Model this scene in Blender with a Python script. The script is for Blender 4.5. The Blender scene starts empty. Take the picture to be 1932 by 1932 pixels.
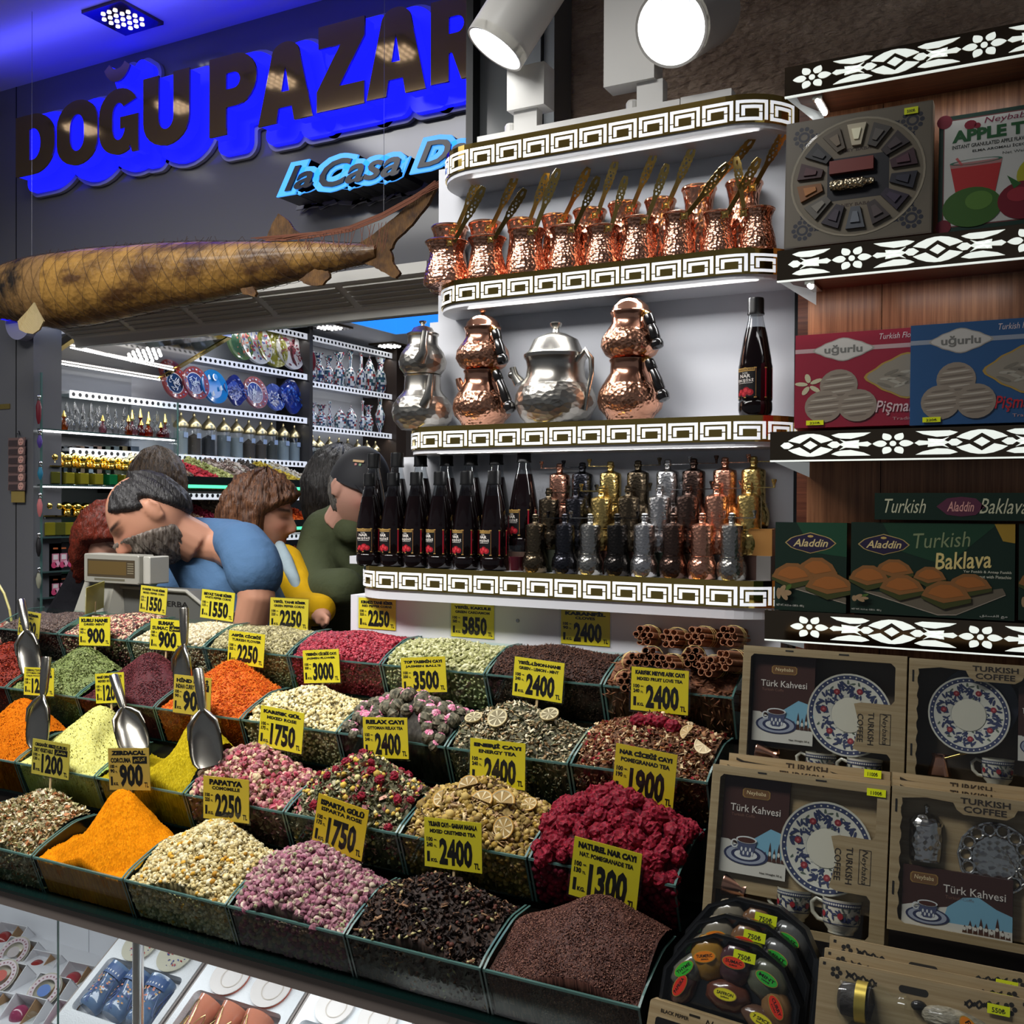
import bpy, bmesh, math, random
import numpy as np
from mathutils import Vector, Matrix, Euler
S = bpy.context.scene; COL = S.collection
random.seed(7); RN = np.random.default_rng(11)
PI = math.pi
# ------------------------------------------------------------------ camera
CZ = 1.6; F = 1930.0
YAW, PIT, ROL = -.4875, .00835, .00467
def _basis():
    f = Vector((math.sin(YAW)*math.cos(PIT), math.cos(YAW)*math.cos(PIT), -math.sin(PIT)))
    r = Vector((math.cos(YAW), -math.sin(YAW), 0)); u = r.cross(f)
    return r*math.cos(ROL)+u*math.sin(ROL), u*math.cos(ROL)-r*math.sin(ROL), f
CR, CU, CF = _basis()
cam = bpy.data.cameras.new('camera'); cam.sensor_width = 36; cam.lens = F/1932*36; cam.clip_start = .05
co = bpy.data.objects.new('camera', cam); COL.objects.link(co); S.camera = co
mw = Matrix((CR, CU, -CF)).transposed().to_4x4(); mw.translation = (0, 0, CZ); co.matrix_world = mw
# ------------------------------------------------------------------ exposure, world, room lights
vs = S.view_settings
vs.view_transform = 'Standard'; vs.look = 'None'; vs.exposure = 0.0; vs.gamma = 1.0; vs.use_curve_mapping = False
W = bpy.data.worlds.new('bazaar'); S.world = W; W.use_nodes = True
W.node_tree.nodes['Background'].inputs[0].default_value = (.42, .45, .5, 1)
W.node_tree.nodes['Background'].inputs[1].default_value = .24
S.cycles.max_bounces = 6; S.cycles.transparent_max_bounces = 24; S.cycles.caustics_reflective = False; S.cycles.caustics_refractive = False
S.cycles.use_denoising = True; S.cycles.sample_clamp_indirect = 4.0
def area(name, loc, sx, sy, power, rot=(0, 0, 0), col=(1, 1, 1), spread=180):
    l = bpy.data.lights.new(name, 'AREA'); l.shape = 'RECTANGLE'; l.size = sx; l.size_y = sy; l.energy = power; l.color = col
    l.spread = math.radians(spread)
    o = bpy.data.objects.new(name, l); COL.objects.link(o); o.location = loc; o.rotation_euler = rot; return o
def spot(name, loc, tgt, power, deg, blend=.5, rad=.03, col=(1, 1, 1)):
    l = bpy.data.lights.new(name, 'SPOT'); l.energy = power; l.spot_size = math.radians(deg); l.spot_blend = blend; l.shadow_soft_size = rad; l.color = col
    o = bpy.data.objects.new(name, l); COL.objects.link(o); o.location = loc
    o.rotation_euler = (Vector(tgt)-Vector(loc)).to_track_quat('-Z', 'Y').to_euler(); return o
area('aisle_light', (-1.75, .72, 3.3), 1.7, .36, 30, (math.radians(22), 0, math.radians(4)), (1, .985, .96), 105)
area('aisle_light_left', (-3.0, .8, 3.3), 1.4, .4, 26, (math.radians(20), 0, 0), (1, .985, .96), 125)
area('counter_light', (-2.5, 1.7, 3.3), .9, .5, 14)
area('shop_light', (-2.9, 3.6, 2.62), 1.2, .9, 16)
area('shop_light_deep', (-2.7, 5.2, 2.62), 1.6, .9, 14)
# ------------------------------------------------------------------ helpers
def sl(v):
    v = v/255.0
    return v/12.92 if v <= .04045 else ((v+.055)/1.055)**2.4
def C(r, g, b): return (sl(r), sl(g), sl(b))
def ray(px, py): return CR*((px-966)/F)-CU*((py-966)/F)+CF
def PY(px, py, y):
    d = ray(px, py); p = d*(y/d.y); return Vector((p.x, p.y, p.z+CZ))
def PX(px, py, x):
    d = ray(px, py); p = d*(x/d.x); return Vector((p.x, p.y, p.z+CZ))
def PZ(px, py, z):
    d = ray(px, py); p = d*((z-CZ)/d.z); return Vector((p.x, p.y, p.z+CZ))
_M = {}
def mat(name, rgb=(.8, .8, .8), rough=.5, metal=0., emit=None, es=1., noise=None, bump=None, attr=False, spec=.5, coat=0., trans=0., ior=1.45, alpha=1., wave=None, sss=0.):
    if name in _M: return _M[name]
    m = bpy.data.materials.new(name); m.use_nodes = True; nt = m.node_tree; b = nt.nodes['Principled BSDF']
    I = b.inputs
    I['Base Color'].default_value = (*rgb, 1); I['Roughness'].default_value = rough; I['Metallic'].default_value = metal
    I['Specular IOR Level'].default_value = spec; I['Coat Weight'].default_value = coat; I['Coat Roughness'].default_value = .08
    I['Transmission Weight'].default_value = trans; I['IOR'].default_value = ior; I['Alpha'].default_value = alpha
    if emit: I['Emission Color'].default_value = (*emit, 1); I['Emission Strength'].default_value = es
    L = nt.links.new; tc = nt.nodes.new('ShaderNodeTexCoord'); src = None
    if attr:
        a = nt.nodes.new('ShaderNodeAttribute'); a.attribute_name = 'col'; src = a.outputs['Color']; L(src, I['Base Color'])
    if noise:
        sc, rgb2, lo, hi = noise[:4]
        n = nt.nodes.new('ShaderNodeTexNoise'); n.inputs['Scale'].default_value = sc; n.inputs['Detail'].default_value = 6; n.inputs['Roughness'].default_value = .65
        mp = nt.nodes.new('ShaderNodeMapping'); L(tc.outputs['Object'], mp.inputs[0]); L(mp.outputs[0], n.inputs[0])
        if len(noise) > 4: mp.inputs['Scale'].default_value = noise[4]
        r = nt.nodes.new('ShaderNodeMapRange'); r.inputs[1].default_value = lo; r.inputs[2].default_value = hi; L(n.outputs[0], r.inputs[0])
        mx = nt.nodes.new('ShaderNodeMix'); mx.data_type = 'RGBA'; L(r.outputs[0], mx.inputs[0])
        if src: L(src, mx.inputs[6])
        else: mx.inputs[6].default_value = (*rgb, 1)
        mx.inputs[7].default_value = (*rgb2, 1); L(mx.outputs[2], I['Base Color'])
    if bump:
        kind, sc, st, di = bump[:4]
        t = nt.nodes.new({'n': 'ShaderNodeTexNoise', 'v': 'ShaderNodeTexVoronoi', 'w': 'ShaderNodeTexWave'}[kind])
        t.inputs['Scale'].default_value = sc
        if kind == 'n': t.inputs['Detail'].default_value = 5
        if kind == 'w': t.inputs['Distortion'].default_value = bump[5] if len(bump) > 5 else 2; t.inputs['Detail'].default_value = 2
        mp2 = nt.nodes.new('ShaderNodeMapping'); L(tc.outputs['Object'], mp2.inputs[0]); L(mp2.outputs[0], t.inputs[0])
        if len(bump) > 4 and bump[4]: mp2.inputs['Scale'].default_value = bump[4]
        bp = nt.nodes.new('ShaderNodeBump'); bp.inputs['Strength'].default_value = st; bp.inputs['Distance'].default_value = di
        L(t.outputs[0], bp.inputs['Height']); L(bp.outputs[0], I['Normal'])
    _M[name] = m; return m
def glass(name, tint=(.92, .97, .96), k=1., rough=.02):
    """thin pane: clear, tinted, with fresnel reflection"""
    if name in _M: return _M[name]
    m = bpy.data.materials.new(name); m.use_nodes = True; nt = m.node_tree; nt.nodes.remove(nt.nodes['Principled BSDF'])
    o = nt.nodes['Material Output']; t = nt.nodes.new('ShaderNodeBsdfTransparent'); t.inputs[0].default_value = (*tint, 1)
    g = nt.nodes.new('ShaderNodeBsdfGlossy'); g.inputs['Roughness'].default_value = rough; g.inputs[0].default_value = (1, 1, 1, 1)
    fr = nt.nodes.new('ShaderNodeLayerWeight'); fr.inputs[0].default_value = .5
    pw = nt.nodes.new('ShaderNodeMath'); pw.operation = 'POWER'; pw.inputs[1].default_value = 4; nt.links.new(fr.outputs['Facing'], pw.inputs[0])
    mu = nt.nodes.new('ShaderNodeMath'); mu.operation = 'MULTIPLY_ADD'; mu.inputs[1].default_value = .45*k; mu.inputs[2].default_value = .022*k
    mx = nt.nodes.new('ShaderNodeMixShader'); L = nt.links.new
    L(pw.outputs[0], mu.inputs[0]); L(mu.outputs[0], mx.inputs[0]); L(t.outputs[0], mx.inputs[1]); L(g.outputs[0], mx.inputs[2]); L(mx.outputs[0], o.inputs[0])
    _M[name] = m; return m
class G:
    def __init__(s): s.v = []; s.f = []; s.m = []; s.c = []; s.M = Matrix(); s.mi = 0; s.col = (1, 1, 1)
    def add(s, vs, fs, mi=None):
        b = len(s.v); M = s.M
        s.v += [tuple(M @ Vector(v)) for v in vs]
        s.f += [tuple(i+b for i in f) for f in fs]
        s.m += [s.mi if mi is None else mi]*len(fs); s.c += [s.col]*len(fs); return s
    def box(s, x0, x1, y0, y1, z0, z1):
        v = [(x, y, z) for x in (x0, x1) for y in (y0, y1) for z in (z0, z1)]
        return s.add(v, [(0, 1, 3, 2), (4, 6, 7, 5), (0, 4, 5, 1), (2, 3, 7, 6), (0, 2, 6, 4), (1, 5, 7, 3)])
    def bbox(s, x0, x1, y0, y1, z0, z1, b=.004):
        """box with chamfered vertical and horizontal edges (in x and z)"""
        P = [(x0+b, z0), (x1-b, z0), (x1, z0+b), (x1, z1-b), (x1-b, z1), (x0+b, z1), (x0, z1-b), (x0, z0+b)]
        n = 8; v = []
        for yy, ins in ((y0, b*.6), (y0+b*.6, 0), (y1-b*.6, 0), (y1, b*.6)):
            cx, cz = (x0+x1)/2, (z0+z1)/2
            for (x, z) in P:
                v.append((x-ins*(1 if x > cx else -1), yy, z-ins*(1 if z > cz else -1)))
        f = [tuple(range(n)), tuple(range(4*n-1, 3*n-1, -1))]
        for k in range(3):
            for i in range(n): j = (i+1) % n; f.append((k*n+j, k*n+i, (k+1)*n+i, (k+1)*n+j))
        return s.add(v, f)
    def lathe(s, prof, n=24, c=(0, 0, 0), sx=1, sy=1, a0=0, cap=True):
        v = []; f = []; cx, cy, cz = c
        for (r, z) in prof:
            for i in range(n):
                a = a0+2*PI*i/n; v.append((cx+sx*r*math.cos(a), cy+sy*r*math.sin(a), cz+z))
        for k in range(len(prof)-1):
            for i in range(n):
                j = (i+1) % n; f.append((k*n+i, k*n+j, (k+1)*n+j, (k+1)*n+i))
        if cap and prof[0][0] > 1e-6: f.append(tuple(range(n-1, -1, -1)))
        if cap and prof[-1][0] > 1e-6: f.append(tuple(range((len(prof)-1)*n, len(prof)*n)))
        return s.add(v, f)
    def tube(s, pts, r, n=8, flat=1.0, cap=True):
        pts = [Vector(p) for p in pts]; m = len(pts)
        rr = r if hasattr(r, '__len__') else [r]*m
        v = []; f = []; t0 = (pts[1]-pts[0]).normalized()
        nx = t0.orthogonal().normalized()
        for k, p in enumerate(pts):
            t = (pts[min(k+1, m-1)]-pts[max(k-1, 0)]).normalized()
            nx = (nx-t*nx.dot(t)); nx = nx.normalized() if nx.length > 1e-6 else t.orthogonal().normalized()
            ny = t.cross(nx)
            for i in range(n):
                a = 2*PI*i/n; v.append(p+nx*(rr[k]*math.cos(a))+ny*(rr[k]*flat*math.sin(a)))
        for k in range(m-1):
            for i in range(n): j = (i+1) % n; f.append((k*n+i, k*n+j, (k+1)*n+j, (k+1)*n+i))
        if cap: f.append(tuple(range(n-1, -1, -1))); f.append(tuple(range((m-1)*n, m*n)))
        return s.add(v, f)
    def sph(s, c, r, nu=12, nv=8):
        r = r if hasattr(r, '__len__') else (r, r, r)
        v = [(c[0], c[1], c[2]-r[2])]; f = []
        for k in range(1, nv):
            t = -PI/2+PI*k/nv
            for i in range(nu):
                a = 2*PI*i/nu; v.append((c[0]+r[0]*math.cos(t)*math.cos(a), c[1]+r[1]*math.cos(t)*math.sin(a), c[2]+r[2]*math.sin(t)))
        v.append((c[0], c[1], c[2]+r[2])); top = len(v)-1
        for i in range(nu):
            j = (i+1) % nu; f.append((0, 1+j, 1+i)); f.append((top, top-nu+i, top-nu+j))
            for k in range(nv-2): a = 1+k*nu; f.append((a+i, a+j, a+nu+j, a+nu+i))
        return s.add(v, f)
    def prism(s, poly, z0, z1):
        """poly in xy (ccw), extruded z0..z1"""
        n = len(poly); v = [(x, y, z0) for x, y in poly]+[(x, y, z1) for x, y in poly]
        return s.add(v, [tuple(range(n-1, -1, -1)), tuple(range(n, 2*n))]+[(i, (i+1) % n, n+(i+1) % n, n+i) for i in range(n)])
    def xz(s, poly, y0, y1):
        """poly in xz (ccw seen from -y), extruded from y0 (front) to y1"""
        n = len(poly); v = [(x, y0, z) for x, z in poly]+[(x, y1, z) for x, z in poly]
        return s.add(v, [tuple(range(n)), tuple(range(2*n-1, n-1, -1))]+[(i, n+i, n+(i+1) % n, (i+1) % n) for i in range(n)])
    def mesh(s, name, mats, smooth=None):
        me = bpy.data.meshes.new(name); me.from_pydata(s.v, [], s.f)
        for m in (mats if isinstance(mats, (list, tuple)) else [mats]): me.materials.append(m)
        if any(s.m): me.polygons.foreach_set('material_index', s.m)
        if any(c != (1, 1, 1) for c in s.c):
            a = me.attributes.new('col', 'FLOAT_COLOR', 'FACE')
            a.data.foreach_set('color', np.concatenate([np.array(s.c, dtype=np.float32).reshape(-1, 3), np.ones((len(s.c), 1), np.float32)], 1).ravel())
        if smooth is not None:
            me.polygons.foreach_set('use_smooth', [True]*len(me.polygons)); me.set_sharp_from_angle(angle=smooth)
        me.update(); return me
    def build(s, name, mats, parent=None, smooth=None, loc=None):
        return link(name, s.mesh(name, mats, smooth), parent, loc)
def link(name, me, parent=None, loc=None, M=None):
    o = bpy.data.objects.new(name, me); COL.objects.link(o)
    if parent: o.parent = parent
    if M is not None: o.matrix_basis = M
    if loc is not None: o.location = loc
    return o
def tag(o, label=None, cat=None, group=None, kind=None):
    if label: o['label'] = label
    if cat: o['category'] = cat
    if group: o['group'] = group
    if kind: o['kind'] = kind
    return o
def thing(name, label, cat, loc=(0, 0, 0), rz=0, group=None, M=None):
    o = bpy.data.objects.new(name, None); COL.objects.link(o); o.empty_display_size = .02
    if M is not None: o.matrix_basis = M
    else: o.location = loc; o.rotation_euler = (0, 0, rz)
    return tag(o, label, cat, group)
KIDS = {}
def kids(o): return list(o.children)
def dup(o, label=None, loc=None, rz=None, M=None, parent=None, group=None):
    """copy a thing with its parts and their sub-parts"""
    c = o.copy(); COL.objects.link(c)
    if parent: c.parent = parent
    if M is not None: c.matrix_basis = M
    if loc is not None: c.location = loc
    if rz is not None: c.rotation_euler = (0, 0, rz)
    if label: c['label'] = label
    if group: c['group'] = group
    for ch in kids(o): dup(ch, parent=c)
    return c
def struct(name, g, m, smooth=None, label=None):
    o = g.build(name, m, None, smooth); o['kind'] = 'structure'
    if label: o['label'] = label
    return o
# ------------------------------------------------------------------ lettering and print
_T = {}
def curve_geo(cu):
    o = bpy.data.objects.new('tmp', cu); me = o.to_mesh()
    v = [tuple(x.co) for x in me.vertices]; f = [tuple(p.vertices) for p in me.polygons]
    o.to_mesh_clear(); bpy.data.objects.remove(o); bpy.data.curves.remove(cu); return v, f
def tgeo(txt, bold=0., ext=0., shear=0., res=2, sp=1.):
    k = (txt, bold, ext, shear, res, sp)
    if k in _T: return _T[k]
    cu = bpy.data.curves.new('t', 'FONT'); cu.body = txt; cu.size = 1; cu.offset = bold; cu.extrude = ext; cu.shear = shear; cu.resolution_u = res; cu.space_character = sp
    v, f = curve_geo(cu)
    xs = [a[0] for a in v] or [0]; ys = [a[1] for a in v] or [0]
    _T[k] = (v, f, min(xs), max(xs), min(ys), max(ys)); return _T[k]
class Ink(G):
    """flat print: shapes in a face frame (x right, y up, layers toward the viewer, z out)"""
    eps = .00025
    def poly(s, pts, col, layer=1):
        s.col = col; n = len(pts); z = layer*s.eps
        return s.add([(x, y, z) for x, y in pts], [tuple(range(n))])
    def rect(s, x0, y0, x1, y1, col, layer=1): return s.poly([(x0, y0), (x1, y0), (x1, y1), (x0, y1)], col, layer)
    def ell(s, cx, cy, rx, ry, col, layer=1, n=20, rot=0):
        c, d = math.cos(rot), math.sin(rot)
        return s.poly([(cx+rx*math.cos(a)*c-ry*math.sin(a)*d, cy+rx*math.cos(a)*d+ry*math.sin(a)*c) for a in (2*PI*i/n for i in range(n))], col, layer)
    def ring(s, cx, cy, r0, r1, col, layer=1, n=24, sq=1.):
        s.col = col; z = layer*s.eps; v = []
        for i in range(n):
            a = 2*PI*i/n; v += [(cx+r0*math.cos(a), cy+sq*r0*math.sin(a), z), (cx+r1*math.cos(a), cy+sq*r1*math.sin(a), z)]
        return s.add(v, [(2*i, 2*i+1, (2*i+3) % (2*n), (2*i+2) % (2*n)) for i in range(n)])
    def text(s, txt, x0, y0, x1, y1, col, layer=2, bold=.0, shear=0., rot=0, keep=False):
        """lettering fitted to the rectangle x0..x1, y0..y1 (keep: do not stretch wider than natural)"""
        v, f, a, b, c, d = tgeo(txt, bold, 0., shear)
        if not f: return s
        sx = (x1-x0)/max(b-a, 1e-6); sy = (y1-y0)/max(d-c, 1e-6)
        if keep: sx = min(sx, sy)
        ox = (x0+x1)/2-sx*(b-a)/2; s.col = col; z = layer*s.eps; W_, H_ = (x0+x1)/2, (y0+y1)/2
        P = [(ox+(p[0]-a)*sx, y0+(p[1]-c)*sy) for p in v]
        if rot:
            k, q = math.cos(rot), math.sin(rot); P = [(W_+(x-W_)*k-(y-H_)*q, H_+(x-W_)*q+(y-H_)*k) for x, y in P]
        return s.add([(x, y, z) for x, y in P], f)
def ink_mat(): return mat('print_ink', rough=.42, attr=True)
def frame(o, yaw=0., tilt=0., roll=0.):
    """face frame at o: x right, y up, z toward the viewer (-Y); tilt leans the top back, yaw turns it, roll spins it clockwise"""
    M = Matrix.Translation(o) @ Matrix.Rotation(yaw, 4, 'Z') @ Matrix.Rotation(PI/2-tilt, 4, 'X') @ Matrix.Rotation(-roll, 4, 'Z')
    return M
# ------------------------------------------------------------------ loose pieces (numpy)
def rotm(n, tilt=None):
    q = RN.normal(size=(n, 4)); q /= np.linalg.norm(q, axis=1)[:, None]; a, b, c, d = q.T
    return np.stack([np.stack([1-2*(c*c+d*d), 2*(b*c-d*a), 2*(b*d+c*a)], 1), np.stack([2*(b*c+d*a), 1-2*(b*b+d*d), 2*(c*d-b*a)], 1), np.stack([2*(b*d-c*a), 2*(c*d+b*a), 1-2*(b*b+c*c)], 1)], 1)
def flatrot(n, amt=.45):
    """random spin about z with a tilt of about amt"""
    a = RN.uniform(0, 2*PI, n); R1 = np.zeros((n, 3, 3)); R1[:, 0, 0] = np.cos(a); R1[:, 0, 1] = -np.sin(a); R1[:, 1, 0] = np.sin(a); R1[:, 1, 1] = np.cos(a); R1[:, 2, 2] = 1
    t = RN.normal(0, amt, (n, 2)); R2 = np.zeros((n, 3, 3)); c0, s0 = np.cos(t[:, 0]), np.sin(t[:, 0]); R2[:, 0, 0] = 1; R2[:, 1, 1] = c0; R2[:, 1, 2] = -s0; R2[:, 2, 1] = s0; R2[:, 2, 2] = c0
    R3 = np.zeros((n, 3, 3)); c1, s1 = np.cos(t[:, 1]), np.sin(t[:, 1]); R3[:, 1, 1] = 1; R3[:, 0, 0] = c1; R3[:, 0, 2] = s1; R3[:, 2, 0] = -s1; R3[:, 2, 2] = c1
    return np.einsum('nij,njk,nkl->nil', R3, R2, R1)
class Bulk:
    """many small pieces in one mesh, with a colour per piece"""
    def __init__(s): s.V = []; s.Fq = []; s.Cc = []; s.n = 0
    def add(s, base, pos, R, scale, cols):
        bv, bf = base; bv = np.array(bv, float); n = len(pos)
        sc = np.asarray(scale, float)
        if sc.ndim == 1: sc = sc[:, None]*np.ones((1, 3))
        P = np.einsum('nij,nvj->nvi', R, bv[None]*sc[:, None, :])+np.asarray(pos)[:, None, :]
        k = len(bv); s.V.append(P.reshape(-1, 3))
        cols = np.asarray(cols, float)
        for f in bf: s.Fq.append((np.array(f)[None, :]+(np.arange(n)*k)[:, None]+s.n, cols))
        s.n += n*k; return s
    def grid(s, P, col):
        a, b, _ = P.shape; idx = np.arange(a*b).reshape(a, b)+s.n
        f = np.stack([idx[:-1, :-1], idx[:-1, 1:], idx[1:, 1:], idx[1:, :-1]], -1).reshape(-1, 4)
        s.V.append(P.reshape(-1, 3)); s.n += a*b
        c = np.asarray(col, float)
        if c.ndim == 1: c = np.repeat(c[None], len(f), 0)
        s.Fq.append((f, c)); return s
    def build(s, name, m, parent=None, smooth=True):
        V = np.concatenate(s.V); lens = np.concatenate([np.full(len(f), f.shape[1]) for f, _ in s.Fq]); loops = np.concatenate([f.ravel() for f, _ in s.Fq])
        cols = np.concatenate([c for _, c in s.Fq]); me = bpy.data.meshes.new(name)
        me.vertices.add(len(V)); me.vertices.foreach_set('co', V.astype(np.float32).ravel())
        me.loops.add(len(loops)); me.loops.foreach_set('vertex_index', loops.astype(np.int32))
        me.polygons.add(len(lens)); st = np.concatenate([[0], np.cumsum(lens)[:-1]]); me.polygons.foreach_set('loop_start', st.astype(np.int32))
        a = me.attributes.new('col', 'FLOAT_COLOR', 'FACE'); a.data.foreach_set('color', np.concatenate([cols, np.ones((len(cols), 1))], 1).astype(np.float32).ravel())
        me.materials.append(m); me.update(calc_edges=True)
        if smooth: me.polygons.foreach_set('use_smooth', [True]*len(lens))
        return link(name, me, parent)
def ico(sub=0):
    bm = bmesh.new(); bmesh.ops.create_icosphere(bm, subdivisions=sub+1, radius=1); v = [tuple(x.co) for x in bm.verts]; f = [tuple(w.index for w in p.verts) for p in bm.faces]; bm.free(); return v, f
ICO = ico(0); OCT = ([(1, 0, 0), (-1, 0, 0), (0, 1, 0), (0, -1, 0), (0, 0, 1), (0, 0, -1)], [(0, 2, 4), (2, 1, 4), (1, 3, 4), (3, 0, 4), (2, 0, 5), (1, 2, 5), (3, 1, 5), (0, 3, 5)])
FLAKE = ([(-1, -.6, 0), (1, -.7, .1), (.8, .6, .25), (-.9, .7, .1), (0, 0, -.25)], [(0, 1, 4), (1, 2, 4), (2, 3, 4), (3, 0, 4)])
CHIP = ([(-1, -.6, 0), (1, -.5, 0), (.7, .7, 0), (-.8, .6, 0), (-1, -.6, .35), (1, -.5, .3), (.7, .7, .4), (-.8, .6, .3)], [(3, 2, 1, 0), (4, 5, 6, 7), (0, 1, 5, 4), (1, 2, 6, 5), (2, 3, 7, 6), (3, 0, 4, 7)])
def pick(cols, n, jit=.12):
    cols = np.array([C(*c) for c in cols]); i = RN.integers(0, len(cols), n); return np.clip(cols[i]*(1+RN.normal(0, jit, (n, 1))), .002, 1)
# ------------------------------------------------------------------ materials
WHITE = mat('white_laminate', C(226, 227, 232), .32)
WHITE2 = mat('white_paint', C(205, 207, 212), .5)
GREYW = mat('dark_grey_gloss_panel', C(104, 104, 107), .12, spec=.6)
GOLD = mat('gold_mirror', (.62, .44, .12), .09, 1.)
GOLDB = mat('gold_cap', (.83, .6, .14), .16, 1.)
BRONZE = mat('bronze_mirror', (.16, .12, .08), .12, 1.)
LIT = mat('backlit_acrylic', C(228, 230, 236), .4, emit=(.93, .96, 1), es=.62)
LITR = mat('backlit_pale_acrylic', C(228, 232, 226), .4, emit=(.93, 1, .92), es=.66)
LED = mat('led_dot', (1, 1, 1), .4, emit=(1, 1, 1), es=5)
LEDS = mat('led_dot_soft', (1, 1, 1), .4, emit=(1, 1, 1), es=3.5)
GREEN = mat('green_led_strip', (.1, .5, .3), .4, emit=(.08, .8, .36), es=1.5)
BLACK = mat('black_plastic', C(16, 16, 17), .3)
BLACKM = mat('black_matt', C(20, 19, 19), .7)
STEEL = mat('brushed_steel', C(178, 178, 174), .26, 1., bump=('n', 40, .12, .002, (1, 1, .05)))
CHROME = mat('chrome', (.7, .7, .7), .08, 1.)
GLS = glass('bin_glass', (.86, .95, .92), .8)
CLR = glass('clear_glass', (.95, .98, .98), 1.2)
FILM = glass('clear_film', (.97, .98, .98), .9, .06)
EDGE = mat('green_glass_edge', C(74, 106, 100), .22, emit=None, spec=.8)
EDGED = mat('dark_glass_edge', C(10, 27, 25), .12, spec=.8)
# ------------------------------------------------------------------ room shell
g = G(); g.box(-9, 3, -3, 7.5, -.1, 0); struct('floor', g, mat('floor_tile', C(96, 92, 88), .3))
YS = 2.9; XI = -4.0; ZC = 3.382
g = G(); g.box(-9, 3, -3, YS+.1, ZC, ZC+.1); struct('ceiling', g, mat('white_ceiling', C(205, 205, 214), .6))
g = G(); g.box(-9, -3.85, YS, YS+.14, 0, ZC); g.box(-3.85, -1.2, YS, YS+.14, 2.47, ZC); g.box(-3.5, -1.2, YS, YS+.14, 2.26, 2.47); struct('wall_back', g, GREYW)
g = G(); g.box(-9, -4.0, YS-.004, YS, 2.0, 2.022); struct('trim_1', g, GOLD, label=None)
g = G()
for zz in (0,):
    p = PY(31, 300, YS); g.box(p.x-.002, p.x+.002, YS-.002, YS+.01, 0, ZC)
struct('trim_2', g, BLACKM)
STONE = mat('dark_stone', C(168, 142, 120), .5, noise=(3.5, C(222, 196, 170), .42, .75, (1, 1, 2.6)), bump=('n', 26, .9, .03, (1, 1, 2.4)))
g = G(); g.box(-1.55, 3, 2.62, 2.9, 0, ZC); struct('wall_right', g, STONE)
g = G(); p = PY(906, 100, 2.5); q = PY(985, 100, 2.5); r_ = PY(1050, 100, 2.5)
g.box(p.x, q.x, 2.5, 2.6, 0, ZC); struct('trim_3', g, mat('grey_glass_panel', C(112, 116, 116), .12))
g = G(); w = (r_.x-q.x)/3
for k in range(3): g.box(q.x+w*k+.002, q.x+w*(k+1)-.002, 2.49-.012*(k % 2), 2.6, 0, ZC)
struct('trim_4', g, mat('satin_aluminium', C(120, 124, 126), .4, .6))
g = G(); g.box(p.x-.022, p.x, 2.46, 2.6, 0, ZC); struct('trim_5', g, BLACK)
# interior room
g = G(); g.box(-4.36, -4.24, YS+.14, 6.2, 0, 2.7); struct('wall_left', g, WHITE2)
g = G(); g.box(-4.3, 1, 6.2, 6.3, 0, 3.0); struct('wall_far', g, mat('far_wall', C(120, 108, 96), .5))
ZI = 2.66
g = G()
a, b, c_, d = -3.67, -2.0, 3.9, 5.35   # recess
g.box(-4.3, a, YS+.14, 6.2, ZI, ZI+.06); g.box(b, 1, YS+.14, 6.2, ZI, ZI+.06); g.box(a, b, YS+.14, c_, ZI, ZI+.06); g.box(a, b, d, 6.2, ZI, ZI+.06)
struct('ceiling_inner', g, mat('inner_ceiling', C(222, 224, 228), .35))
BLUE = mat('blue_cove', C(30, 120, 220), .5, emit=(.03, .3, .95), es=.9)
g = G(); g.box(a-.0, a+.02, c_, d, ZI, ZI+.2); g.box(b-.02, b, c_, d, ZI, ZI+.2); g.box(a+.02, b-.02, c_, c_+.02, ZI, ZI+.2); g.box(a+.02, b-.02, d-.02, d, ZI, ZI+.2); g.box(a, b, c_, d, ZI+.2, ZI+.22)
struct('ceiling_recess', g, BLUE)
# air curtain above the doorway
t = thing('air_curtain', 'long grey air curtain unit with grille across the top of the shop opening', 'air curtain', (0, 0, 0))
x0 = -3.55; x1 = -1.75; zb = 2.262
g = G(); g.prism([(0, 0), (.27, 0), (.27, .0), (.27, .07), (.05, .07)], 0, 1)
AL = mat('air_curtain_metal', C(206, 204, 196), .34)
g = G(); g.add([(x0, 2.72, zb+.065), (x1, 2.72, zb+.065), (x1, 2.86, zb), (x0, 2.86, zb), (x0, 2.72, zb+.1), (x1, 2.72, zb+.1), (x1, 2.9, zb+.1), (x0, 2.9, zb+.1), (x0, 2.9, zb-.03), (x1, 2.9, zb-.03), (x0, 2.87, zb-.03), (x1, 2.87, zb-.03)],
  [(0, 1, 2, 3), (1, 0, 4, 5), (4, 7, 6, 5), (3, 2, 11, 10), (10, 11, 9, 8), (8, 9, 6, 7), (0, 3, 10, 8, 7, 4), (1, 5, 6, 9, 11, 2)]); g.build('housing', AL, t)
g = G()
GR = mat('grille_dark', C(176, 172, 160), .5)
for k in range(5):
    xa = x0+.02+k*(x1-x0)/5; xb = x0-.0+(k+1)*(x1-x0)/5-.012
    f = lambda s: (2.72+.14*s-.0012, zb+.065-.065*s-.0012)
    ya, za = f(.1); yb, zb2 = f(.9)
    g2 = G(); g2.add([(xa, ya, za), (xb, ya, za), (xb, yb, zb2), (xa, yb, zb2)], [(3, 2, 1, 0)]); g2.build('grille', GR, t)
    n = 40; g3 = G()
    for i in range(5):
        y_, z_ = f(.15+.17*i); g3.box(xa, xb, y_-.003, y_-.001, z_-.004, z_)
    g3.build('grille_slat', AL, t); 
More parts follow.
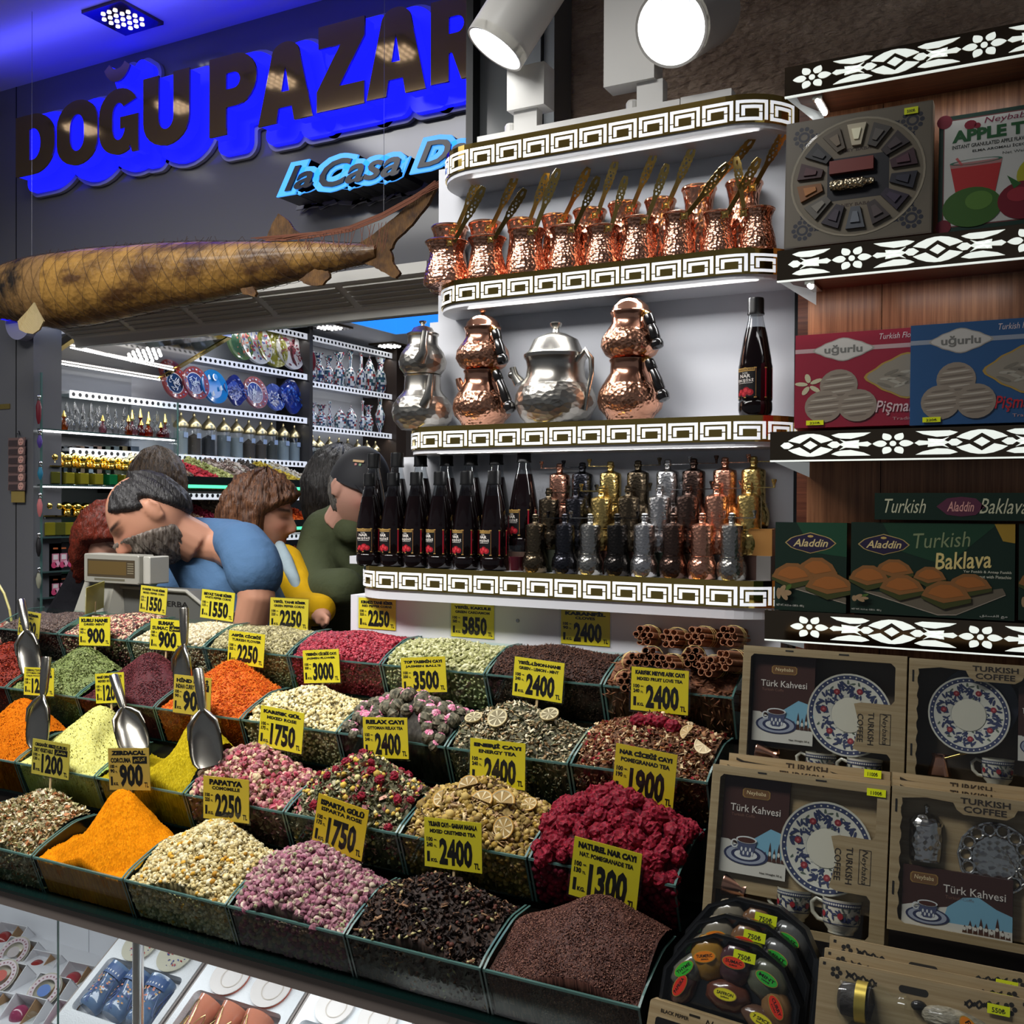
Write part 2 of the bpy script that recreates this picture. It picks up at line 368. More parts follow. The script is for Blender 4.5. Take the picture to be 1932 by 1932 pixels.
# ------------------------------------------------------------------ ceiling lights
def downlight(name, label, c, s=.16, n=5, m=LED, group=None, up=True, fr=BRONZE, rz=PI/4*0):
    t = thing(name, label, 'ceiling light', c, rz, group)
    g = G(); g.box(-s/2, s/2, -s/2, s/2, -.012, 0); g.build('frame', fr, t)
    g = G(); d = s*.62/(n-1)
    for i in range(n):
        for j in range(n):
            if (i in (0, n-1)) and (j in (0, n-1)): continue
            g.lathe([(d*.25, -.016), (d*.25, -.0125)], 8, (-s*.31+i*d, -s*.31+j*d, 0))
    o = g.build('led_dots', m, t); o['kind'] = 'stuff'; return t
p = PZ(232, 30, ZC); downlight('ceiling_light', 'square recessed LED downlight in the blue-lit ceiling above the sign', (p.x, p.y, ZC), .2)
k = 0
for x in (-4.1, -3.5, -2.9, -2.3, -1.7):
    for y in (1.7, 2.2):
        k += 1
        if abs(x-p.x)+abs(y-p.y) > .5: downlight('ceiling_light', 'square LED downlight in the ceiling above the counter, mirrored in the sign letters', (x, y, ZC), .2, group='ceiling downlights over the counter')
for (px, py, n_) in ((622, 615, 'nearer'), (735, 650, 'farther')):
    p = PZ(px, py, ZI); downlight('ceiling_light', f'{n_} LED downlight on the inner shop ceiling beside the blue recess', (p.x, p.y, ZI), .2, 5)
# ------------------------------------------------------------------ shop signs
def text_obj(txt, name, m, parent, size, bold, ext, x, z, y, shear=0, sx=1., smooth=None, res=4, bev=0):
    v, f, a, b, c, d = tgeo(txt, bold, ext, shear, res)
    k = size; ox = x-sx*k*a
    g = G(); g.add([(ox+sx*k*q[0], -k*q[2], k*q[1]) for q in v], f); return g.build(name, m, parent, smooth, (0, y, z))
def arc(cx, cy, rx, ry, a0, a1, n=12): return [(cx+rx*math.cos(math.radians(a0+(a1-a0)*i/n)), cy+ry*math.sin(math.radians(a0+(a1-a0)*i/n))) for i in range(n+1)]
BWL = [(.36, .57)]+arc(.52, .67, .13, .10, -90, 90, 8)+[(.36, .77)]
GL = dict(D=[[(0, 0), (.42, 0)]+arc(.45, .45, .55, .45, -80, 0)+arc(.45, .55, .55, .45, 0, 80)+[(.42, 1), (0, 1)], [(.36, .24)]+arc(.44, .5, .2, .26, -90, 90)+[(.36, .76)]],
  O=[arc(.5, .36, .5, .36, 180, 360)+arc(.5, .64, .5, .36, 0, 180), arc(.5, .42, .17, .2, 180, 360)+arc(.5, .58, .17, .2, 0, 180)],
  U=[[(0, 1)]+arc(.5, .36, .5, .36, 180, 360)+[(1, 1), (.66, 1)]+arc(.5, .4, .16, .17, 360, 180)+[(.34, 1)]],
  P=[[(0, 0), (.36, 0), (.36, .34), (.55, .34)]+arc(.56, .67, .44, .33, -85, 85)+[(.5, 1), (0, 1)], BWL],
  R=[[(0, 0), (.36, 0), (.36, .34), (.42, .34), (.6, 0), (1, 0), (.78, .42)]+arc(.56, .68, .43, .32, -40, 85)+[(.5, 1), (0, 1)], BWL],
  A=[[(0, 0)]+arc(.5, .84, .25, .16, 170, 10)+[(1, 0), (.66, 0), (.62, .18), (.38, .18), (.34, 0)], [(.43, .38), (.57, .38), (.5, .70)]],
  Z=[[(0, 0), (1, 0), (1, .26), (.48, .26), (1, .78), (1, 1), (.04, 1), (.04, .74), (.5, .74), (0, .24)]], I=[[(0, 0), (1, 0), (1, 1), (0, 1)]])
GL['Ğ'] = [[(x, y*.72) for x, y in arc(.5, .64, .5, .36, 25, 180)+arc(.5, .36, .5, .36, 180, 300)+[(.8, .12), (.84, 0), (1, 0), (1, .56), (.54, .56), (.54, .38), (.66, .38)]+arc(.5, .42, .16, .2, 330, 180)+arc(.5, .58, .16, .2, 180, 40)], arc(.46, 1.06, .36, .26, 205, 335)+arc(.46, 1.04, .2, .1, 340, 200)]
def dilate(g, loops, off, y0, y1, st=.007):
    """plate that follows the loops at a rounded distance off (in x, z)"""
    E = np.array([(*p, *q) for l in loops for p, q in zip(l, l[1:]+l[:1])]); x0, z0 = E[:, [0, 2]].min()-off-st*2, E[:, [1, 3]].min()-off-st*2
    nx, nz = int((E[:, [0, 2]].max()+off+st*2-x0)/st)+1, int((E[:, [1, 3]].max()+off+st*2-z0)/st)+1
    X, Z = np.meshgrid(x0+st*np.arange(nx), z0+st*np.arange(nz)); P = np.stack([X.ravel(), Z.ravel()], 1)
    A, B = E[:, :2], E[:, 2:]; D = B-A; tt = np.clip(((P[:, None]-A)*D).sum(-1)/np.maximum((D*D).sum(-1), 1e-12), 0, 1); d = np.linalg.norm(P[:, None]-A-tt[..., None]*D, axis=-1).min(1)
    ins = np.zeros(len(P), bool)
    for (ax, az, bx, bz) in E:
        c = (az > P[:, 1]) != (bz > P[:, 1]); ins ^= c & (P[:, 0] < (bx-ax)*(P[:, 1]-az)/np.where(abs(bz-az) < 1e-9, 1e-9, bz-az)+ax)
    V = (off-np.where(ins, -d, d)).reshape(nz, nx)
    for i in range(nz-1):
        for j in range(nx-1):
            c = [(i, j), (i, j+1), (i+1, j+1), (i+1, j)]; v = [V[k] for k in c]
            if max(v) <= 0: continue
            q = []; cut = []
            for k in range(4):
                (a, b), (e, f) = c[k], c[(k+1) % 4]; va, vb = v[k], v[(k+1) % 4]
                if va > 0: q.append((x0+st*b, z0+st*a))
                if (va > 0) != (vb > 0): r = va/(va-vb); q.append((x0+st*(b+(f-b)*r), z0+st*(a+(e-a)*r))); cut.append(len(q)-1)
            g.add([(x, y0, z) for x, z in q], [tuple(range(len(q)))])
            if len(cut) == 2: a, b = q[cut[0]], q[cut[1]]; g.add([(a[0], y0, a[1]), (b[0], y0, b[1]), (b[0], y1, b[1]), (a[0], y1, a[1])], [(0, 1, 2, 3)])
def glyph(ch, w, h, off, ext):
    cu = bpy.data.curves.new('g', 'CURVE'); cu.dimensions = '2D'; cu.fill_mode = 'BOTH'; cu.extrude = ext; cu.offset = off
    for pts in GL[ch]:
        q = cu.splines.new('POLY'); q.points.add(len(pts)-1); q.use_cyclic_u = True
        for p, c in zip(q.points, pts): p.co = (c[0]*w, c[1]*h, 0, 1)
    return curve_geo(cu)
BLUES = mat('blue_halo_acrylic', C(20, 20, 255), .4, emit=(.008, .01, 1.), es=1.3)
LETM = mat('bronze_mirror_letter', (.30, .205, .115), .08, .8)
t = thing('shop_sign', 'large shop sign of bronze mirror capital letters with blue glowing edges on grey wall', 'sign', (0, 0, 0))
letters = [('D', 33, 106, 215, 340, 328), ('O', 110, 187, 190, 305, 312), ('Ğ', 190, 264, 120, 290, 292), ('U', 273, 360, 140, 275, 275), ('P', 398, 487, 103, 252, 252), ('A', 490, 593, 80, 230, 230), ('Z', 600, 690, 43, 205, 205), ('A', 694, 806, 15, 180, 180), ('R', 815, 912, -5, 152, 152), ('I', 925, 965, -30, 130, 130)]
yl = 2.78
for i, (ch, xa, xb, ya, yb, base) in enumerate(letters):
    ym = (ya+yb)/2
    L_ = PY(xa, ym, yl); R_ = PY(xb, ym, yl); B_ = PY((xa+xb)/2, base, yl); T_ = PY((xa+xb)/2, ya, yl)
    w = R_.x-L_.x; h = T_.z-B_.z
    for (nm, m, off, y0, y1) in (('letter', LETM, 0, yl-.008, yl), ('letter_side', BLUES, -.003, yl, yl+.05)):
        v, f = glyph(ch, w, h, off, (y1-y0)/2); g = G()
        g.add([(L_.x+q[0], (y0+y1)/2-q[2], B_.z+q[1]) for q in v], f); g.build(nm, m, t)
    loops = [[(x*w, y*h) for x, y in l] for l in GL[ch]]
    for (nm, m, off, y0, y1) in (('halo_plate', BLUES, .036, YS-.045, YS-.022), ('mounting_plate', mat('sign_plate', C(150, 150, 165), .4), .052, YS-.02, YS-.004)):
        g = G(); g.M = Matrix.Translation((L_.x, 0, B_.z)); dilate(g, loops, off, y0, y1); g.build(nm, m, t)
area('sign_glow', (-3.0, 2.6, 3.3), 2.2, .1, 2.2, (PI, 0, 0), (.08, .08, 1))
CYAN = mat('cyan_sign_face', C(70, 170, 255), .4, emit=(.06, .36, .98), es=.95)
t = thing('script_sign', 'cyan glowing script sign with dark lettering on a grey backing plate', 'sign', (0, 0, 0))
words = [('la', 540, 590, 372, 300), ('Casa', 605, 755, 358, 280), ('Da', 790, 880, 325, 250)]
for (wd, xa, xb, yb, ya) in words:
    L_ = PY(xa, (ya+yb)/2, 2.74); R_ = PY(xb, (ya+yb)/2, 2.74); B_ = PY((xa+xb)/2, yb-16, 2.74); T_ = PY((xa+xb)/2, ya+14, 2.74)
    v, f, a, b, c, d = tgeo(wd, 0, .5, .35, 3); kx = (R_.x-L_.x)/(b-a); kz = (T_.z-B_.z)/(d-c); cx = (L_.x+R_.x)/2; cz = (T_.z+B_.z)/2
    for (nm, m, bold, y0, y1, dx) in (('script_letter', mat('navy_letter', C(12, 14, 40), .3), .02, 2.735, 2.742, 0), ('glow_face', CYAN, .16, 2.742, 2.75, 0), ('sign_body', BLACK, .155, 2.75, 2.86, 0), ('backing_plate', mat('sign_backing', C(110, 110, 114), .4), .25, 2.875, 2.885, 0)):
        v, f, a2, b2, c2, d2 = tgeo(wd, bold, .5, .35, 3); g = G()
        g.add([(cx+kx*(q[0]-(a2+b2)/2), (y0+y1)/2-(y1-y0)*q[2], cz+kz*(q[1]-(c2+d2)/2)) for q in v], f); g.build(nm, m, t)
# small round sign behind the fish head
p = PY(18, 600, 2.8)
t = thing('round_sign', 'small blue glowing round sign partly behind the fish head', 'sign', (p.x, 2.86, p.z))
g = G(); g.M = Matrix.Rotation(PI/2, 4, 'X'); g.lathe([(.0, -.02), (.085, -.02), (.085, .02), (0, .02)], 32); g.build('disc', mat('sign_disc', C(150, 150, 175), .3), t)
g = G(); g.M = Matrix.Rotation(PI/2, 4, 'X'); g.prism([(.07*math.cos(a), .07*math.sin(a)) for a in [PI*i/14 for i in range(15)]], .021, .05); g.build('half_disc', BLUES, t)
t = None
# ------------------------------------------------------------------ spice counter
ROW = dict(A=(1.466, .830), B=(1.63, .964), C=(1.806, 1.094), D=(1.97, 1.222))
XR = -.55; BW = .28; BD = .168
t = thing('spice_counter', 'stepped counter carrying four rows of glass spice bins', 'counter', (0, 0, 0))
DK = mat('counter_dark', C(30, 25, 22), .45)
g = G()
for r, (y, z) in ROW.items(): g.box(-3.4, XR+.01, max(y+.04, 1.51), y+.26, max(.742, z-.24), z-.092)
g.build('body', DK, t)
g = G(); g.box(-3.4, XR+.01, 1.47, 1.7, .735, .742); g.build('glass_ledge', EDGED, t)
g = G(); g.box(-3.4, XR+.01, 1.475, 1.70, .702, .735); g.build('fascia', mat('taupe_fascia', C(120, 110, 104), .35, .2), t)
g = G(); g.box(-3.4, XR+.01, 1.48, 1.70, .70, .702); g.build('light_panel', WHITE, t)
g = G(); g.box(-3.4, XR+.01, 2.05, 2.13, .3, 1.12); g.build('rear_body', DK, t)
BINN = [0]
def rimz(v): return .047*min(1., v/.65)**.75
def make_bin():
    """one open glass bin: front pane leaning out, two curved side panes, a back pane"""
    t = thing('spice_bin', '', 'bin', (0, 0, 0)); W2 = BW-.004
    g = G(); g.add([(0, 0, 0), (W2, 0, 0), (W2, .032, -.088), (0, .032, -.088), (0, .004, 0), (W2, .004, 0), (W2, .036, -.088), (0, .036, -.088)], [(3, 2, 1, 0), (4, 5, 6, 7), (0, 3, 7, 4), (1, 5, 6, 2)]); p = g.build('front_pane', GLS, t)
    g = G(); g.add([(0, -.0008, .0008), (W2, -.0008, .0008), (W2, .0045, .0008), (0, .0045, .0008), (0, -.0008, -.003), (W2, -.0008, -.003), (W2, .0045, -.003), (0, .0045, -.003)], [(0, 1, 2, 3), (4, 5, 1, 0), (3, 2, 6, 7), (0, 3, 7, 4), (1, 5, 6, 2)]); g.build('pane_edge', EDGE, p)
    n = 10; top = [(BD*i/n, rimz(i/n)) for i in range(n+1)]
    for x in (0, W2-.004):
        g = G(); poly = [(.034, -.088)]+[(BD, -.088)]+top[::-1]
        v = [(x, y, z) for y, z in poly]+[(x+.004, y, z) for y, z in poly]; m = len(poly)
        g.add(v, [tuple(range(m)), tuple(range(2*m-1, m-1, -1))]); p = g.build('side_pane', GLS, t)
        g = G()
        for (y0, z0), (y1, z1) in zip(top, top[1:]): g.add([(x, y0, z0), (x+.004, y0, z0), (x+.004, y1, z1), (x, y1, z1), (x, y0, z0+.0016), (x+.004, y0, z0+.0016), (x+.004, y1, z1+.0016), (x, y1, z1+.0016)], [(4, 5, 6, 7), (0, 4, 7, 3), (1, 2, 6, 5), (0, 1, 5, 4)])
        g.add([(x, -.0012, 0), (x+.004, -.0012, 0), (x+.004, .0308, -.088), (x, .0308, -.088)], [(3, 2, 1, 0)])
        g.build('pane_edge', EDGE, p)
    g = G(); g.box(0, W2, BD-.003, BD, -.088, .045); g.build('back_pane', GLS, t)
    g = G(); g.box(0, W2, .034, BD, -.091, -.088); g.build('bottom_pane', EDGED, t)
    return t
BIN0 = None
def bin_at(row, k, label):
    global BIN0
    y, z = ROW[row]; x = XR-BW*(k+1)
    if BIN0 is None: BIN0 = make_bin(); BIN0.location = (x+.002, y, z); BIN0['label'] = label; b = BIN0
    else: b = dup(BIN0, label, (x+.002, y, z))
    b['group'] = 'glass spice bins on the stepped counter'
    return b
def _budl():
    V = []; F_ = []; n = 6
    for k, (r, z) in enumerate(((.25, -.9), (.75, -.3), (.7, .3))):
        for i in range(n): a = 2*PI*i/n+k*.5; q = r*(1.12 if i % 2 else .9); V.append((q*math.cos(a), q*math.sin(a), z))
    V += [(0, 0, 1.)]
    for k in range(2):
        for i in range(n): j = (i+1) % n; F_.append((k*n+i, k*n+j, (k+1)*n+j, (k+1)*n+i))
    F_ += [(2*n+i, 2*n+(i+1) % n, 3*n) for i in range(n)]+[tuple(range(n-1, -1, -1))]
    return V, F_
BUDL = _budl()
class Pile:
    """surface of the heap in a bin: h(x, y) in world units"""
    def __init__(s, row, k, px, py, rx=.15, pw=1., cut=None, ryb=.12, dy=None, pk=None):
        s.y0, s.z0 = ROW[row]; s.x1 = XR-BW*k-.007; s.x0 = XR-BW*(k+1)+.007; s.row = row
        s.y1 = s.y0+BD-.006
        xm = (s.x0+s.x1)/2
        q = PY(px, py, s.y0+(dy if dy is not None else .1)); s.xp, s.yp, s.zp = min(max(q.x, s.x0+.03), s.x1-.03), q.y, q.z
        s.rx = rx; s.ryf = s.yp-s.y0; s.ryb = ryb; s.pw = pw; s.cut = cut
    def h(s, x, y):
        x = np.asarray(x, float); y = np.asarray(y, float)
        u = (x-(s.x0+s.x1)/2)/((s.x1-s.x0)/2); v = np.clip((y-s.y0)/(s.y1-s.y0), 0, 1)
        base = s.z0-.008+(.047*np.minimum(1, v/.65)**.75-.004)*np.clip(np.abs(u), 0, 1)**1.2*.9
        r = np.sqrt(((x-s.xp)/s.rx)**2+((y-s.yp)/np.where(y < s.yp, s.ryf*1.08, s.ryb))**2)
        b = np.where(r < .25, 1-.125-2*r*r, 1-r)/.875; b = np.clip(b, 0, 1)**s.pw
        z = base+(s.zp-base)*b
        if s.cut is not None: z = s.cut(s, x, y, z)
        return z
    def base(s, B, cols, nx=70, ny=46, rough=.0015, wob=.004):
        xs = np.linspace(s.x0, s.x1, nx); ys = np.linspace(s.y0+.006, s.y1, ny); X, Y = np.meshgrid(xs, ys)
        Z = s.h(X, Y)+RN.normal(0, rough, X.shape)
        ph = RN.uniform(0, 6, 6); Z = Z+wob*.5*(np.sin(X*60+ph[0]+2*np.sin(Y*40+ph[3]))*np.sin(Y*70+ph[1])+.6*np.sin(X*130+ph[2])*np.sin(Y*120+ph[4]))
        P = np.stack([X, Y, Z], -1)
        # skirt down behind the front glass
        k = 6; sk = []
        for i in range(k, 0, -1):
            t_ = i/k; q = P[0].copy(); q[:, 1] += -.001+.033*t_*.98; q[:, 2] = q[:, 2]*(1-t_)+(s.z0-.086)*t_; sk.append(q+RN.normal(0, rough*.5, q.shape))
        P = np.concatenate([np.stack(sk), P], 0)
        nf = (P.shape[0]-1)*(P.shape[1]-1)
        B.grid(P, pick(cols, nf, .10)); return B
    def grad(s, x, y): e = .003; return (s.h(x+e, y)-s.h(x-e, y))/(2*e), (s.h(x, y+e)-s.h(x, y-e))/(2*e)
    def pts(s, n, off=0., r=None):
        """points spread evenly over the surface, lifted by off along its normal"""
        r = r or RN; m = n*5; x = r.uniform(s.x0+.004, s.x1-.004, m); y = r.uniform(s.y0+.007, s.y1-.004, m); gx, gy = s.grad(x, y)
        w = np.minimum(np.sqrt(1+gx*gx+gy*gy), 3.5); i = np.nonzero(r.uniform(0, 3.5, m) < w)[0]
        if len(i) < n: i = np.concatenate([i, r.integers(0, m, n-len(i))])
        i = i[:n]; x, y, gx, gy, w = x[i], y[i], gx[i], gy[i], np.sqrt(1+gx[i]**2+gy[i]**2)
        return np.stack([x-gx/w*off, y-gy/w*off, s.h(x, y)+off/w], 1)
    def front(s, n):
        """points on the skirt behind the front glass"""
        t_ = RN.uniform(0, 1, n); x = RN.uniform(s.x0, s.x1, n); return np.stack([x, s.y0+.006+.032*t_, s.z0-.01-.074*t_], 1)
GRAIN = mat('spice_grain', rough=.65, attr=True, spec=.25)
SHINY = mat('peppercorn_skin', rough=.42, attr=True, spec=.4)
POWD = mat('spice_powder', rough=.9, attr=True, spec=.05, bump=('n', 420, .35, .003))
HN = 'loose spices heaped in the glass bins'
def heap(name, label, pile, cols, layers, m=None, base_rough=.0015, wob=.004, nx=70, basecols=None):
    B = Bulk(); pile.base(B, basecols or cols, nx=nx, ny=int(nx*.65), rough=base_rough, wob=wob)
    for (shape, n, size, cc, aspect, rot, off) in layers:
        p = pile.pts(n, off); R = rotm(n) if rot == 'any' else flatrot(n, rot)
        sc = size*np.exp(RN.normal(0, .22, n)); sc = sc[:, None]*np.array(aspect)[None]
        B.add(shape, p, R, sc, pick(cc, n))
        nf = n//4; pf = pile.front(nf); B.add(shape, pf, rotm(nf), (size*np.array(aspect))[None]*np.ones((nf, 1)), pick(cc, nf))
    o = B.build(name, m or GRAIN); tag(o, label, 'spice heap', None, 'stuff'); return o
def cut_scoop(side=-1, x0=.0, deep=.05):
    def f(s, x, y, z):
        d = side*(x-s.xp-x0)          # positive on the scooped side
        k = 1/(1+np.exp(-d/.006)); m = np.clip((y-s.y0-.035)/.05, 0, 1)
        rid = deep*k*m*(.7+.3*np.sin(x*55+y*40))
        zz = z-rid
        return np.maximum(zz, s.z0-.004+.02*np.clip((y-s.y0)/.1, 0, 1))
    return f
# --- row A (nearest)
bin_at('A', 0, 'nearest glass bin, filled with dark brown granules'); P0 = Pile('A', 0, 1135, 1692, .17, .8, dy=.12)
heap('brown_tea_heap', 'smooth dark red-brown heap of pomegranate tea granules in the nearest bin', P0, [(74, 44, 36), (60, 34, 28), (92, 58, 48)], [(OCT, 9000, .0012, [(70, 38, 30), (96, 58, 46), (50, 28, 24), (140, 100, 84)], (1, 1, 1), 'any', .0006)], base_rough=.0007, wob=.002, nx=120)
bin_at('A', 1, 'front row glass bin of dark mixed leaves, next to the brown granules'); P1 = Pile('A', 1, 830, 1655, .17, .8, dy=.1)
heap('dark_tea_heap', 'dark Christmas tea heap of black leaves with cinnamon and cardamom bits', P1, [(44, 34, 30), (58, 44, 36)], [(FLAKE, 1700, .0052, [(46, 36, 32), (60, 46, 40), (34, 28, 26), (80, 58, 44)], (1, .7, 1), .7, .002), (ICO, 160, .0035, [(52, 34, 28), (90, 50, 40), (36, 26, 24)], (1, 1, 1), 'any', .003), (CHIP, 90, .0075, [(126, 92, 66), (110, 80, 60), (150, 116, 84)], (1, .35, .5), .5, .003), (OCT, 60, .006, [(170, 160, 112), (150, 140, 96)], (1, .45, .45), .5, .004)])
bin_at('A', 2, 'front row glass bin of dried purple rosebuds'); P2 = Pile('A', 2, 590, 1598, .165, .8, dy=.1)
bin_at('A', 3, 'front row glass bin of dried cream camomile heads'); P3 = Pile('A', 3, 410, 1552, .16, .85, dy=.12)
heap('camomile_heap', 'cream heap of dried camomile heads behind the Papatya price card', P3, [(150, 136, 94), (120, 104, 66)], [(ICO, 1500, .0048, [(206, 192, 146), (188, 172, 122), (172, 152, 98), (214, 204, 168)], (1, 1, .8), 'any', .002), (FLAKE, 1200, .0048, [(212, 200, 158), (190, 174, 124), (226, 216, 182)], (1, .5, 1), .9, .003), (ICO, 60, .0052, [(196, 150, 50), (170, 124, 40)], (1, 1, .8), 'any', .004)])
bin_at('A', 4, 'front row glass bin of bright orange turmeric powder'); P4 = Pile('A', 4, 225, 1488, .15, 1.0, cut_scoop(-1, -.022, .08), dy=.11)
heap('turmeric_heap', 'steep orange turmeric powder heap with a hollow scooped from its left side', P4, [(196, 116, 6), (188, 108, 4), (204, 124, 12)], [], POWD, .0009, .005, 110)
bin_at('A', 5, 'front row glass bin of dried vegetable flakes at the left end'); P5 = Pile('A', 5, 85, 1495, .17, .85, dy=.13)
heap('vegetable_flake_heap', 'heap of dried vegetable flakes, white green and orange, left of the turmeric', P5, [(130, 118, 86), (104, 96, 66)], [(FLAKE, 1700, .0074, [(214, 202, 168), (190, 176, 134), (228, 220, 194), (138, 136, 90), (166, 110, 70), (160, 136, 96)], (1, .5, 1), .8, .002)])
# --- row B
bin_at('B', 0, 'second row glass bin of crimson flower heads at the right end'); Q0 = Pile('B', 0, 1160, 1500, .17, .7, dy=.08)
bin_at('B', 1, 'second row glass bin of yellow energy tea with citrus slices'); Q1 = Pile('B', 1, 915, 1472, .17, .8, dy=.11)
heap('energy_tea_heap', 'yellow energy tea heap of camomile heads and pale root chips', Q1, [(120, 98, 50), (140, 116, 64)], [(ICO, 620, .0062, [(160, 134, 66), (178, 152, 88), (140, 112, 44), (120, 98, 50)], (1, 1, .8), 'any', .002), (CHIP, 420, .006, [(190, 160, 118), (170, 136, 96), (210, 186, 142), (120, 92, 66)], (1, .7, .5), .7, .003), (FLAKE, 300, .006, [(70, 54, 44), (96, 76, 52)], (1, .6, 1), .8, .002)])
bin_at('B', 2, 'second row glass bin of mixed herbal relax tea'); Q2 = Pile('B', 2, 690, 1425, .165, .85, dy=.09)
heap('relax_tea_heap', 'grey-green relax tea heap mixed with red petals and yellow heads', Q2, [(96, 92, 66), (76, 74, 52)], [(FLAKE, 1500, .006, [(126, 128, 94), (150, 150, 118), (98, 100, 70), (190, 184, 152), (76, 74, 56)], (1, .55, 1), .9, .002), (ICO, 150, .005, [(196, 164, 70), (200, 190, 130)], (1, 1, .8), 'any', .003), (FLAKE, 260, .006, [(170, 110, 112), (150, 40, 58), (196, 150, 130)], (1, .8, 1.5), .9, .003)])
bin_at('B', 3, 'second row glass bin of mixed pink and cream rosebuds'); Q3 = Pile('B', 3, 480, 1412, .165, .8, dy=.1)
bin_at('B', 4, 'second row glass bin of mustard yellow curry powder'); Q4 = Pile('B', 4, 372, 1357, .13, .95, cut_scoop(-1, -.02, .06), dy=.12)
heap('curry_powder_heap', 'mustard yellow curry powder heap with a deep hollow on its left side', Q4, [(158, 138, 20), (150, 130, 16), (168, 148, 28)], [], POWD, .0009, .005, 110)
bin_at('B', 5, 'second row glass bin of pale yellow soup seasoning'); Q5 = Pile('B', 5, 190, 1333, .15, .9, cut_scoop(1, .05, .03), dy=.13)
heap('pale_seasoning_heap', 'pale lime-yellow seasoning powder heap speckled with darker grains', Q5, [(192, 190, 112), (198, 196, 120), (186, 182, 102)], [(OCT, 700, .0013, [(150, 140, 60), (120, 116, 60)], (1, 1, 1), 'any', .0004)], POWD, .0008, .003, 110)
bin_at('B', 6, 'second row glass bin of rust orange seasoning at the left end'); Q6 = Pile('B', 6, 45, 1318, .15, .9, cut_scoop(-1, -.06, .05), dy=.12)
heap('rust_seasoning_heap', 'rust orange chicken seasoning heap at the left end of the second row', Q6, [(178, 92, 10), (168, 82, 8), (188, 102, 16)], [(OCT, 1500, .0012, [(150, 66, 8), (196, 116, 24)], (1, 1, 1), 'any', .0004)], POWD, .0009, .004, 110)
# --- row C
bin_at('C', 0, 'third row glass bin of fruit love tea at the right end'); R0 = Pile('C', 0, 1240, 1350, .18, .75, dy=.11)
heap('fruit_tea_heap', 'brown fruit tea heap with cream chips at the right end of the third row', R0, [(104, 70, 46), (84, 56, 38)], [(CHIP, 1500, .0058, [(122, 82, 54), (150, 108, 74), (98, 62, 44), (214, 188, 146), (110, 60, 44)], (1, .65, .45), .7, .002), (FLAKE, 500, .006, [(92, 58, 42), (222, 200, 160), (150, 96, 56), (150, 40, 50)], (1, .6, 1), .8, .003)])
bin_at('C', 1, 'third row glass bin of green lemon mint tea'); R1 = Pile('C', 1, 975, 1328, .17, .8, dy=.08)
heap('lemon_mint_tea_heap', 'grey-green lemon mint tea heap of herb flakes and white chips', R1, [(100, 96, 72), (70, 68, 52)], [(CHIP, 900, .0052, [(206, 194, 160), (176, 160, 120), (224, 214, 184), (150, 120, 84)], (1, .6, .45), .7, .002), (FLAKE, 1100, .005, [(92, 94, 70), (116, 118, 88), (66, 66, 50), (130, 110, 84)], (1, .5, 1), .9, .002)])
bin_at('C', 2, 'third row glass bin of dark green jasmine tea balls'); R2 = Pile('C', 2, 770, 1312, .16, .8, dy=.06)
bin_at('C', 3, 'third row glass bin of cream jasmine buds'); R3 = Pile('C', 3, 590, 1297, .16, .8, dy=.09)
heap('jasmine_bud_heap', 'cream heap of small dried jasmine buds beside the orange safflower', R3, [(150, 138, 96), (110, 100, 70)], [(ICO, 1500, .0042, [(222, 210, 162), (208, 192, 138), (232, 222, 184), (190, 172, 118)], (1.15, .85, .85), 'any', .002), (FLAKE, 420, .005, [(90, 82, 62), (120, 112, 74), (200, 190, 130)], (1, .3, 1), .9, .003)])
bin_at('C', 4, 'third row glass bin of orange safflower threads'); R4 = Pile('C', 4, 440, 1248, .15, .85, dy=.12)
heap('safflower_heap', 'bright orange heap of safflower threads behind the scoop', R4, [(190, 84, 14), (210, 100, 20)], [(OCT, 5200, .0062, [(224, 112, 24), (208, 88, 14), (236, 136, 44), (180, 66, 10)], (1, .13, .13), .6, .0015)])
bin_at('C', 5, 'third row glass bin of dark purple sumac'); R5 = Pile('C', 5, 285, 1232, .15, .85, dy=.11)
heap('sumac_heap', 'dark purple-red heap of sumac flakes behind its price card', R5, [(76, 26, 32), (64, 20, 26)], [(OCT, 6500, .0015, [(92, 34, 40), (70, 22, 28), (54, 16, 22), (120, 54, 56)], (1.3, .8, .8), 'any', .0006)], base_rough=.0009)
bin_at('C', 6, 'third row glass bin of green dried mint'); R6 = Pile('C', 6, 160, 1222, .15, .85, dy=.13)
heap('mint_heap', 'green heap of dried mint flakes below the Kuru Nane price card', R6, [(112, 124, 70), (96, 108, 60)], [(FLAKE, 4200, .0028, [(132, 142, 88), (112, 124, 70), (152, 160, 108), (90, 100, 58)], (1, .6, 1), .8, .001)])
bin_at('C', 7, 'third row glass bin of red chilli flakes at the left end'); R7 = Pile('C', 7, 25, 1212, .16, .85, dy=.13)
heap('chilli_flake_heap', 'dark red chilli flake heap at the left end of the third row', R7, [(118, 34, 18), (98, 26, 14)], [(FLAKE, 3600, .0026, [(140, 42, 22), (110, 30, 16), (90, 22, 12), (168, 70, 40)], (1, .7, 1), .8, .001)])
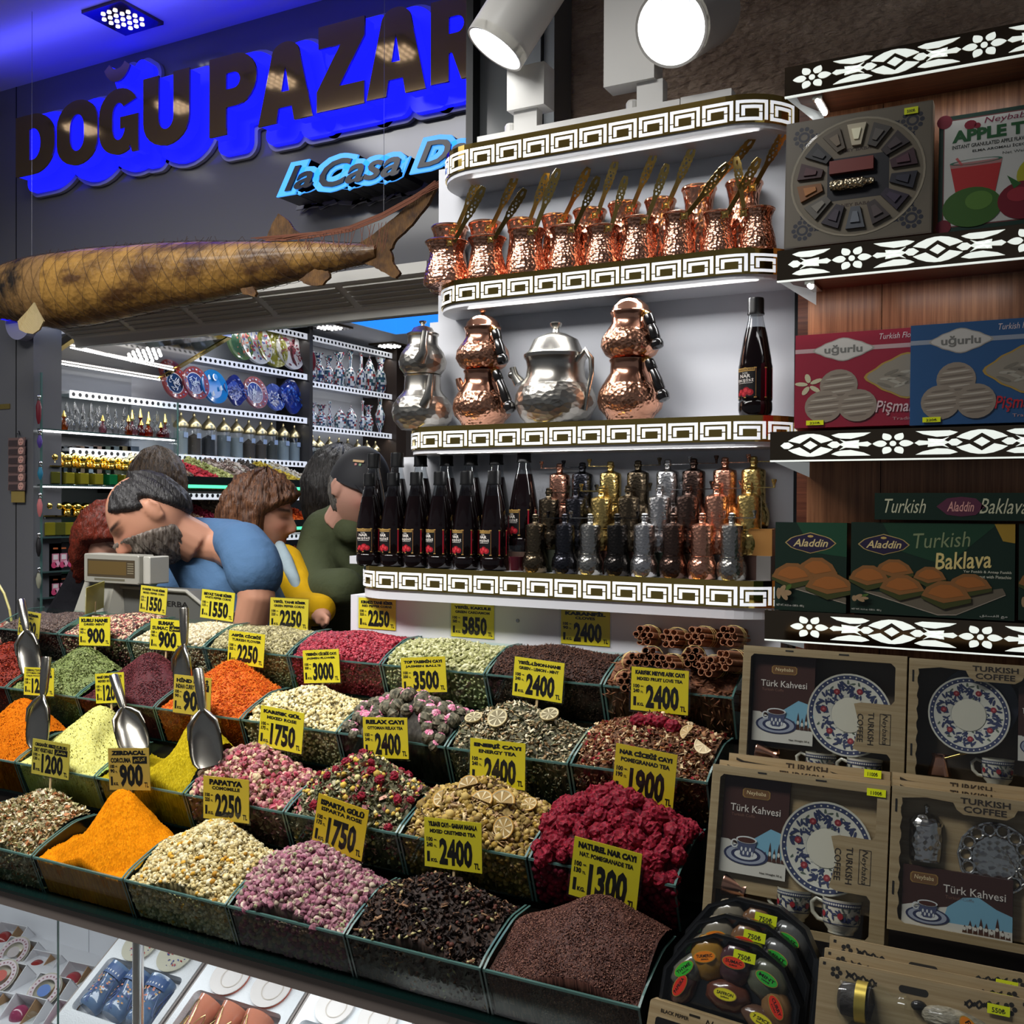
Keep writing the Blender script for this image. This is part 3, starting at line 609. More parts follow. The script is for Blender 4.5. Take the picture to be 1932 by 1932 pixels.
# --- row D (farthest)
def corns(name, label, pile, cols, n=2100, size=.0037, asp=(1, 1, 1)):
    return heap(name, label, pile, cols, [(ICO, n, size, cols, asp, 'any', .0012)], SHINY)
bin_at('D', 0, 'back row glass bin of cinnamon bundles at the right end')
bin_at('D', 1, 'back row glass bin of brown cloves'); D1 = Pile('D', 1, 1050, 1220, .19, .6, dy=.1)
heap('clove_heap', 'dark brown heap of whole cloves left of the cinnamon', D1, [(64, 42, 36), (50, 34, 30)], [(OCT, 2300, .0055, [(82, 54, 44), (62, 42, 36), (100, 68, 54)], (1, .22, .22), .8, .0015), (OCT, 900, .0022, [(96, 64, 52), (70, 48, 40)], (1, 1, .8), 'any', .0025)])
bin_at('D', 2, 'back row glass bin of pale green cardamom pods'); D2 = Pile('D', 2, 850, 1210, .19, .6, dy=.1)
heap('cardamom_heap', 'pale green heap of cardamom pods under the Yesil Kakule card', D2, [(150, 150, 104), (120, 122, 80)], [(ICO, 1150, .0068, [(186, 184, 136), (168, 168, 116), (204, 202, 160), (150, 150, 98)], (1, .48, .48), .7, .002)])
bin_at('D', 3, 'back row glass bin of red peppercorns'); corns('red_pepper_heap', 'crimson heap of red peppercorns beside the white shelf tower', Pile('D', 3, 680, 1193, .19, .6, dy=.11), [(150, 38, 54), (128, 26, 42), (174, 62, 74), (108, 22, 34)])
bin_at('D', 4, 'back row glass bin of green peppercorns'); corns('green_pepper_heap', 'khaki heap of green peppercorns under the Yesil Tane Biber card', Pile('D', 4, 520, 1184, .19, .6, dy=.12), [(160, 150, 108), (138, 130, 88), (182, 172, 130), (112, 104, 72)])
bin_at('D', 5, 'back row glass bin of white peppercorns'); corns('white_pepper_heap', 'creamy heap of white peppercorns in front of the till', Pile('D', 5, 400, 1177, .19, .6, dy=.13), [(204, 192, 160), (186, 172, 138), (220, 210, 184), (160, 146, 112)])
bin_at('D', 6, 'back row glass bin of mixed peppercorns'); corns('mixed_pepper_heap', 'speckled heap of mixed black white and pink peppercorns', Pile('D', 6, 260, 1159, .19, .6, dy=.13), [(206, 180, 150), (84, 56, 48), (66, 46, 42), (150, 80, 76), (190, 160, 130)])
bin_at('D', 7, 'back row glass bin of black peppercorns at the left end'); corns('black_pepper_heap', 'dark heap of black peppercorns at the left end of the back row', Pile('D', 7, 140, 1158, .19, .6, dy=.13), [(74, 58, 52), (58, 46, 42), (92, 76, 68)])
# ------------------------------------------------------------------ countable pieces in the heaps
ATTR = GRAIN
def bud_mesh(c1, c2, tip):
    """closed rosebud: overlapping petals round a pointed core, with a pale green foot"""
    g = G(); n = 5
    prof = [(.12, -1), (.55, -.75), (.8, -.25), (.75, .25), (.45, .7), (.06, 1.0)]
    V = []; nn = 10
    for (r, z) in prof:
        for i in range(nn): a = 2*PI*i/nn+z*.8; k = 1+(.16 if i % 2 else -.08)*(1 if -.8 < z < .9 else 0); V.append((r*k*math.cos(a), r*k*math.sin(a), z))
    for k in range(len(prof)-1):
        g.col = C(*(tip if k == 0 else (c1 if k % 2 else c2)))
        for i in range(nn):
            j = (i+1) % nn
            if k > 0: g.col = C(*(c1 if (i//2) % 2 else c2))
            g.add([V[k*nn+i], V[k*nn+j], V[(k+1)*nn+j], V[(k+1)*nn+i]], [(0, 1, 2, 3)])
    g.col = C(*tip); g.add([(.0, 0, -1.5), (.1, .1, -1), (-.1, .1, -1), (0, -.13, -1)], [(0, 1, 2), (0, 2, 3), (0, 3, 1)])
    return g.mesh('rosebud', ATTR, 1.0)
def scatter_objs(name, meshes, pile, n, size, label, cat, group, off=.004, mind=.55, upright=False, seed=1):
    r = np.random.default_rng(seed); got = []
    for p in pile.pts(n*12, off, r):
        if len(got) < n and all((p[0]-a[0])**2+(p[1]-a[1])**2+(p[2]-a[2])**2 > (size*mind*2)**2 for a in got): got.append(p)
    for (x, y, z) in got:
        o = bpy.data.objects.new(name, meshes[r.integers(len(meshes))]); COL.objects.link(o)
        if upright: e = Euler((r.normal(-.5, .5), r.normal(0, .5), r.uniform(0, 6.3)))
        else: e = Euler((r.uniform(0, 6.3), r.uniform(0, 6.3), r.uniform(0, 6.3)))
        s_ = size*math.exp(r.normal(0, .12)); o.matrix_basis = Matrix.Translation((x, y, z)) @ e.to_matrix().to_4x4() @ Matrix.Diagonal((s_, s_, s_, 1)); tag(o, label, cat, group)
    return got
Bp = Bulk(); P2.base(Bp, [(104, 74, 78), (86, 70, 62)]); nn = 900
Bp.add(BUDL, P2.pts(nn, .001), rotm(nn), np.full(nn, .0078)*np.exp(RN.normal(0, .12, nn)), pick([(146, 100, 110), (176, 142, 138), (118, 78, 88), (164, 148, 130), (150, 96, 112)], nn)); nn = 260
Bp.add(ICO, P2.front(nn), rotm(nn), np.full(nn, .006), pick([(120, 80, 90), (140, 120, 100)], nn))
tag(Bp.build('rosebud_filling', GRAIN), 'packed purple rosebuds under the loose top ones in the front bin', 'spice heap', None, 'stuff')
BUDS = [bud_mesh((152, 104, 114), (118, 72, 86), (176, 170, 136)), bud_mesh((186, 152, 150), (146, 100, 112), (156, 150, 116)), bud_mesh((126, 66, 86), (164, 116, 128), (140, 140, 104)), bud_mesh((196, 180, 162), (150, 108, 116), (160, 156, 120))]
scatter_objs('rosebud', BUDS, P2, 190, .0080, 'dried purple-pink rosebud lying in the front row rose bin', 'rosebud', 'purple rosebuds in the front bin', .004, .5, seed=3)
Bp = Bulk(); Q3.base(Bp, [(112, 76, 70), (90, 66, 56)]); nn = 800
Bp.add(BUDL, Q3.pts(500, .002), rotm(500), np.full(500, .0085), pick([(172, 116, 116), (150, 92, 96), (200, 176, 140), (150, 64, 76), (182, 140, 128)], 500)); Bp.add(FLAKE, Q3.pts(nn, .002), flatrot(nn, .9), np.full(nn, .008), pick([(170, 110, 116), (190, 160, 130), (140, 74, 84), (110, 96, 66), (206, 180, 144)], nn)); nn = 240
Bp.add(FLAKE, Q3.front(nn), rotm(nn), np.full(nn, .007), pick([(130, 84, 84), (140, 120, 96)], nn))
tag(Bp.build('rose_petal_filling', GRAIN), 'loose pink rose petals under the mixed rosebuds in the second row', 'spice heap', None, 'stuff')
BUD2 = [bud_mesh((176, 116, 122), (150, 90, 98), (160, 140, 100)), bud_mesh((206, 186, 146), (190, 160, 128), (150, 140, 96)), bud_mesh((160, 60, 78), (180, 96, 104), (140, 130, 90)), bud_mesh((190, 140, 134), (168, 112, 112), (160, 150, 110))]
scatter_objs('rosebud', BUD2, Q3, 110, .0090, 'dried pink or cream rosebud in the second row mixed rose bin', 'rosebud', 'mixed rosebuds in the second row bin', .005, .5, seed=5)
# cockscomb heads
def lump(cols, seed, k=1.0):
    r = random.Random(seed); bm = bmesh.new(); bmesh.ops.create_icosphere(bm, subdivisions=3, radius=1)
    for v in bm.verts:
        p = v.co; w = 1+.22*math.sin(p.x*6+seed)*math.sin(p.y*7+seed*2)*math.cos(p.z*6)+r.uniform(-.09, .09)*k
        v.co = (p.x*w, p.y*w*.9, p.z*w*.8)
    g = G(); vs = [tuple(v.co) for v in bm.verts]
    for f in bm.faces: g.col = tuple(c*(r.uniform(.8, 1.2)) for c in C(*r.choice(cols))); g.add([vs[v.index] for v in f.verts], [(0, 1, 2)])
    bm.free(); return g.mesh('cockscomb_flower', GRAIN)
CC = [lump([(122, 16, 36), (104, 12, 30), (140, 26, 46)], i) for i in range(4)]
Bp = Bulk(); Q0.base(Bp, [(92, 16, 34), (74, 12, 28)]); nn = 300
Bp.add(ICO, Q0.front(nn), rotm(nn), np.full(nn, .008), pick([(92, 16, 34), (120, 22, 44)], nn)); tag(Bp.build('crimson_flower_filling', GRAIN), 'packed crimson flowers underneath the loose heads in the end bin', 'spice heap', None, 'stuff')
scatter_objs('cockscomb_flower', CC, Q0, 135, .0160, 'crimson dried flower head heaped in the second row end bin', 'dried flower', 'crimson flower heads in the pomegranate tea bin', .005, .42, seed=8)
scatter_objs('cockscomb_flower', CC, Q2, 22, .010, 'small crimson flower piece scattered on the grey-green relax tea', 'dried flower', 'crimson pieces on the relax tea', .004, .7, seed=9)
for i, (px, py, w_) in enumerate(((1205, 1350, 'upper left'), (1228, 1382, 'lowest'), (1268, 1368, 'right'), (1245, 1348, 'top'))):
    q = PY(px, py, R0.y0+.08); o = link('cockscomb_flower', CC[i % 4]); z = float(R0.h(q.x, q.y))+.006
    o.matrix_basis = Matrix.Translation((q.x, q.y, z)) @ Matrix.Rotation(i*1.3, 4, 'Z') @ Matrix.Scale(.0165, 4); tag(o, f'crimson flower head, {w_} of four on the brown fruit tea', 'dried flower', 'crimson flowers on the fruit tea')
# jasmine balls
def ball_mesh(seed):
    r = random.Random(seed); g = G(); nu, nv = 16, 10
    for k in range(nv):
        for i in range(nu):
            t0, t1 = -PI/2+PI*k/nv, -PI/2+PI*(k+1)/nv
            q = []
            for (t_, ii) in ((t0, i), (t0, i+1), (t1, i+1), (t1, i)):
                a = 2*PI*ii/nu+t_*.35; w = 1+(.05 if ii % 2 else -.04); q.append((w*math.cos(t_)*math.cos(a), w*math.cos(t_)*math.sin(a), w*math.sin(t_)*1.02))
            if k == nv-1: q = q[:3]
            if k == 0: q = [q[0], q[2], q[3]]
            top = t0 > .82
            g.col = C(*r.choice([(226, 140, 168), (206, 112, 146), (236, 176, 190)] if top else [(88, 86, 70), (112, 106, 88), (66, 64, 52), (128, 120, 100)])); g.add(q, [tuple(range(len(q)))])
    return g.mesh('jasmine_tea_ball', GRAIN, 1.2)
BM = [ball_mesh(i) for i in range(3)]
Bp = Bulk(); R2.base(Bp, [(54, 50, 42), (44, 40, 34)]); tag(Bp.build('jasmine_ball_filling', GRAIN), 'packed dark tea balls underneath the loose ones in the third row', 'spice heap', None, 'stuff')
for lay, (n_, of) in enumerate(((80, .006),)):
    scatter_objs('jasmine_tea_ball', BM, R2, n_, .0142, 'dark green jasmine tea ball with a pink tip in the third row bin', 'tea ball', 'jasmine tea balls in the third row bin', of, .56, True, seed=12+lay)
# citrus slices
def slice_mesh(rind, flesh, pith, half=False):
    g = G(); n = 28; m = n//2 if half else n
    a = [2*PI*i/n for i in range(m+1)]
    for i in range(m):
        p0 = [(r*math.cos(a[i]), r*math.sin(a[i])) for r in (1, .9, .82)]; p1 = [(r*math.cos(a[i+1]), r*math.sin(a[i+1])) for r in (1, .9, .82)]
        g.col = C(*rind); g.add([(*p0[0], -.07), (*p1[0], -.07), (*p1[0], .09), (*p0[0], .09)], [(0, 1, 2, 3)]); g.add([(*p0[0], .09), (*p1[0], .09), (*p1[1], .09), (*p0[1], .09)], [(0, 1, 2, 3)])
        g.add([(*p0[0], -.07), (*p1[0], -.07), (0, 0, -.07)], [(2, 1, 0)])
        g.col = C(*pith); g.add([(*p0[1], .09), (*p1[1], .09), (*p1[2], .04), (*p0[2], .04)], [(0, 1, 2, 3)])
        k = i % 4
        g.col = C(*(pith if k == 3 else flesh)); z = .07 if k == 3 else .03
        g.add([(*p0[2], z), (*p1[2], z), (0, 0, .05)], [(0, 1, 2)])
    return g.mesh('citrus_slice', GRAIN)
LEM = slice_mesh((176, 160, 116), (122, 112, 84), (206, 196, 160)); ORG = slice_mesh((180, 138, 66), (150, 122, 70), (206, 190, 150)); ORGH = slice_mesh((180, 138, 66), (150, 122, 70), (206, 190, 150), True)
def put(me, pile, px, py, dy, size, label, rot, group, tilt=.5):
    q = PY(px, py, pile.y0+dy); z = float(pile.h(q.x, q.y))+.008
    o = link('citrus_slice', me); o.matrix_basis = Matrix.Translation((q.x, q.y-.004, max(z, q.z-.004))) @ Matrix.Rotation(tilt, 4, 'X') @ Matrix.Rotation(rot, 4, 'Z') @ Matrix.Scale(size, 4); tag(o, label, 'citrus slice', group)
put(LEM, R1, 940, 1380, .04, .022, 'round dried lemon slice lowest on the green lemon mint tea', .3, 'lemon slices on the mint tea', .8)
put(LEM, R1, 1038, 1343, .08, .02, 'round dried lemon slice highest on the green lemon mint tea', 1.3, 'lemon slices on the mint tea', .5)
put(LEM, R1, 895, 1372, .05, .019, 'dried lemon slice at the left side of the lemon mint tea', 2., 'lemon slices on the mint tea', .4)
put(ORGH, Q1, 948, 1517, .07, .028, 'large half orange slice near the top of the energy tea', .1, 'citrus slices on the energy tea', .9)
put(ORGH, Q1, 885, 1506, .08, .022, 'half orange slice left of the large one on the energy tea', .4, 'citrus slices on the energy tea', .9)
put(ORGH, Q1, 910, 1533, .06, .023, 'half orange slice in the middle of the energy tea heap', -.2, 'citrus slices on the energy tea', .7)
put(ORG, Q1, 952, 1572, .035, .021, 'round orange slice standing at the lower right of the energy tea', .6, 'citrus slices on the energy tea', 1.1)
put(ORGH, Q1, 836, 1536, .06, .019, 'small half orange slice at the left flank of the energy tea', 1.8, 'citrus slices on the energy tea', .8)
put(ORG, Q1, 1000, 1512, .10, .016, 'tilted orange slice at the upper right of the energy tea', .9, 'citrus slices on the energy tea', .6)
put(slice_mesh((220, 200, 160), (206, 186, 146), (230, 214, 176), True), R0, 1330, 1400, .04, .019, 'curled cream apple slice at the right of the fruit tea', 2.6, None, .9)
put(slice_mesh((206, 176, 120), (190, 160, 110), (220, 196, 150), True), R0, 1300, 1378, .07, .016, 'pale citrus half slice right of the crimson flowers on the fruit tea', 1.1, None, .9)
# cinnamon bundles
D0 = Pile('D', 0, 1280, 1240, .2, .6, dy=.1); heap('cinnamon_filling', 'broken cinnamon bark lying under the bundles in the end bin', D0, [(120, 78, 54), (96, 60, 42)], [(OCT, 500, .02, [(136, 90, 62), (110, 70, 48)], (1, .12, .12), .3, .0)])
CIN = mat('cinnamon_bark', C(140, 90, 62), .7, noise=(60, C(176, 124, 88), .4, .7, (1, 1, .2)), bump=('n', 120, .4, .002, (1, 1, .15)))
TIE = mat('straw_tie', C(214, 188, 120), .5)
def quill(r, L, seed):
    rr = random.Random(seed); g = G(); n = 14; gap = rr.uniform(.5, 1.0)
    out = []; inn = []
    for i in range(n+1):
        a = gap/2+(2*PI-gap)*i/n; k = r*(1-.28*max(0, abs(i/n-.5)-.32)/.18)
        out.append((k*math.cos(a), k*math.sin(a))); inn.append(((k-.0018)*math.cos(a), (k-.0018)*math.sin(a)))
    poly = out+inn[::-1]; m = len(poly)
    g.add([(x, -L/2, z) for x, z in poly]+[(x, L/2, z) for x, z in poly], [(i, (i+1) % m, m+(i+1) % m, m+i) for i in range(m)]+[(i, m-1-i, m-2-i, i+1) for i in range(n)])
    return g.mesh('cinnamon_stick', CIN, .6)
QM = [quill(.0080, .1, i) for i in range(4)]
def bundle(px, py, Y, label, ang, tilt=0., n=7):
    q = PY(px, py, Y); t = thing('cinnamon_bundle', label, 'cinnamon', q, 0, 'tied cinnamon bundles in the end bin'); t.rotation_euler = (tilt, 0, ang)
    for i in range(n):
        if i == 0: x = z = 0
        else: a = 2*PI*(i-1)/6; x, z = .0154*math.cos(a), .0145*math.sin(a)
        o = link('stick', QM[(i*3+int(px)) % 4], t, (x, random.uniform(-.003, .003), z)); o.rotation_euler = (0, random.uniform(0, 6), 0)
    g = G(); g.M = Matrix.Rotation(PI/2, 4, 'X')
    for dz in (-.012, .0, .01): g.lathe([(.0240, dz), (.0246, dz+.0008), (.0240, dz+.0016)], 14, cap=False)
    g.build('tie', TIE, t)
zt = ROW['D']
bd = [(1180, 1285, .035, .5, 'lying along the left end of'), (1195, 1250, .06, .5, 'leftmost of the lower row in'), (1230, 1240, .06, .25, 'second from the left in the lower row of'), (1270, 1255, .05, 0, 'third from the left in the lower row of'), (1310, 1240, .06, .2, 'fourth from the left in the lower row of'), (1350, 1258, .05, -.1, 'fifth from the left in the lower row of'), (1390, 1248, .06, -.3, 'rightmost of the lower row in'),
      (1225, 1200, .11, .1, 'leftmost of the upper row in'), (1278, 1205, .115, 0, 'second of the upper row in'), (1330, 1203, .11, -.1, 'third of the upper row in'), (1385, 1202, .11, 0, 'rightmost of the upper row in')]
for i, (px, py, dy, an, w_) in enumerate(bd): bundle(px, py, zt[0]+dy, f'tied cinnamon bundle {w_} the cinnamon bin', an, -.15)
for i, (px, py) in enumerate(((1180, 1290), (1235, 1300), (1300, 1305), (1360, 1310))): bundle(px, py+8, zt[0]+.07, f'cinnamon bundle lying crosswise underneath, {("first", "second", "third", "fourth")[i]} from the left', PI/2-.1)
# ------------------------------------------------------------------ price cards
INK = ink_mat(); WOOD = mat('pale_stick', C(196, 170, 126), .6)
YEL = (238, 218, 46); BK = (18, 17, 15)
def price_card(cx, cy, w, h, Y, t1, t2, p100, price, roll=0, lean=.16, yel=YEL, t3=None, arab=None, label='', stick=True, yaw=0., z2=(.70, .78)):
    c = PY(cx, cy, Y); Wd = PY(cx+w/2, cy, Y).x-PY(cx-w/2, cy, Y).x; Hd = PY(cx, cy-h/2, Y).z-PY(cx, cy+h/2, Y).z
    t = thing('price_card', label, 'price card', M=frame(c, yaw, lean, math.radians(roll)))
    a, b = Wd/2, Hd/2
    g = Ink(); g.col = C(*yel); g.box(-a, a, -b, b, -.0012, 0); g.build('card', INK, t)
    g = G(); g.box(-a-.004, a+.004, -b-.004, b+.004, -.0016, -.0012); g.box(-a-.004, a+.004, -b-.004, b+.004, .0009, .0011); g.build('plastic_sleeve', FILM, t)
    k = Ink(); k.eps = .0003; X = lambda u: -a+u*Wd; Yv = lambda u: -b+u*Hd
    tw = min(.43, .052*len(t1))
    if t3:
        k.text(t1, X(.08), Yv(.86), X(.92), Yv(.95), BK2, 1, .045); k.text(t2, X(.08), Yv(.76), X(.92), Yv(.84), BK2, 1, .04); k.text(t3, X(.08), Yv(.66), X(.6), Yv(.73), BK2, 1, .04)
        k.rect(X(.63), Yv(.65), X(.94), Yv(.74), BK2, 1)
    else:
        k.text(t1, X(.5-tw), Yv(.81), X(.5+tw), Yv(.94), BK2, 1, .075)
        if arab:
            k.text(t2, X(.06), Yv(.65), X(.56), Yv(.77), BK2, 1, .05); k.rect(X(.6), Yv(.63), X(.95), Yv(.80), BK2, 1); k.text(arab, X(.64), Yv(.66), X(.91), Yv(.77), C(*yel), 2, .01)
        else:
            tw2 = min(.4, .034*len(t2)); k.text(t2, X(.5-tw2), Yv(z2[0]), X(.5+tw2), Yv(z2[1]), BK2, 1, .05)
    k.text('100', X(.04), Yv(.52), X(.15), Yv(.61), BK2, 1, .05); k.text('gr.', X(.165), Yv(.53), X(.23), Yv(.575), BK2, 1, .04)
    k.text(p100, X(.04), Yv(.41), X(.15), Yv(.50), BK2, 1, .05); k.text('TL', X(.165), Yv(.41), X(.22), Yv(.455), BK2, 1, .04)
    k.text('1', X(.045), Yv(.11), X(.095), Yv(.32), BK2, 1, .06); k.text('KG.', X(.115), Yv(.11), X(.235), Yv(.185), BK2, 1, .05)
    k.text(price, X(.265), Yv(.07), X(.84), Yv(.62), BK2, 1, .045); k.text('TL', X(.865), Yv(.07), X(.965), Yv(.19), BK2, 1, .04)
    k.build('lettering', INK, t)
    if stick:
        g = G(); g.box(-.0025, .0025, -b-.045, -b+.03, -.0042, -.0018); g.build('stick', WOOD, t)
    return t
BK2 = C(*BK)
def _c(f):
    return f
# Ink stores linear colours already; wrap so that sRGB tuples are accepted
TG = [
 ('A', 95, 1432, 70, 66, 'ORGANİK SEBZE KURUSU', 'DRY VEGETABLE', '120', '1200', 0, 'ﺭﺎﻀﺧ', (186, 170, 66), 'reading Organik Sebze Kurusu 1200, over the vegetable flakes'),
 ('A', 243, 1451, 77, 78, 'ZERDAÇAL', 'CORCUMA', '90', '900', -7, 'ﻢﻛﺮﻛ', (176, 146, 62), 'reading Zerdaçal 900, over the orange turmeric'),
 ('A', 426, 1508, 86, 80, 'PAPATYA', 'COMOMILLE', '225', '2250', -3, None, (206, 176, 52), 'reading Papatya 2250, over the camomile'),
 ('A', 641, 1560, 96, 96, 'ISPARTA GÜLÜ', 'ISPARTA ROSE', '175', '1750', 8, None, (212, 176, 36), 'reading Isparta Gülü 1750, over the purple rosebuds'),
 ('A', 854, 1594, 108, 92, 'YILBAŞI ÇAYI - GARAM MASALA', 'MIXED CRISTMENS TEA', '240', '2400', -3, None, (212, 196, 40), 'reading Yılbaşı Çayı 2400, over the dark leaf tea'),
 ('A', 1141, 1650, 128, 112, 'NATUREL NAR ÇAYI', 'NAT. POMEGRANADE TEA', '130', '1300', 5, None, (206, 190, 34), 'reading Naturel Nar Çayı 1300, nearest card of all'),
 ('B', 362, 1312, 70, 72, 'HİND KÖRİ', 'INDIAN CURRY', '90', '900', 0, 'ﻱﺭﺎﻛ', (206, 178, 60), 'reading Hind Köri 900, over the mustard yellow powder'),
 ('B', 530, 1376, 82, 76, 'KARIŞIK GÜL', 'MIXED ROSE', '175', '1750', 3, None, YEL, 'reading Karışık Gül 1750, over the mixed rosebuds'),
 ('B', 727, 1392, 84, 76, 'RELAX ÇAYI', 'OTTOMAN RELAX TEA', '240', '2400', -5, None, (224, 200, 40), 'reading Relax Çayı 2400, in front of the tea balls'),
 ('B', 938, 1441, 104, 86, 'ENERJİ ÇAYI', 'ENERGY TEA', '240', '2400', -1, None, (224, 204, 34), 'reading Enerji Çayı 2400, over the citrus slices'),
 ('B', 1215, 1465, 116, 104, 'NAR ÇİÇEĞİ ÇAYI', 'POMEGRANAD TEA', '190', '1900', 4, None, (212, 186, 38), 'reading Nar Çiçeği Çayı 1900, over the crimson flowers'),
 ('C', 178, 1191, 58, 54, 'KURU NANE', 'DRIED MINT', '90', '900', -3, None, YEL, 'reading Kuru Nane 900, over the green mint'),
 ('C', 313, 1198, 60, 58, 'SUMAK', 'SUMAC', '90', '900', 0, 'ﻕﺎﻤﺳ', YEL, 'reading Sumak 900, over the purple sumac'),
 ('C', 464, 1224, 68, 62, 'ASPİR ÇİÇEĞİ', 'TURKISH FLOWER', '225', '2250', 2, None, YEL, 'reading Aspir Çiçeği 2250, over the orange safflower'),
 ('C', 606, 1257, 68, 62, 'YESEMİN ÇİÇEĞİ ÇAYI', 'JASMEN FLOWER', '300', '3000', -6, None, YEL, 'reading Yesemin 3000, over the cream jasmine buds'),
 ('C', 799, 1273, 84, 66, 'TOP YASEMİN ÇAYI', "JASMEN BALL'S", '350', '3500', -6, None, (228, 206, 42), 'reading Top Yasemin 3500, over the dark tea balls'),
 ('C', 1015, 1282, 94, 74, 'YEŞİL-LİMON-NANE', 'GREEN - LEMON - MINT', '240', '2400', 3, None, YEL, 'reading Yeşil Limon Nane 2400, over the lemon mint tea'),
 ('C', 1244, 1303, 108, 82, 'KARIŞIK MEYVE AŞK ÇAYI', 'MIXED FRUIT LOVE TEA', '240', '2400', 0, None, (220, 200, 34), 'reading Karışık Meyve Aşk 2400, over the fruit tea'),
 ('D', 289, 1132, 50, 50, 'KARIŞIK TANE BİBER', 'MIXED PEPPER CORN', '155', '1550', 3, None, (224, 206, 60), 'reading Karışık Tane Biber 1550, in front of the grey till'),
 ('D', 410, 1142, 62, 54, 'BEYAZ TANE BİBER', 'WHITE PEPPER CORNS', '155', '1550', 3, None, (226, 210, 54), 'reading Beyaz Tane Biber 1550, in front of the blue shirt'),
 ('D', 545, 1158, 72, 58, 'YEŞİL TANE BİBER', 'GREEN PEPPER CORNS', '225', '2250', 0, None, (214, 194, 52), 'reading Yeşil Tane Biber 2250, beside the white tower'),
]
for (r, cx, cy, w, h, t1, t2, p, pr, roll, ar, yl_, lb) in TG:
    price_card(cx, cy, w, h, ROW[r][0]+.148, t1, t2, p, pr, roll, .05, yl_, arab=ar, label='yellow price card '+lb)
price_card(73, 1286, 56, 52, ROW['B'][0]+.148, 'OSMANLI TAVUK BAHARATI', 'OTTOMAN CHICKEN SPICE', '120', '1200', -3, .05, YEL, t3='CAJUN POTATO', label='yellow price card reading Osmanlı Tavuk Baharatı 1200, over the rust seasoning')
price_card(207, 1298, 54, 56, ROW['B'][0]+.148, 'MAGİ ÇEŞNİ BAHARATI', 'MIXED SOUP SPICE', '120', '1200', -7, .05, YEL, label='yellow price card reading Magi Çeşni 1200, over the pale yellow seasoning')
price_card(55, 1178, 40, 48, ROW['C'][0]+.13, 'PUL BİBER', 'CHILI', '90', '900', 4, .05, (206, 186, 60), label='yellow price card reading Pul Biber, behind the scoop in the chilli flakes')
t = price_card(179, 1128, 46, 52, ROW['D'][0]+.148, 'TANE KARABİBER', 'BLACK PEPPER', '100', '1000', 0, .1, (214, 200, 110), label='price card turned edge-on among the black peppercorns')
t.matrix_basis = frame(PY(179, 1128, ROW['D'][0]+.148), math.radians(-68), .1, .12)
for (cx, cy, w, h, t1, t2, p, pr, lb) in ((711, 1158, 70, 58, 'KIRMIZI TANE BİBER', 'RED PEPPER CORNS', '225', '2250', 'Kırmızı Biber 2250, leftmost on the white panel'), (891, 1171, 81, 64, 'YEŞİL KAKULE', 'GREEN CARDAMOM', '585', '5850', 'Yeşil Kakule 5850, middle one on the white panel'), (1104, 1183, 92, 68, 'KARANFİL', 'CLOVES', '90', '2400', 'Karanfil 2400, right one on the white panel')):
    price_card(cx, cy, w, h, 2.1355, t1, t2, p, pr, 0, 0, (240, 222, 50), label='yellow price card reading '+lb, stick=False)
# ------------------------------------------------------------------ scoops
SCM = mat('scoop_steel', C(176, 172, 162), .22, 1., bump=('n', 30, .08, .002))
def make_scoop():
    t = thing('scoop', '', 'scoop')
    g = G(); g.tube([(0, 0, .085), (0, 0, .083), (0, 0, .04), (0, 0, .004), (0, -.001, -.006)], [.0105, .0112, .0108, .0085, .005], 14, 1., False); g.tube([(0, 0, .086), (0, 0, .02)], [.0095, .007], 14, 1., False)
    g.build('handle', SCM, t, .7)
    # blade: trough open toward -y, shoulders closed round the neck
    n = 16; rows = [(-.004, .004, .003), (-.012, .014, .012), (-.022, .024, .016), (-.036, .031, .018), (-.06, .034, .018), (-.09, .034, .016), (-.108, .031, .012), (-.118, .024, .008)]
    g = G()
    for sgn in (0, 1):
        V = []
        for (z, w, d) in rows:
            for i in range(n+1):
                a = PI*i/n; k = w-(.0014 if sgn else 0); V.append((k*math.cos(a), (d-(.0014 if sgn else 0))*math.sin(a)-d*.55-(.004 if z > -.03 else 0), z))
        f = []
        for r in range(len(rows)-1):
            for i in range(n):
                q = (r*(n+1)+i, r*(n+1)+i+1, (r+1)*(n+1)+i+1, (r+1)*(n+1)+i); f.append(q if sgn else q[::-1])
        g.add(V, f)
    g.build('blade', SCM, t, .9)
    g = G()
    for s in (-1, 1): g.tube([(s*.003, -.002, .0), (s*.014, -.010, -.014), (s*.028, -.014, -.032), (s*.033, -.012, -.06)], [.002, .0045, .004, .0015], 8)
    g.build('shoulder', SCM, t, .9); return t
SC0 = make_scoop()
def scoop(top, tip, Y1, Y2, label, spin=0, first=False):
    A = PY(*top, Y1); B = PY(*tip, Y2); z = (A-B); L = z.length; z.normalize()
    x = Vector((1, .25, 0)); x = (x-z*x.dot(z)).normalized(); y = z.cross(x)
    R = Matrix((x, y, z)).transposed().to_4x4() @ Matrix.Rotation(spin, 4, 'Z'); s = L/.203
    M = Matrix.Translation(B+(A-B)*(.118/.203)) @ R @ Matrix.Scale(s, 4)
    if first: SC0.matrix_basis = M; SC0['label'] = label; SC0['group'] = 'steel scoops in the spices'; return
    dup(SC0, label, M=M, group='steel scoops in the spices')
yB, yC = ROW['B'][0], ROW['C'][0]
scoop((40, 1133), (64, 1268), yC+.10, yC+.055, 'steel scoop standing in the dark red chilli flakes', -.1, True)
scoop((88, 1240), (73, 1410), yB+.09, yB+.045, 'steel scoop standing in the rust orange seasoning', -.15)
scoop((215, 1276), (258, 1420), yB+.11, yB+.06, 'steel scoop leaning in the pale yellow seasoning', .5)
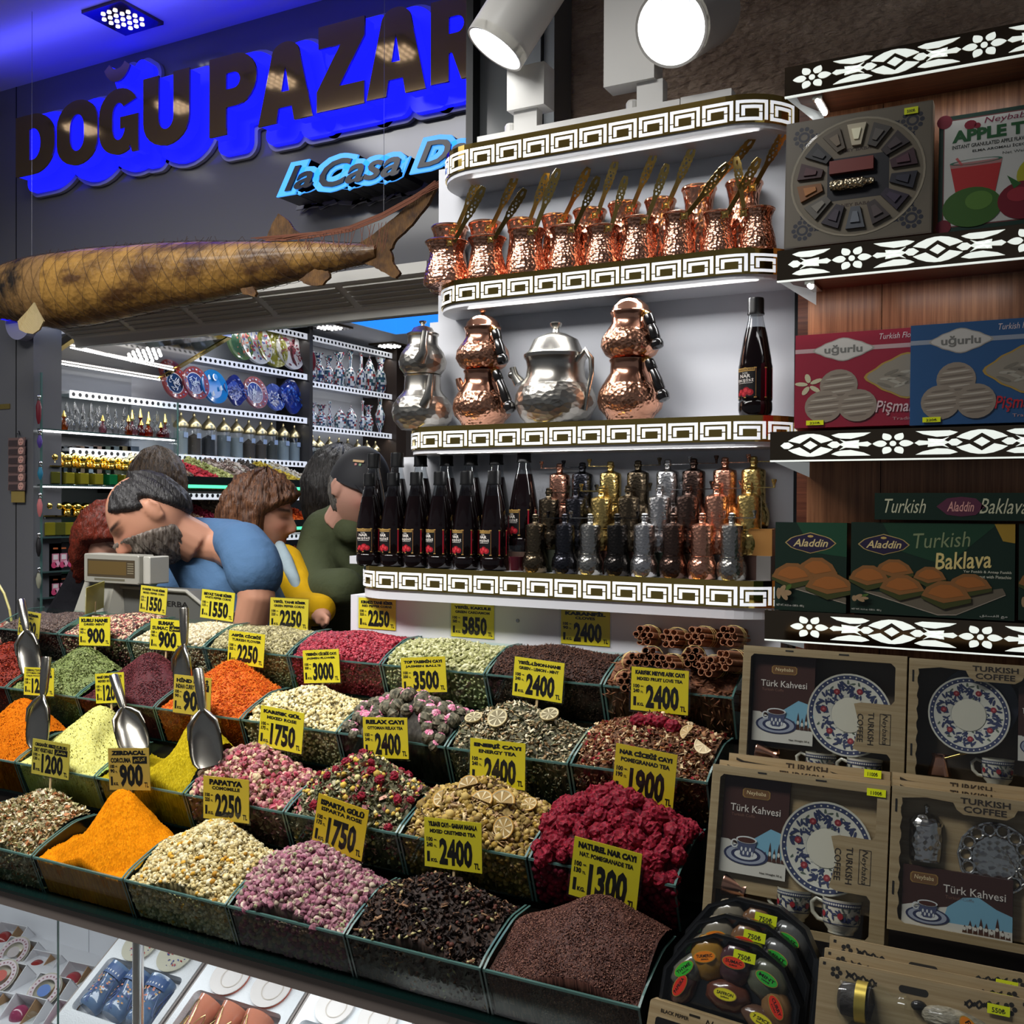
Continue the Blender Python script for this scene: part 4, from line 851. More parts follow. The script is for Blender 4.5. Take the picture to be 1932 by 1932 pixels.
scoop((374, 1263), (395, 1446), yB+.085, yB+.035, 'steel scoop standing in the mustard yellow curry powder', .2)
scoop((347, 1148), (350, 1310), yC+.09, yC+.055, 'steel scoop standing between the sumac and the orange safflower', -.4)
# ------------------------------------------------------------------ white shelf tower
YT = 2.08; YBK = 2.232
COP = mat('hammered_copper', (.72, .36, .24), .2, 1., bump=('v', 13, .9, .0022))
COPS = mat('smooth_copper', (.76, .38, .25), .18, 1.)
COPE = mat('chased_copper', (.66, .33, .21), .24, 1., bump=('v', 120, .5, .004))
BRASS = mat('brass', (.62, .42, .13), .2, 1.)
TIN = mat('aged_tin', (.44, .42, .38), .26, 1.)
TINE = mat('chased_tin', (.42, .40, .36), .3, 1., bump=('v', 60, .45, .004, (1, 1, 1.6)))
EBON = mat('black_wood', C(20, 17, 16), .22, coat=.5)
def path(xl, xr, r=.125, yb=YBK):
    """front outline of a shelf: list of (s, x, y, nx, ny)"""
    pts = []; n = 10; s = 0
    c = (xl+r, YT+r)
    P = [(xl, yb, -1, 0)] if yb > YT+r else []
    for i in range(n+1): a = PI+PI/2*i/n; P.append((c[0]+r*math.cos(a), c[1]+r*math.sin(a), math.cos(a), math.sin(a)))
    c2 = (xr-r, YT+r)
    for i in range(n+1): a = 1.5*PI+PI/2*i/n; P.append((c2[0]+r*math.cos(a), c2[1]+r*math.sin(a), math.cos(a), math.sin(a)))
    if yb > YT+r: P.append((xr, yb, 1, 0))
    o = []; px = None
    for (x, y, a, b) in P:
        if px: s += math.hypot(x-px[0], y-px[1])
        o.append((s, x, y, a, b)); px = (x, y)
    return o
def on_path(P, s, off):
    for (a, b) in zip(P, P[1:]):
        if s <= b[0] or b is P[-1]:
            t = (s-a[0])/max(b[0]-a[0], 1e-9); nx = a[3]+(b[3]-a[3])*t; ny = a[4]+(b[4]-a[4])*t; l = math.hypot(nx, ny)
            return (a[1]+(b[1]-a[1])*t+nx/l*off, a[2]+(b[2]-a[2])*t+ny/l*off)
KEYR = [(0, 0, 223, 25), (0, 25, 25, 102), (198, 25, 223, 160), (0, 112, 25, 167), (25, 140, 160, 167), (160, 102, 183, 167), (38, 42, 183, 69), (38, 69, 63, 127), (160, 69, 183, 92)]
PITCH = .0701; KU = PITCH/240
def shelf(i, xl, xr, key, lip, label):
    kt = PY(*key[:2], YT).z; kb = PY(key[0], key[2], YT).z; P = path(xl, xr); zt = kt+.0125; zb = kb-.004
    t = thing('tower_shelf', label, 'shelf', (0, 0, 0), 0, 'white shelves of the copperware tower')
    g = G(); poly = [(x-nx*.002, y-ny*.002) for _, x, y, nx, ny in P]; g.prism(poly, zb-lip, zt-.002); g.build('board', WHITE, t)
    g = G()
    for (a, b) in zip(P, P[1:]):
        q = [(a[1]-a[3]*.001, a[2]-a[4]*.001), (b[1]-b[3]*.001, b[2]-b[4]*.001)]; u = [(a[1]+a[3]*.002, a[2]+a[4]*.002), (b[1]+b[3]*.002, b[2]+b[4]*.002)]
        g.add([(*u[0], zb), (*u[1], zb), (*u[1], zt), (*u[0], zt), (*q[0], zt), (*q[1], zt), (*q[0], zb), (*q[1], zb)], [(0, 1, 2, 3), (3, 2, 5, 4), (0, 6, 7, 1)])
    band = g.build('gold_band', GOLD, t, .5)
    L = P[-1][0]; s_front = P[1 if P[0][2] > YT+.125 else 0][0]+.125*PI/2
    kx = PY(*key[:2], YT).x-(xl+.125)            # phase: a key starts at this x on the straight run
    s0 = (s_front+kx) % PITCH; zs = (kt-kb)/167
    straight = None; k = 0
    while s0+k*PITCH < L-.03:
        s = s0+k*PITCH; k += 1
        if s+223*KU > L: break
        st = s > s_front+.001 and s+223*KU < L-s_front
        if st and straight:
            o = link('greek_key', straight, band); x, y = on_path(P, s, 0); o.location = (x, y, kt); continue
        g = G(); ox, oy = on_path(P, s, 0) if st else (0, 0); oz = kt if st else 0
        for (x0, y0, x1, y1) in KEYR:
            n = 1 if st else max(1, int((x1-x0)/20))
            for j in range(n):
                sa = s+(x0+(x1-x0)*j/n)*KU; sb = s+(x0+(x1-x0)*(j+1)/n)*KU
                A = on_path(P, sa, .003); B = on_path(P, sb, .003); a2 = on_path(P, sa, .0015); b2 = on_path(P, sb, .0015)
                za, zz = kt-y0*zs-oz, kt-y1*zs-oz
                g.add([(A[0]-ox, A[1]-oy, zz), (B[0]-ox, B[1]-oy, zz), (B[0]-ox, B[1]-oy, za), (A[0]-ox, A[1]-oy, za), (a2[0]-ox, a2[1]-oy, zz), (b2[0]-ox, b2[1]-oy, zz), (b2[0]-ox, b2[1]-oy, za), (a2[0]-ox, a2[1]-oy, za)], [(0, 1, 2, 3), (4, 5, 1, 0), (3, 2, 6, 7)])
        me = g.mesh('greek_key', LIT); o = link('greek_key', me, band)
        if st: straight = me; o.location = (ox, oy, kt)
    return zt, zb-lip
TX = [-.644*YT, -.649*YT, -.690*YT, -.760*YT]
Z1 = shelf(1, TX[0], -.482, (1149.3, 233.6, 270), .010, 'topmost white shelf with gold Greek key band, spotlights on it')
Z2 = shelf(2, TX[1], -.480, (958.3, 527, 558), .010, 'white shelf with gold Greek key band carrying the coffee pots')
Z3 = shelf(3, TX[2], -.478, (1091, 805, 837), .010, 'white shelf with gold Greek key band carrying the teapots')
Z4 = shelf(4, TX[3], -.478, (754, 1079.8, 1110.5), .024, 'lowest white shelf with gold Greek key band carrying bottles and grinders')
t = thing('shelf_tower', 'white back panels of the copperware tower with a card panel below', 'display tower', (0, 0, 0))
g = G(); g.box(-1.40, -.49, YBK, YBK+.02, Z2[1], Z1[0]+.01); g.build('back_panel', WHITE, t)
g = G(); g.box(-1.425, -.49, YBK, YBK+.02, Z3[1], Z2[1]); g.build('back_panel', WHITE, t)
g = G(); g.box(-1.52, -.49, YBK, YBK+.02, Z4[1], Z3[1]); g.build('back_panel', WHITE, t)
xl4 = PY(663, 1170, 2.14).x
g = G(); g.box(xl4, -.5, 2.137, 2.2, 1.1, Z4[1]); g.build('card_panel', WHITE, t)
g = G(); g.lathe([(0, 0), (.006, 0), (.006, .002), (0, .002)], 10); 
p = PY(977, 1171, 2.137); g = G(); g.M = Matrix.Translation(p) @ Matrix.Rotation(PI/2, 4, 'X'); g.lathe([(.0, .0), (.005, .0), (.004, .003), (0, .003)], 8); g.build('screw', STEEL, t)
g = G(); g.box(-.49, -.47, 2.2, 2.26, 1.1, Z1[0]); g.build('black_post', BLACK, t)
# LED strips under the shelves
for (z, x0, x1, e, nm) in ((Z1[1], TX[0]+.1, -.55, 1.5, 'one'), (Z2[1], TX[1]+.1, -.55, 1.5, 'two'), (Z3[1], TX[2]+.1, -.55, 1.0, 'three')):
    area('shelf_led_'+nm, ((x0+x1)/2, YT+.05, z-.004), x1-x0, .012, e, (math.radians(-18), 0, 0))
# ------------------------------------------------------------------ coffee pots (cezve)
def handle_mesh():
    """pierced flat brass handle, root at 0, tip at +y 1"""
    cu = bpy.data.curves.new('h', 'CURVE'); cu.dimensions = '2D'; cu.fill_mode = 'BOTH'; cu.extrude = .01
    def loop(pts):
        s = cu.splines.new('POLY'); s.points.add(len(pts)-1); s.use_cyclic_u = True
        for p, q in zip(s.points, pts): p.co = (q[0], q[1], 0, 1)
    ws = []
    for i in range(31):
        y = i/30
        w = .038 if y < .38 else .04+.032*math.sin(min(1, (y-.38)/.25)*PI/2)*(1 if y < .85 else max(0, 1-((y-.85)/.15)**1.6))
        if y > .4 and y < .9: w += .006*math.cos((y-.4)*PI*2/.095)
        ws.append((max(w, .004), y))
    loop([(w, y) for w, y in ws]+[(-w, y) for w, y in ws[::-1]])
    def circ(x, y, rx, ry=None, n=8): ry = ry or rx; loop([(x+rx*math.cos(2*PI*i/n), y+ry*math.sin(2*PI*i/n)) for i in range(n)])
    circ(0, .9, .02, .05, 10)
    for y in (.47, .59, .71): 
        circ(-.027, y+.06, .015); circ(.027, y+.06, .015); circ(0, y, .021, .028, 8)
    v, f = curve_geo(cu); g = G(); g.add(v, f); return g.mesh('handle', BRASS)
HND = handle_mesh()
CZP = [(0, 0), (.44, 0), (.48, .03), (.485, .1), (.46, .25), (.41, .45), (.365, .62), (.35, .72), (.36, .8), (.40, .9), (.43, .965), (.44, .985), (.43, 1), (.415, .99), (.36, .85), (.33, .7), (.3, .5), (0, .45)]
g = G(); g.lathe(CZP, 28); CEZ = g.mesh('pot_body', COP, .8)
g = G(); g.lathe([(.425, .955), (.452, .97), (.452, .99), (.43, 1.005), (.415, .985)], 28); CEZR = g.mesh('rim', COPS, .8)
def star():
    g = G(); P = [((.1 if i % 2 else .055)*math.cos(PI*i/4), (.1 if i % 2 else .055)*math.sin(PI*i/4)) for i in range(8)]; g.prism(P, 0, .03); g.lathe([(.04, .03), (.03, .05), (0, .055)], 8); return g.mesh('bracket', BRASS)
STAR = star()
def cezve(cx, ry, w, tip, Y, label):
    c = PY(cx, ry, Y); L = PY(cx-w/2, ry, Y); R = PY(cx+w/2, ry, Y); r = (R.x-L.x)/2*.93; z0 = Z2[0]-.002; h = c.z-z0
    t = thing('coffee_pot', label, 'coffee pot', (c.x, Y, z0), 0, 'hammered copper coffee pots on the tower')
    k = r/.44; m = Matrix.Diagonal((k, k, h, 1))
    link('pot_body', CEZ, t, M=m); link('rim', CEZR, t, M=m)
    T = PY(*tip, Y-.03); lean = T.x-c.x
    rx = math.copysign(.72*r, lean) if abs(lean) > .03 else .3*r
    root = Vector((rx, -.55*r, h*.9)); d = Vector((T.x-c.x, -.03, T.z-z0))-root; ln = d.length
    y = d.normalized(); x = Vector((1, 0, 0)) if True else None; x = (Vector((.85, .5, 0))-y*y.dot(Vector((.85, .5, 0)))).normalized(); z = x.cross(y)
    M = Matrix.Translation(root) @ Matrix((x, y, z)).transposed().to_4x4() @ Matrix.Diagonal((min(ln, .13)*1.05, ln, .1, 1))
    link('handle', HND, t, M=M)
    link('bracket', STAR, t, M=Matrix.Translation((rx*.95, -.80*r, h*.86)) @ Matrix.Rotation(PI/2+.1, 4, 'X') @ Matrix.Scale(.11, 4))
FR = [(843, 457, 74, (913, 352)), (919, 450, 67, (991, 356)), (994, 435, 68, (1054, 318)), (1069, 430, 62, (1129, 333)), (1138, 429, 64, (1181, 332)), (1205, 413, 64, (1259, 309)), (1280, 404, 60, (1373, 309)), (1356, 402, 60, (1433, 298)), (1431, 395, 66, (1389, 296))]
BR = [(849, 429, 64, (908, 325)), (916, 422, 60, (975, 330)), (985, 417, 58, (1033, 325)), (1050, 409, 57, (1111, 316)), (1113, 398, 63, (1163, 302)), (1178, 385, 62, (1236, 288)), (1246, 378, 61, (1309, 276)), (1319, 355, 68, (1423, 260)), (1404, 345, 74, (1483, 244))]
ORD = ['first', 'second', 'third', 'fourth', 'fifth', 'sixth', 'seventh', 'eighth', 'ninth', 'tenth']
for i, (cx, ry, w, tp) in enumerate(FR): cezve(cx, ry, w, tp, 2.125, f'copper coffee pot with pierced brass handle, {ORD[i]} from the left in the front row')
for i, (cx, ry, w, tp) in enumerate(BR): cezve(cx, ry, w, tp, 2.192, f'copper coffee pot with pierced brass handle, {ORD[i]} from the left in the back row')
# ------------------------------------------------------------------ teapots
def lathe_part(prof, k, name, m, t, n=32): g = G(); g.lathe([(r*k, z*k) for r, z in prof], n); return g.build(name, m, t, .7)
KN = [(30, 0), (22, 10), (20, 25), (38, 42), (42, 55), (30, 62), (0, 64)]
def double_pot(cx, by, topy, Y, label, body, plain, P):
    b = PY(cx, by, Y); z0 = Z3[0]-.002; top = PY(cx, topy, Y).z; H = P['H']; k = (top-z0)/H
    t = thing('teapot', label, 'teapot', (b.x, Y, z0))
    lathe_part(P['low'], k, 'lower_pot', body, t); lathe_part(P['lown'], k, 'lower_neck', plain, t); lathe_part(P['up'], k, 'upper_pot', body, t); lathe_part(P['upn'], k, 'upper_neck', plain, t)
    o = lathe_part(P['lid'], k, 'lid', plain, t); g = G(); g.lathe([(r*k, (z+P['H']-64)*k) for r, z in KN], 16); g.build('knob', plain, o, .7); return t, k
PC = dict(H=1240, low=[(0, 0), (215, 0), (222, 40), (238, 70), (295, 130), (312, 200), (300, 290), (262, 360)], lown=[(262, 360), (225, 420), (192, 470), (186, 560), (200, 580), (202, 592), (175, 596)], up=[(165, 592), (238, 640), (283, 720), (272, 800), (225, 870)], upn=[(225, 870), (184, 930), (178, 1000), (190, 1020), (194, 1036)], lid=[(196, 1034), (196, 1044), (180, 1056), (168, 1095), (110, 1150), (45, 1172), (28, 1178)])
PS = dict(H=1140, low=[(0, 0), (225, 0), (300, 90), (322, 180), (308, 260), (262, 330)], lown=[(262, 330), (215, 380), (192, 420), (186, 550), (198, 565), (176, 575)], up=[(190, 575), (240, 640), (252, 710), (222, 800), (178, 860)], upn=[(178, 860), (158, 890), (155, 970), (168, 985)], lid=[(170, 985), (170, 1000), (120, 1025), (100, 1060), (50, 1080), (24, 1084)])
def wood_handle(t, k, x, z, ang, L, r):
    """black turned handle on a brass bracket, swinging out to the right"""
    g = G(); g.tube([(x*.86, -r*.45, z), (x*1.05, -r*.6, z+.006), (x*1.22, -r*.66, z)], [.006, .0055, .006], 8, .6); o = g.build('handle_bracket', BRASS, t, .8)
    d = Vector((math.sin(ang), -.12, -math.cos(ang))).normalized(); p = Vector((x*1.2, -r*.66, z))
    prof = [(0, 0), (.0105, .003), (.012, .012), (.0115, .026), (.0095, .028), (.0105, .032), (.0125, L*.5), (.0118, L*.72), (.0098, L*.75), (.0135, L*.78), (.0148, L*.87), (.0125, L*.96), (0, L)]
    g = G(); q = d.to_track_quat('Z', 'X').to_matrix().to_4x4(); g.M = Matrix.Translation(p) @ q; g.lathe(prof, 16); g.build('handle', EBON, t, .8)
def spout(t, pts, rr, m):
    g = G(); g.tube(pts, rr, 12, .8); g.build('spout', m, t, .9)
t, k = double_pot(797, 800, 605, 2.145, 'stacked silver double teapot with two spouts at the left end of the tower shelf', TINE, TIN, PS)
for (z0_, z1_, x0, x1) in ((230, 540, 170, 240), (690, 985, 110, 165)):
    spout(t, [(x0*k, -220*k, z0_*k), ((x0+60)*k, -250*k, (z0_+80)*k), (x1*k, -235*k, (z0_+200)*k), ((x1+10)*k, -225*k, z1_*k)], [70*k, 52*k, 38*k, 34*k], TIN)
t, k = double_pot(910, 796, 583, 2.15, 'stacked copper double teapot with two black handles, between the silver pots', COPE, COPS, PC)
wood_handle(t, k, 190*k, 570*k, .45, .115, 190*k); wood_handle(t, k, 178*k, 990*k, .33, .09, 180*k)
g = G(); g.tube([(-200*k, -60*k, 400*k), (-235*k, -70*k, 470*k), (-250*k, -75*k, 520*k)], [50*k, 40*k, 30*k], 10); g.build('spout', COPS, t, .9)
t, k = double_pot(1189, 784, 550, 2.15, 'tallest stacked copper double teapot with two black handles, right of the big silver pot', COPE, COPS, PC)
wood_handle(t, k, 190*k, 570*k, .42, .105, 190*k); wood_handle(t, k, 178*k, 990*k, .35, .085, 180*k)
b = PY(1048, 786, 2.15); top = PY(1048, 607, 2.15).z; z0 = Z3[0]-.002; k = (top-z0)/413
t = thing('teapot', 'large single silver pot with engraved belly and curved handle, third on the shelf', 'teapot', (b.x, 2.15, z0))
lathe_part([(0, 0), (112, 0), (140, 30), (164, 80), (160, 120), (140, 160)], k, 'belly', TINE, t); lathe_part([(140, 160), (120, 190), (114, 230), (118, 255), (124, 268)], k, 'neck', TIN, t)
o = lathe_part([(126, 266), (128, 280), (108, 296), (88, 340), (44, 362), (24, 368)], k, 'lid', TIN, t); g = G(); g.lathe([(r*k*.6, 366*k+z*k*.72) for r, z in KN], 16); g.build('knob', TIN, o, .7)
g = G(); g.tube([(112*k, -40*k, 245*k), (150*k, -46*k, 285*k), (176*k, -50*k, 250*k), (178*k, -50*k, 190*k), (160*k, -50*k, 110*k), (152*k, -52*k, 50*k)], [9*k, 11*k, 11*k, 10*k, 9*k, 8*k], 10); g.build('handle', TIN, t, .9)
g = G(); g.tube([(-140*k, -40*k, 170*k), (-160*k, -45*k, 200*k), (-168*k, -48*k, 235*k)], [26*k, 18*k, 13*k], 10); g.sph((-172*k, -48*k, 205*k), 16*k); g.build('spout', TIN, t, .9)
# ------------------------------------------------------------------ pomegranate sauce bottles
SAUCE = mat('dark_sauce', C(14, 7, 8), .07, spec=.6); CAPM = mat('bottle_cap', C(14, 14, 15), .32)
def bend(me, R):
    for v in me.vertices:
        x, y, z = v.co; a = x/R; rr = R+z; v.co = (rr*math.sin(a), -rr*math.cos(a), y)
def bottle():
    t = thing('sauce_bottle', '', 'bottle', group='pomegranate sauce bottles on the tower')
    g = G(); g.lathe([(0, .003), (.022, 0), (.03, .004), (.0325, .014), (.0325, .028), (.031, .030), (.0325, .033), (.0325, .097), (.031, .103), (.030, .112), (.0225, .155), (.0185, .172)], 28); g.build('sauce', SAUCE, t, .8)
    g = G(); g.lathe([(.0188, .171), (.0155, .186), (.0135, .196), (.0135, .2)], 24); g.build('clear_neck', glass('neck_plastic', (.74, .77, .79), 3.5, .08), t, .8)
    g = G(); g.lathe([(.0162, .197), (.0165, .199), (.0155, .202), (.0155, .226), (.0145, .229), (0, .229)], 24); g.build('cap', CAPM, t, .6)
    k = Ink(); k.eps = .0002; R = .0327
    def band(x0, x1, y0, y1, c, l):
        for i in range(8): k.rect(x0+(x1-x0)*i/8, y0, x0+(x1-x0)*(i+1)/8, y1, c, l)
    gold = C(186, 148, 80); red = C(150, 14, 36); wh = C(236, 230, 222)
    band(-.085, .085, .036, .093, red, 1); band(-.085, .085, .0355, .0375, gold, 2); band(-.085, .085, .0915, .0935, gold, 2)
    band(-.022, .022, .038, .091, C(16, 13, 15), 2); band(-.0225, -.022, .038, .091, gold, 3); band(.022, .0225, .038, .091, gold, 3); band(-.020, .020, .086, .0925, gold, 3)
    k.text('NARÇİÇEĞİ', -.019, .0870, .019, .0918, C(40, 24, 10), 4, .02); k.text('%100', -.006, .081, .006, .0845, wh, 3); k.text('NAR', -.012, .0738, .012, .0805, wh, 3, .02); k.text('EKŞİSİ', -.018, .0652, .018, .0725, wh, 3, .02); band(-.016, .016, .0635, .0642, wh, 3)
    for (x, y, r) in ((-.009, .047, .006), (.003, .049, .008), (.011, .046, .007), (-.002, .043, .006), (-.014, .043, .004)): k.ell(x, y, r, r*.9, C(150, 20, 34), 3, 14); k.ell(x-.001, y+.001, r*.55, r*.5, C(196, 52, 60), 4, 10)
    me = k.mesh('label', INK); bend(me, R); link('label', me, t); return t
B0 = bottle(); first = True
def put_bottle(px, by, topy, Y, zs, rz, lab):
    global first
    q = PY(px, by, Y); tz = PY(px, topy, Y).z; k = (tz-zs)/.229
    if first: o = B0; first = False; o['label'] = lab
    else: o = dup(B0, lab)
    o.matrix_basis = Matrix.Translation((q.x, Y, zs)) @ Matrix.Rotation(rz, 4, 'Z') @ Matrix.Diagonal((min(k, 1.08), min(k, 1.08), k, 1))
zs = Z4[0]-.002
for i, px in enumerate((697, 742, 785, 830, 880, 932)): put_bottle(px, 1061, 893-(i*1), 2.118, zs, (.55, .12, .1, -.05, .05, .05)[i]-.45, f'dark pomegranate sauce bottle, {ORD[i]} from the left in the front row')
for i, px in enumerate((705, 749, 793, 842, 888, 936)): put_bottle(px, 1000, 856-(i*1.6), 2.192, zs+.02, -.4, f'dark pomegranate sauce bottle, {ORD[i]} from the left in the back row')
put_bottle(988, 1040, 846, 2.175, zs+.045, -.5, 'dark pomegranate sauce bottle raised at the right end of the group')
g = G(); a = PY(660, 1000, 2.192).x; c_ = PY(960, 1000, 2.192).x; g.box(a+.02, c_, 2.165, 2.228, zs, zs+.02); tag(g.build('bottle_riser', WHITE2), 'white riser board under the back row of sauce bottles', 'riser')
g = G(); c_ = PY(988, 1000, 2.175).x; g.box(c_-.045, c_+.045, 2.142, 2.215, zs, zs+.045); tag(g.build('carton', mat('brown_carton', C(92, 60, 46), .6)), 'small brown carton under the raised sauce bottle', 'box')
put_bottle(1425, 775, 563, 2.13, Z3[0]-.002, .55-.95, 'lone pomegranate sauce bottle at the right end of the teapot shelf')
# tasting glass
q = PY(976, 1074, 2.105); t = thing('tasting_glass', 'small clear glass of dark sauce beside the bottles', 'glass', (q.x, 2.105, zs))
g = G(); g.lathe([(.018, 0), (.0195, .003), (.024, .062), (.023, .062), (.0185, .004)], 20); g.build('glass_wall', CLR, t, .8); g = G(); g.lathe([(0, .004), (.0186, .004), (.0215, .036), (0, .036)], 20); g.build('sauce', mat('sauce_red', C(70, 16, 26), .1), t, .8)
# ------------------------------------------------------------------ spice grinders
GP = [(0, 0), (90, 0), (98, 10), (107, 60), (106, 95), (98, 130), (86, 150), (88, 165), (80, 168)]
GC = [(80, 168), (80, 375), (76, 388), (50, 398), (30, 406)]
GK = [(30, 404), (24, 412), (24, 430), (30, 436), (30, 450), (24, 455), (26, 470), (18, 478), (0, 480)]
def embossed(name, rgb, r=.26): return mat(name, rgb, r, 1., bump=('v', .05, .7, .0012))
GM = dict(copper=embossed('grinder_copper', (.70, .34, .23)), black=embossed('grinder_black', (.055, .055, .065)), gold=embossed('grinder_gold', (.66, .48, .17)), bronze=embossed('grinder_bronze', (.13, .10, .065)), silver=embossed('grinder_silver', (.55, .54, .54)), brown=embossed('grinder_brown', (.12, .075, .06)), pewter=embossed('grinder_pewter', (.40, .39, .36)), dark=embossed('grinder_dark', (.05, .045, .042)))
GRM = {}
def grinder(cx, ty, Y, zb, col, arm, label):
    q = PY(cx, ty, Y); H = q.z-zb; k = H/390.
    m = GM[col]; t = thing('spice_grinder', label, 'grinder', (q.x, Y, zb), 0, 'embossed metal spice grinders on the tower')
    if col not in GRM:
        g = G(); g.lathe(GP, 22); a = g.mesh('bowl', m, .7); g = G(); g.lathe(GC, 22); b = g.mesh('barrel', m, .7); g = G(); g.lathe(GK, 12); c = g.mesh('top_nut', m, .7)
        g = G(); g.box(-6, 165, -5, 5, 440, 446); g.lathe([(9, 446), (8, 452), (10, 470), (17, 485), (17, 496), (0, 500)], 10, (158, 0, 0)); d = g.mesh('crank', m, .7); GRM[col] = (a, b, c, d)
    for nm, me in zip(('bowl', 'barrel', 'top_nut'), GRM[col]): link(nm, me, t, M=Matrix.Scale(k, 4))
    link('crank', GRM[col][3], t, M=Matrix.Rotation(arm, 4, 'Z') @ Matrix.Scale(k, 4))
FRG = [(1010, 'bronze', .1), (1066, 'black', -.1+PI), (1114, 'pewter', PI+.2), (1165, 'dark', .1), (1216, 'silver', .15), (1271, 'brown', 0.), (1325, 'copper', .2), (1381, 'pewter', .1)]
MIG = [(1036, 'bronze', .1), (1087, 'black', .15), (1135, 'gold', PI+.1), (1186, 'bronze', .1), (1245, 'silver', .1), (1299, 'brown', .2), (1353, 'copper', .15), (1414, 'gold', .1)]
BAG = [(1056, 'copper', PI), (1099, 'black', PI), (1152, 'gold', PI+.3), (1204, 'bronze', .1), (1260, 'silver', .1), (1309, 'brown', .05), (1368, 'copper', .05), (1422, 'gold', .0)]
names = dict(copper='bright copper', black='blue-black', gold='shiny gold', bronze='dark bronze', silver='shiny silver', brown='dark brown', pewter='dull pewter', dark='near-black')
zr = (zs, zs+.052, zs+.108)
for nm, L_, Y, zb, ty, ty2 in (('front', FRG, 2.108, zr[0], 990, 991), ('middle', MIG, 2.158, zr[1], 942, 935), ('back', BAG, 2.203, zr[2], 896, 886)):
    for i, (px, c, a) in enumerate(L_): grinder(px, ty+(ty2-ty)*i/7, Y, zb, c, a, f'{names[c]} spice grinder, {ORD[i]} from the left in the {nm} row')
# cartons under the grinders
cc = [C(60, 64, 52), C(150, 140, 130), C(98, 62, 54), C(46, 62, 50), C(140, 110, 90), C(160, 150, 146), C(86, 60, 52)]
for i in range(7):
    a = PY(1010+i*62, 1050, 2.13).x; b = PY(1010+(i+1)*62-2, 1050, 2.13).x
    g = G(); g.box(a, b, 2.131, 2.228, zs, zr[1]); o = g.build('carton', mat('grinder_carton_%s' % 'abcdefg'[i], cc[i], .5)); tag(o, f'small grinder carton, {ORD[i]} from the left behind the front grinders', 'box')
    g = G(); g.box(a, b, 2.182, 2.228, zr[1], zr[2]); o = g.build('carton', mat('grinder_carton_up_%s' % 'abcdefg'[i], cc[(i+3) % 7], .5)); tag(o, f'small grinder carton, {ORD[i]} from the left behind the middle grinders', 'box')
a = PY(1432, 1000, 2.14).x
g = G(); g.box(a, a+.03, 2.12, 2.2, zr[0], zr[1]+.0); o = g.build('carton', mat('grey_carton', C(120, 116, 112), .5)); tag(o, 'grey carton standing at the right end of the grinders, lower one', 'box')
g = G(); g.box(a-.02, a+.03, 2.13, 2.2, zr[1], zr[2]); o = g.build('carton', mat('red_gold_carton', C(170, 120, 60), .5)); tag(o, 'orange and gold carton at the right end of the middle grinders', 'box')
# ------------------------------------------------------------------ spotlights on the tower
LAMPW = mat('lamp_white', C(214, 212, 206), .35)
za = Z1[0]
t = thing('light_track', 'white light track lying along the top shelf under two spotlights', 'light track', (0, 0, 0))
a = PY(908, 262, 2.14); b = PY(1288, 175, 2.14); e = PY(1385, 165, 2.14)
g = G(); g.box(a.x, b.x, 2.12, 2.155, za, za+.03); g.build('rail', LAMPW, t); g = G(); g.box(b.x+.002, e.x, 2.12, 2.155, za, za+.032); g.build('rail_end', LAMPW, t)
def lamp(boxpx, face, facepx_r, axis, label, Yf, stubx):
    x0, x1, y0, y1 = boxpx; A = PY(x0, y1, 2.12); B = PY(x1, y0, 2.12)
    t = thing('spotlight', label, 'spotlight', (0, 0, 0))
    g = G(); g.box(A.x, B.x, 2.11, 2.165, A.z, B.z); g.build('driver_box', LAMPW, t)
    g = G(); g.box(stubx[0], stubx[1], 2.122, 2.152, za+.03, A.z); g.lathe([(.016, za+.03), (.016, za+.045), (.013, za+.05), (0, za+.05)], 14, (stubx[0]-.014, 2.137, 0)); g.build('adapter', LAMPW, t)
    c = PY(*face, Yf); ax = Vector(axis).normalized(); R = ax.to_track_quat('Z', 'Y').to_matrix().to_4x4(); r = facepx_r*c.dot(CF)/F if False else facepx_r
    g = G(); g.M = Matrix.Translation(c) @ R; g.lathe([(r, 0), (r, -.26), (r*.9, -.268), (0, -.268)][::-1], 40, cap=False); g.lathe([(r*.93, .001), (r, .002), (r, -.02)], 40, cap=False); g.build('lamp_head', LAMPW, t, .7)
    g = G(); g.M = Matrix.Translation(c) @ R; g.lathe([(r*.95, .0005), (r*.72, -.03), (r*.7, -.032)], 36, cap=False); g.build('reflector', mat('lamp_reflector', (.9, .9, .9), .2, emit=(1, 1, 1), es=.5), t, .9)
    g = G(); g.M = Matrix.Translation(c) @ R
    for i in range(40): a = 2*PI*i/40; g.sph((r*.74*math.cos(a), r*.74*math.sin(a), -.024), r*.05, 6, 4)
    o = g.build('facet_ring', mat('lamp_facet', (.8, .85, .95), .15, emit=(.8, .88, 1), es=.5), t, .9); o['kind'] = 'stuff'
    g = G(); g.M = Matrix.Translation(c) @ R; g.lathe([(0, -.012), (r*.68, -.022), (r*.7, -.03)][::-1], 36, cap=False); g.build('lens', mat('lamp_lens', (1, 1, 1), .3, emit=(1, 1, 1), es=14), t, .9)
    return c, ax
x_ = PY(1225, 190, 2.12).x
c2, ax2 = lamp((1142, 1238, -40, 168), (1266, 53), .077, (-.02, -.87, -.5), 'right white spotlight facing the camera, lit, above the coffee pots', 2.02, (x_-.03, x_+.03))
x_ = PY(990, 225, 2.12).x
c1, ax1 = lamp((960, 1030, 118, 212), (934, 92), .072, (-.47, -.25, -.85), 'left white spotlight tilted down and left toward the sign', 2.03, (x_-.03, x_+.03))
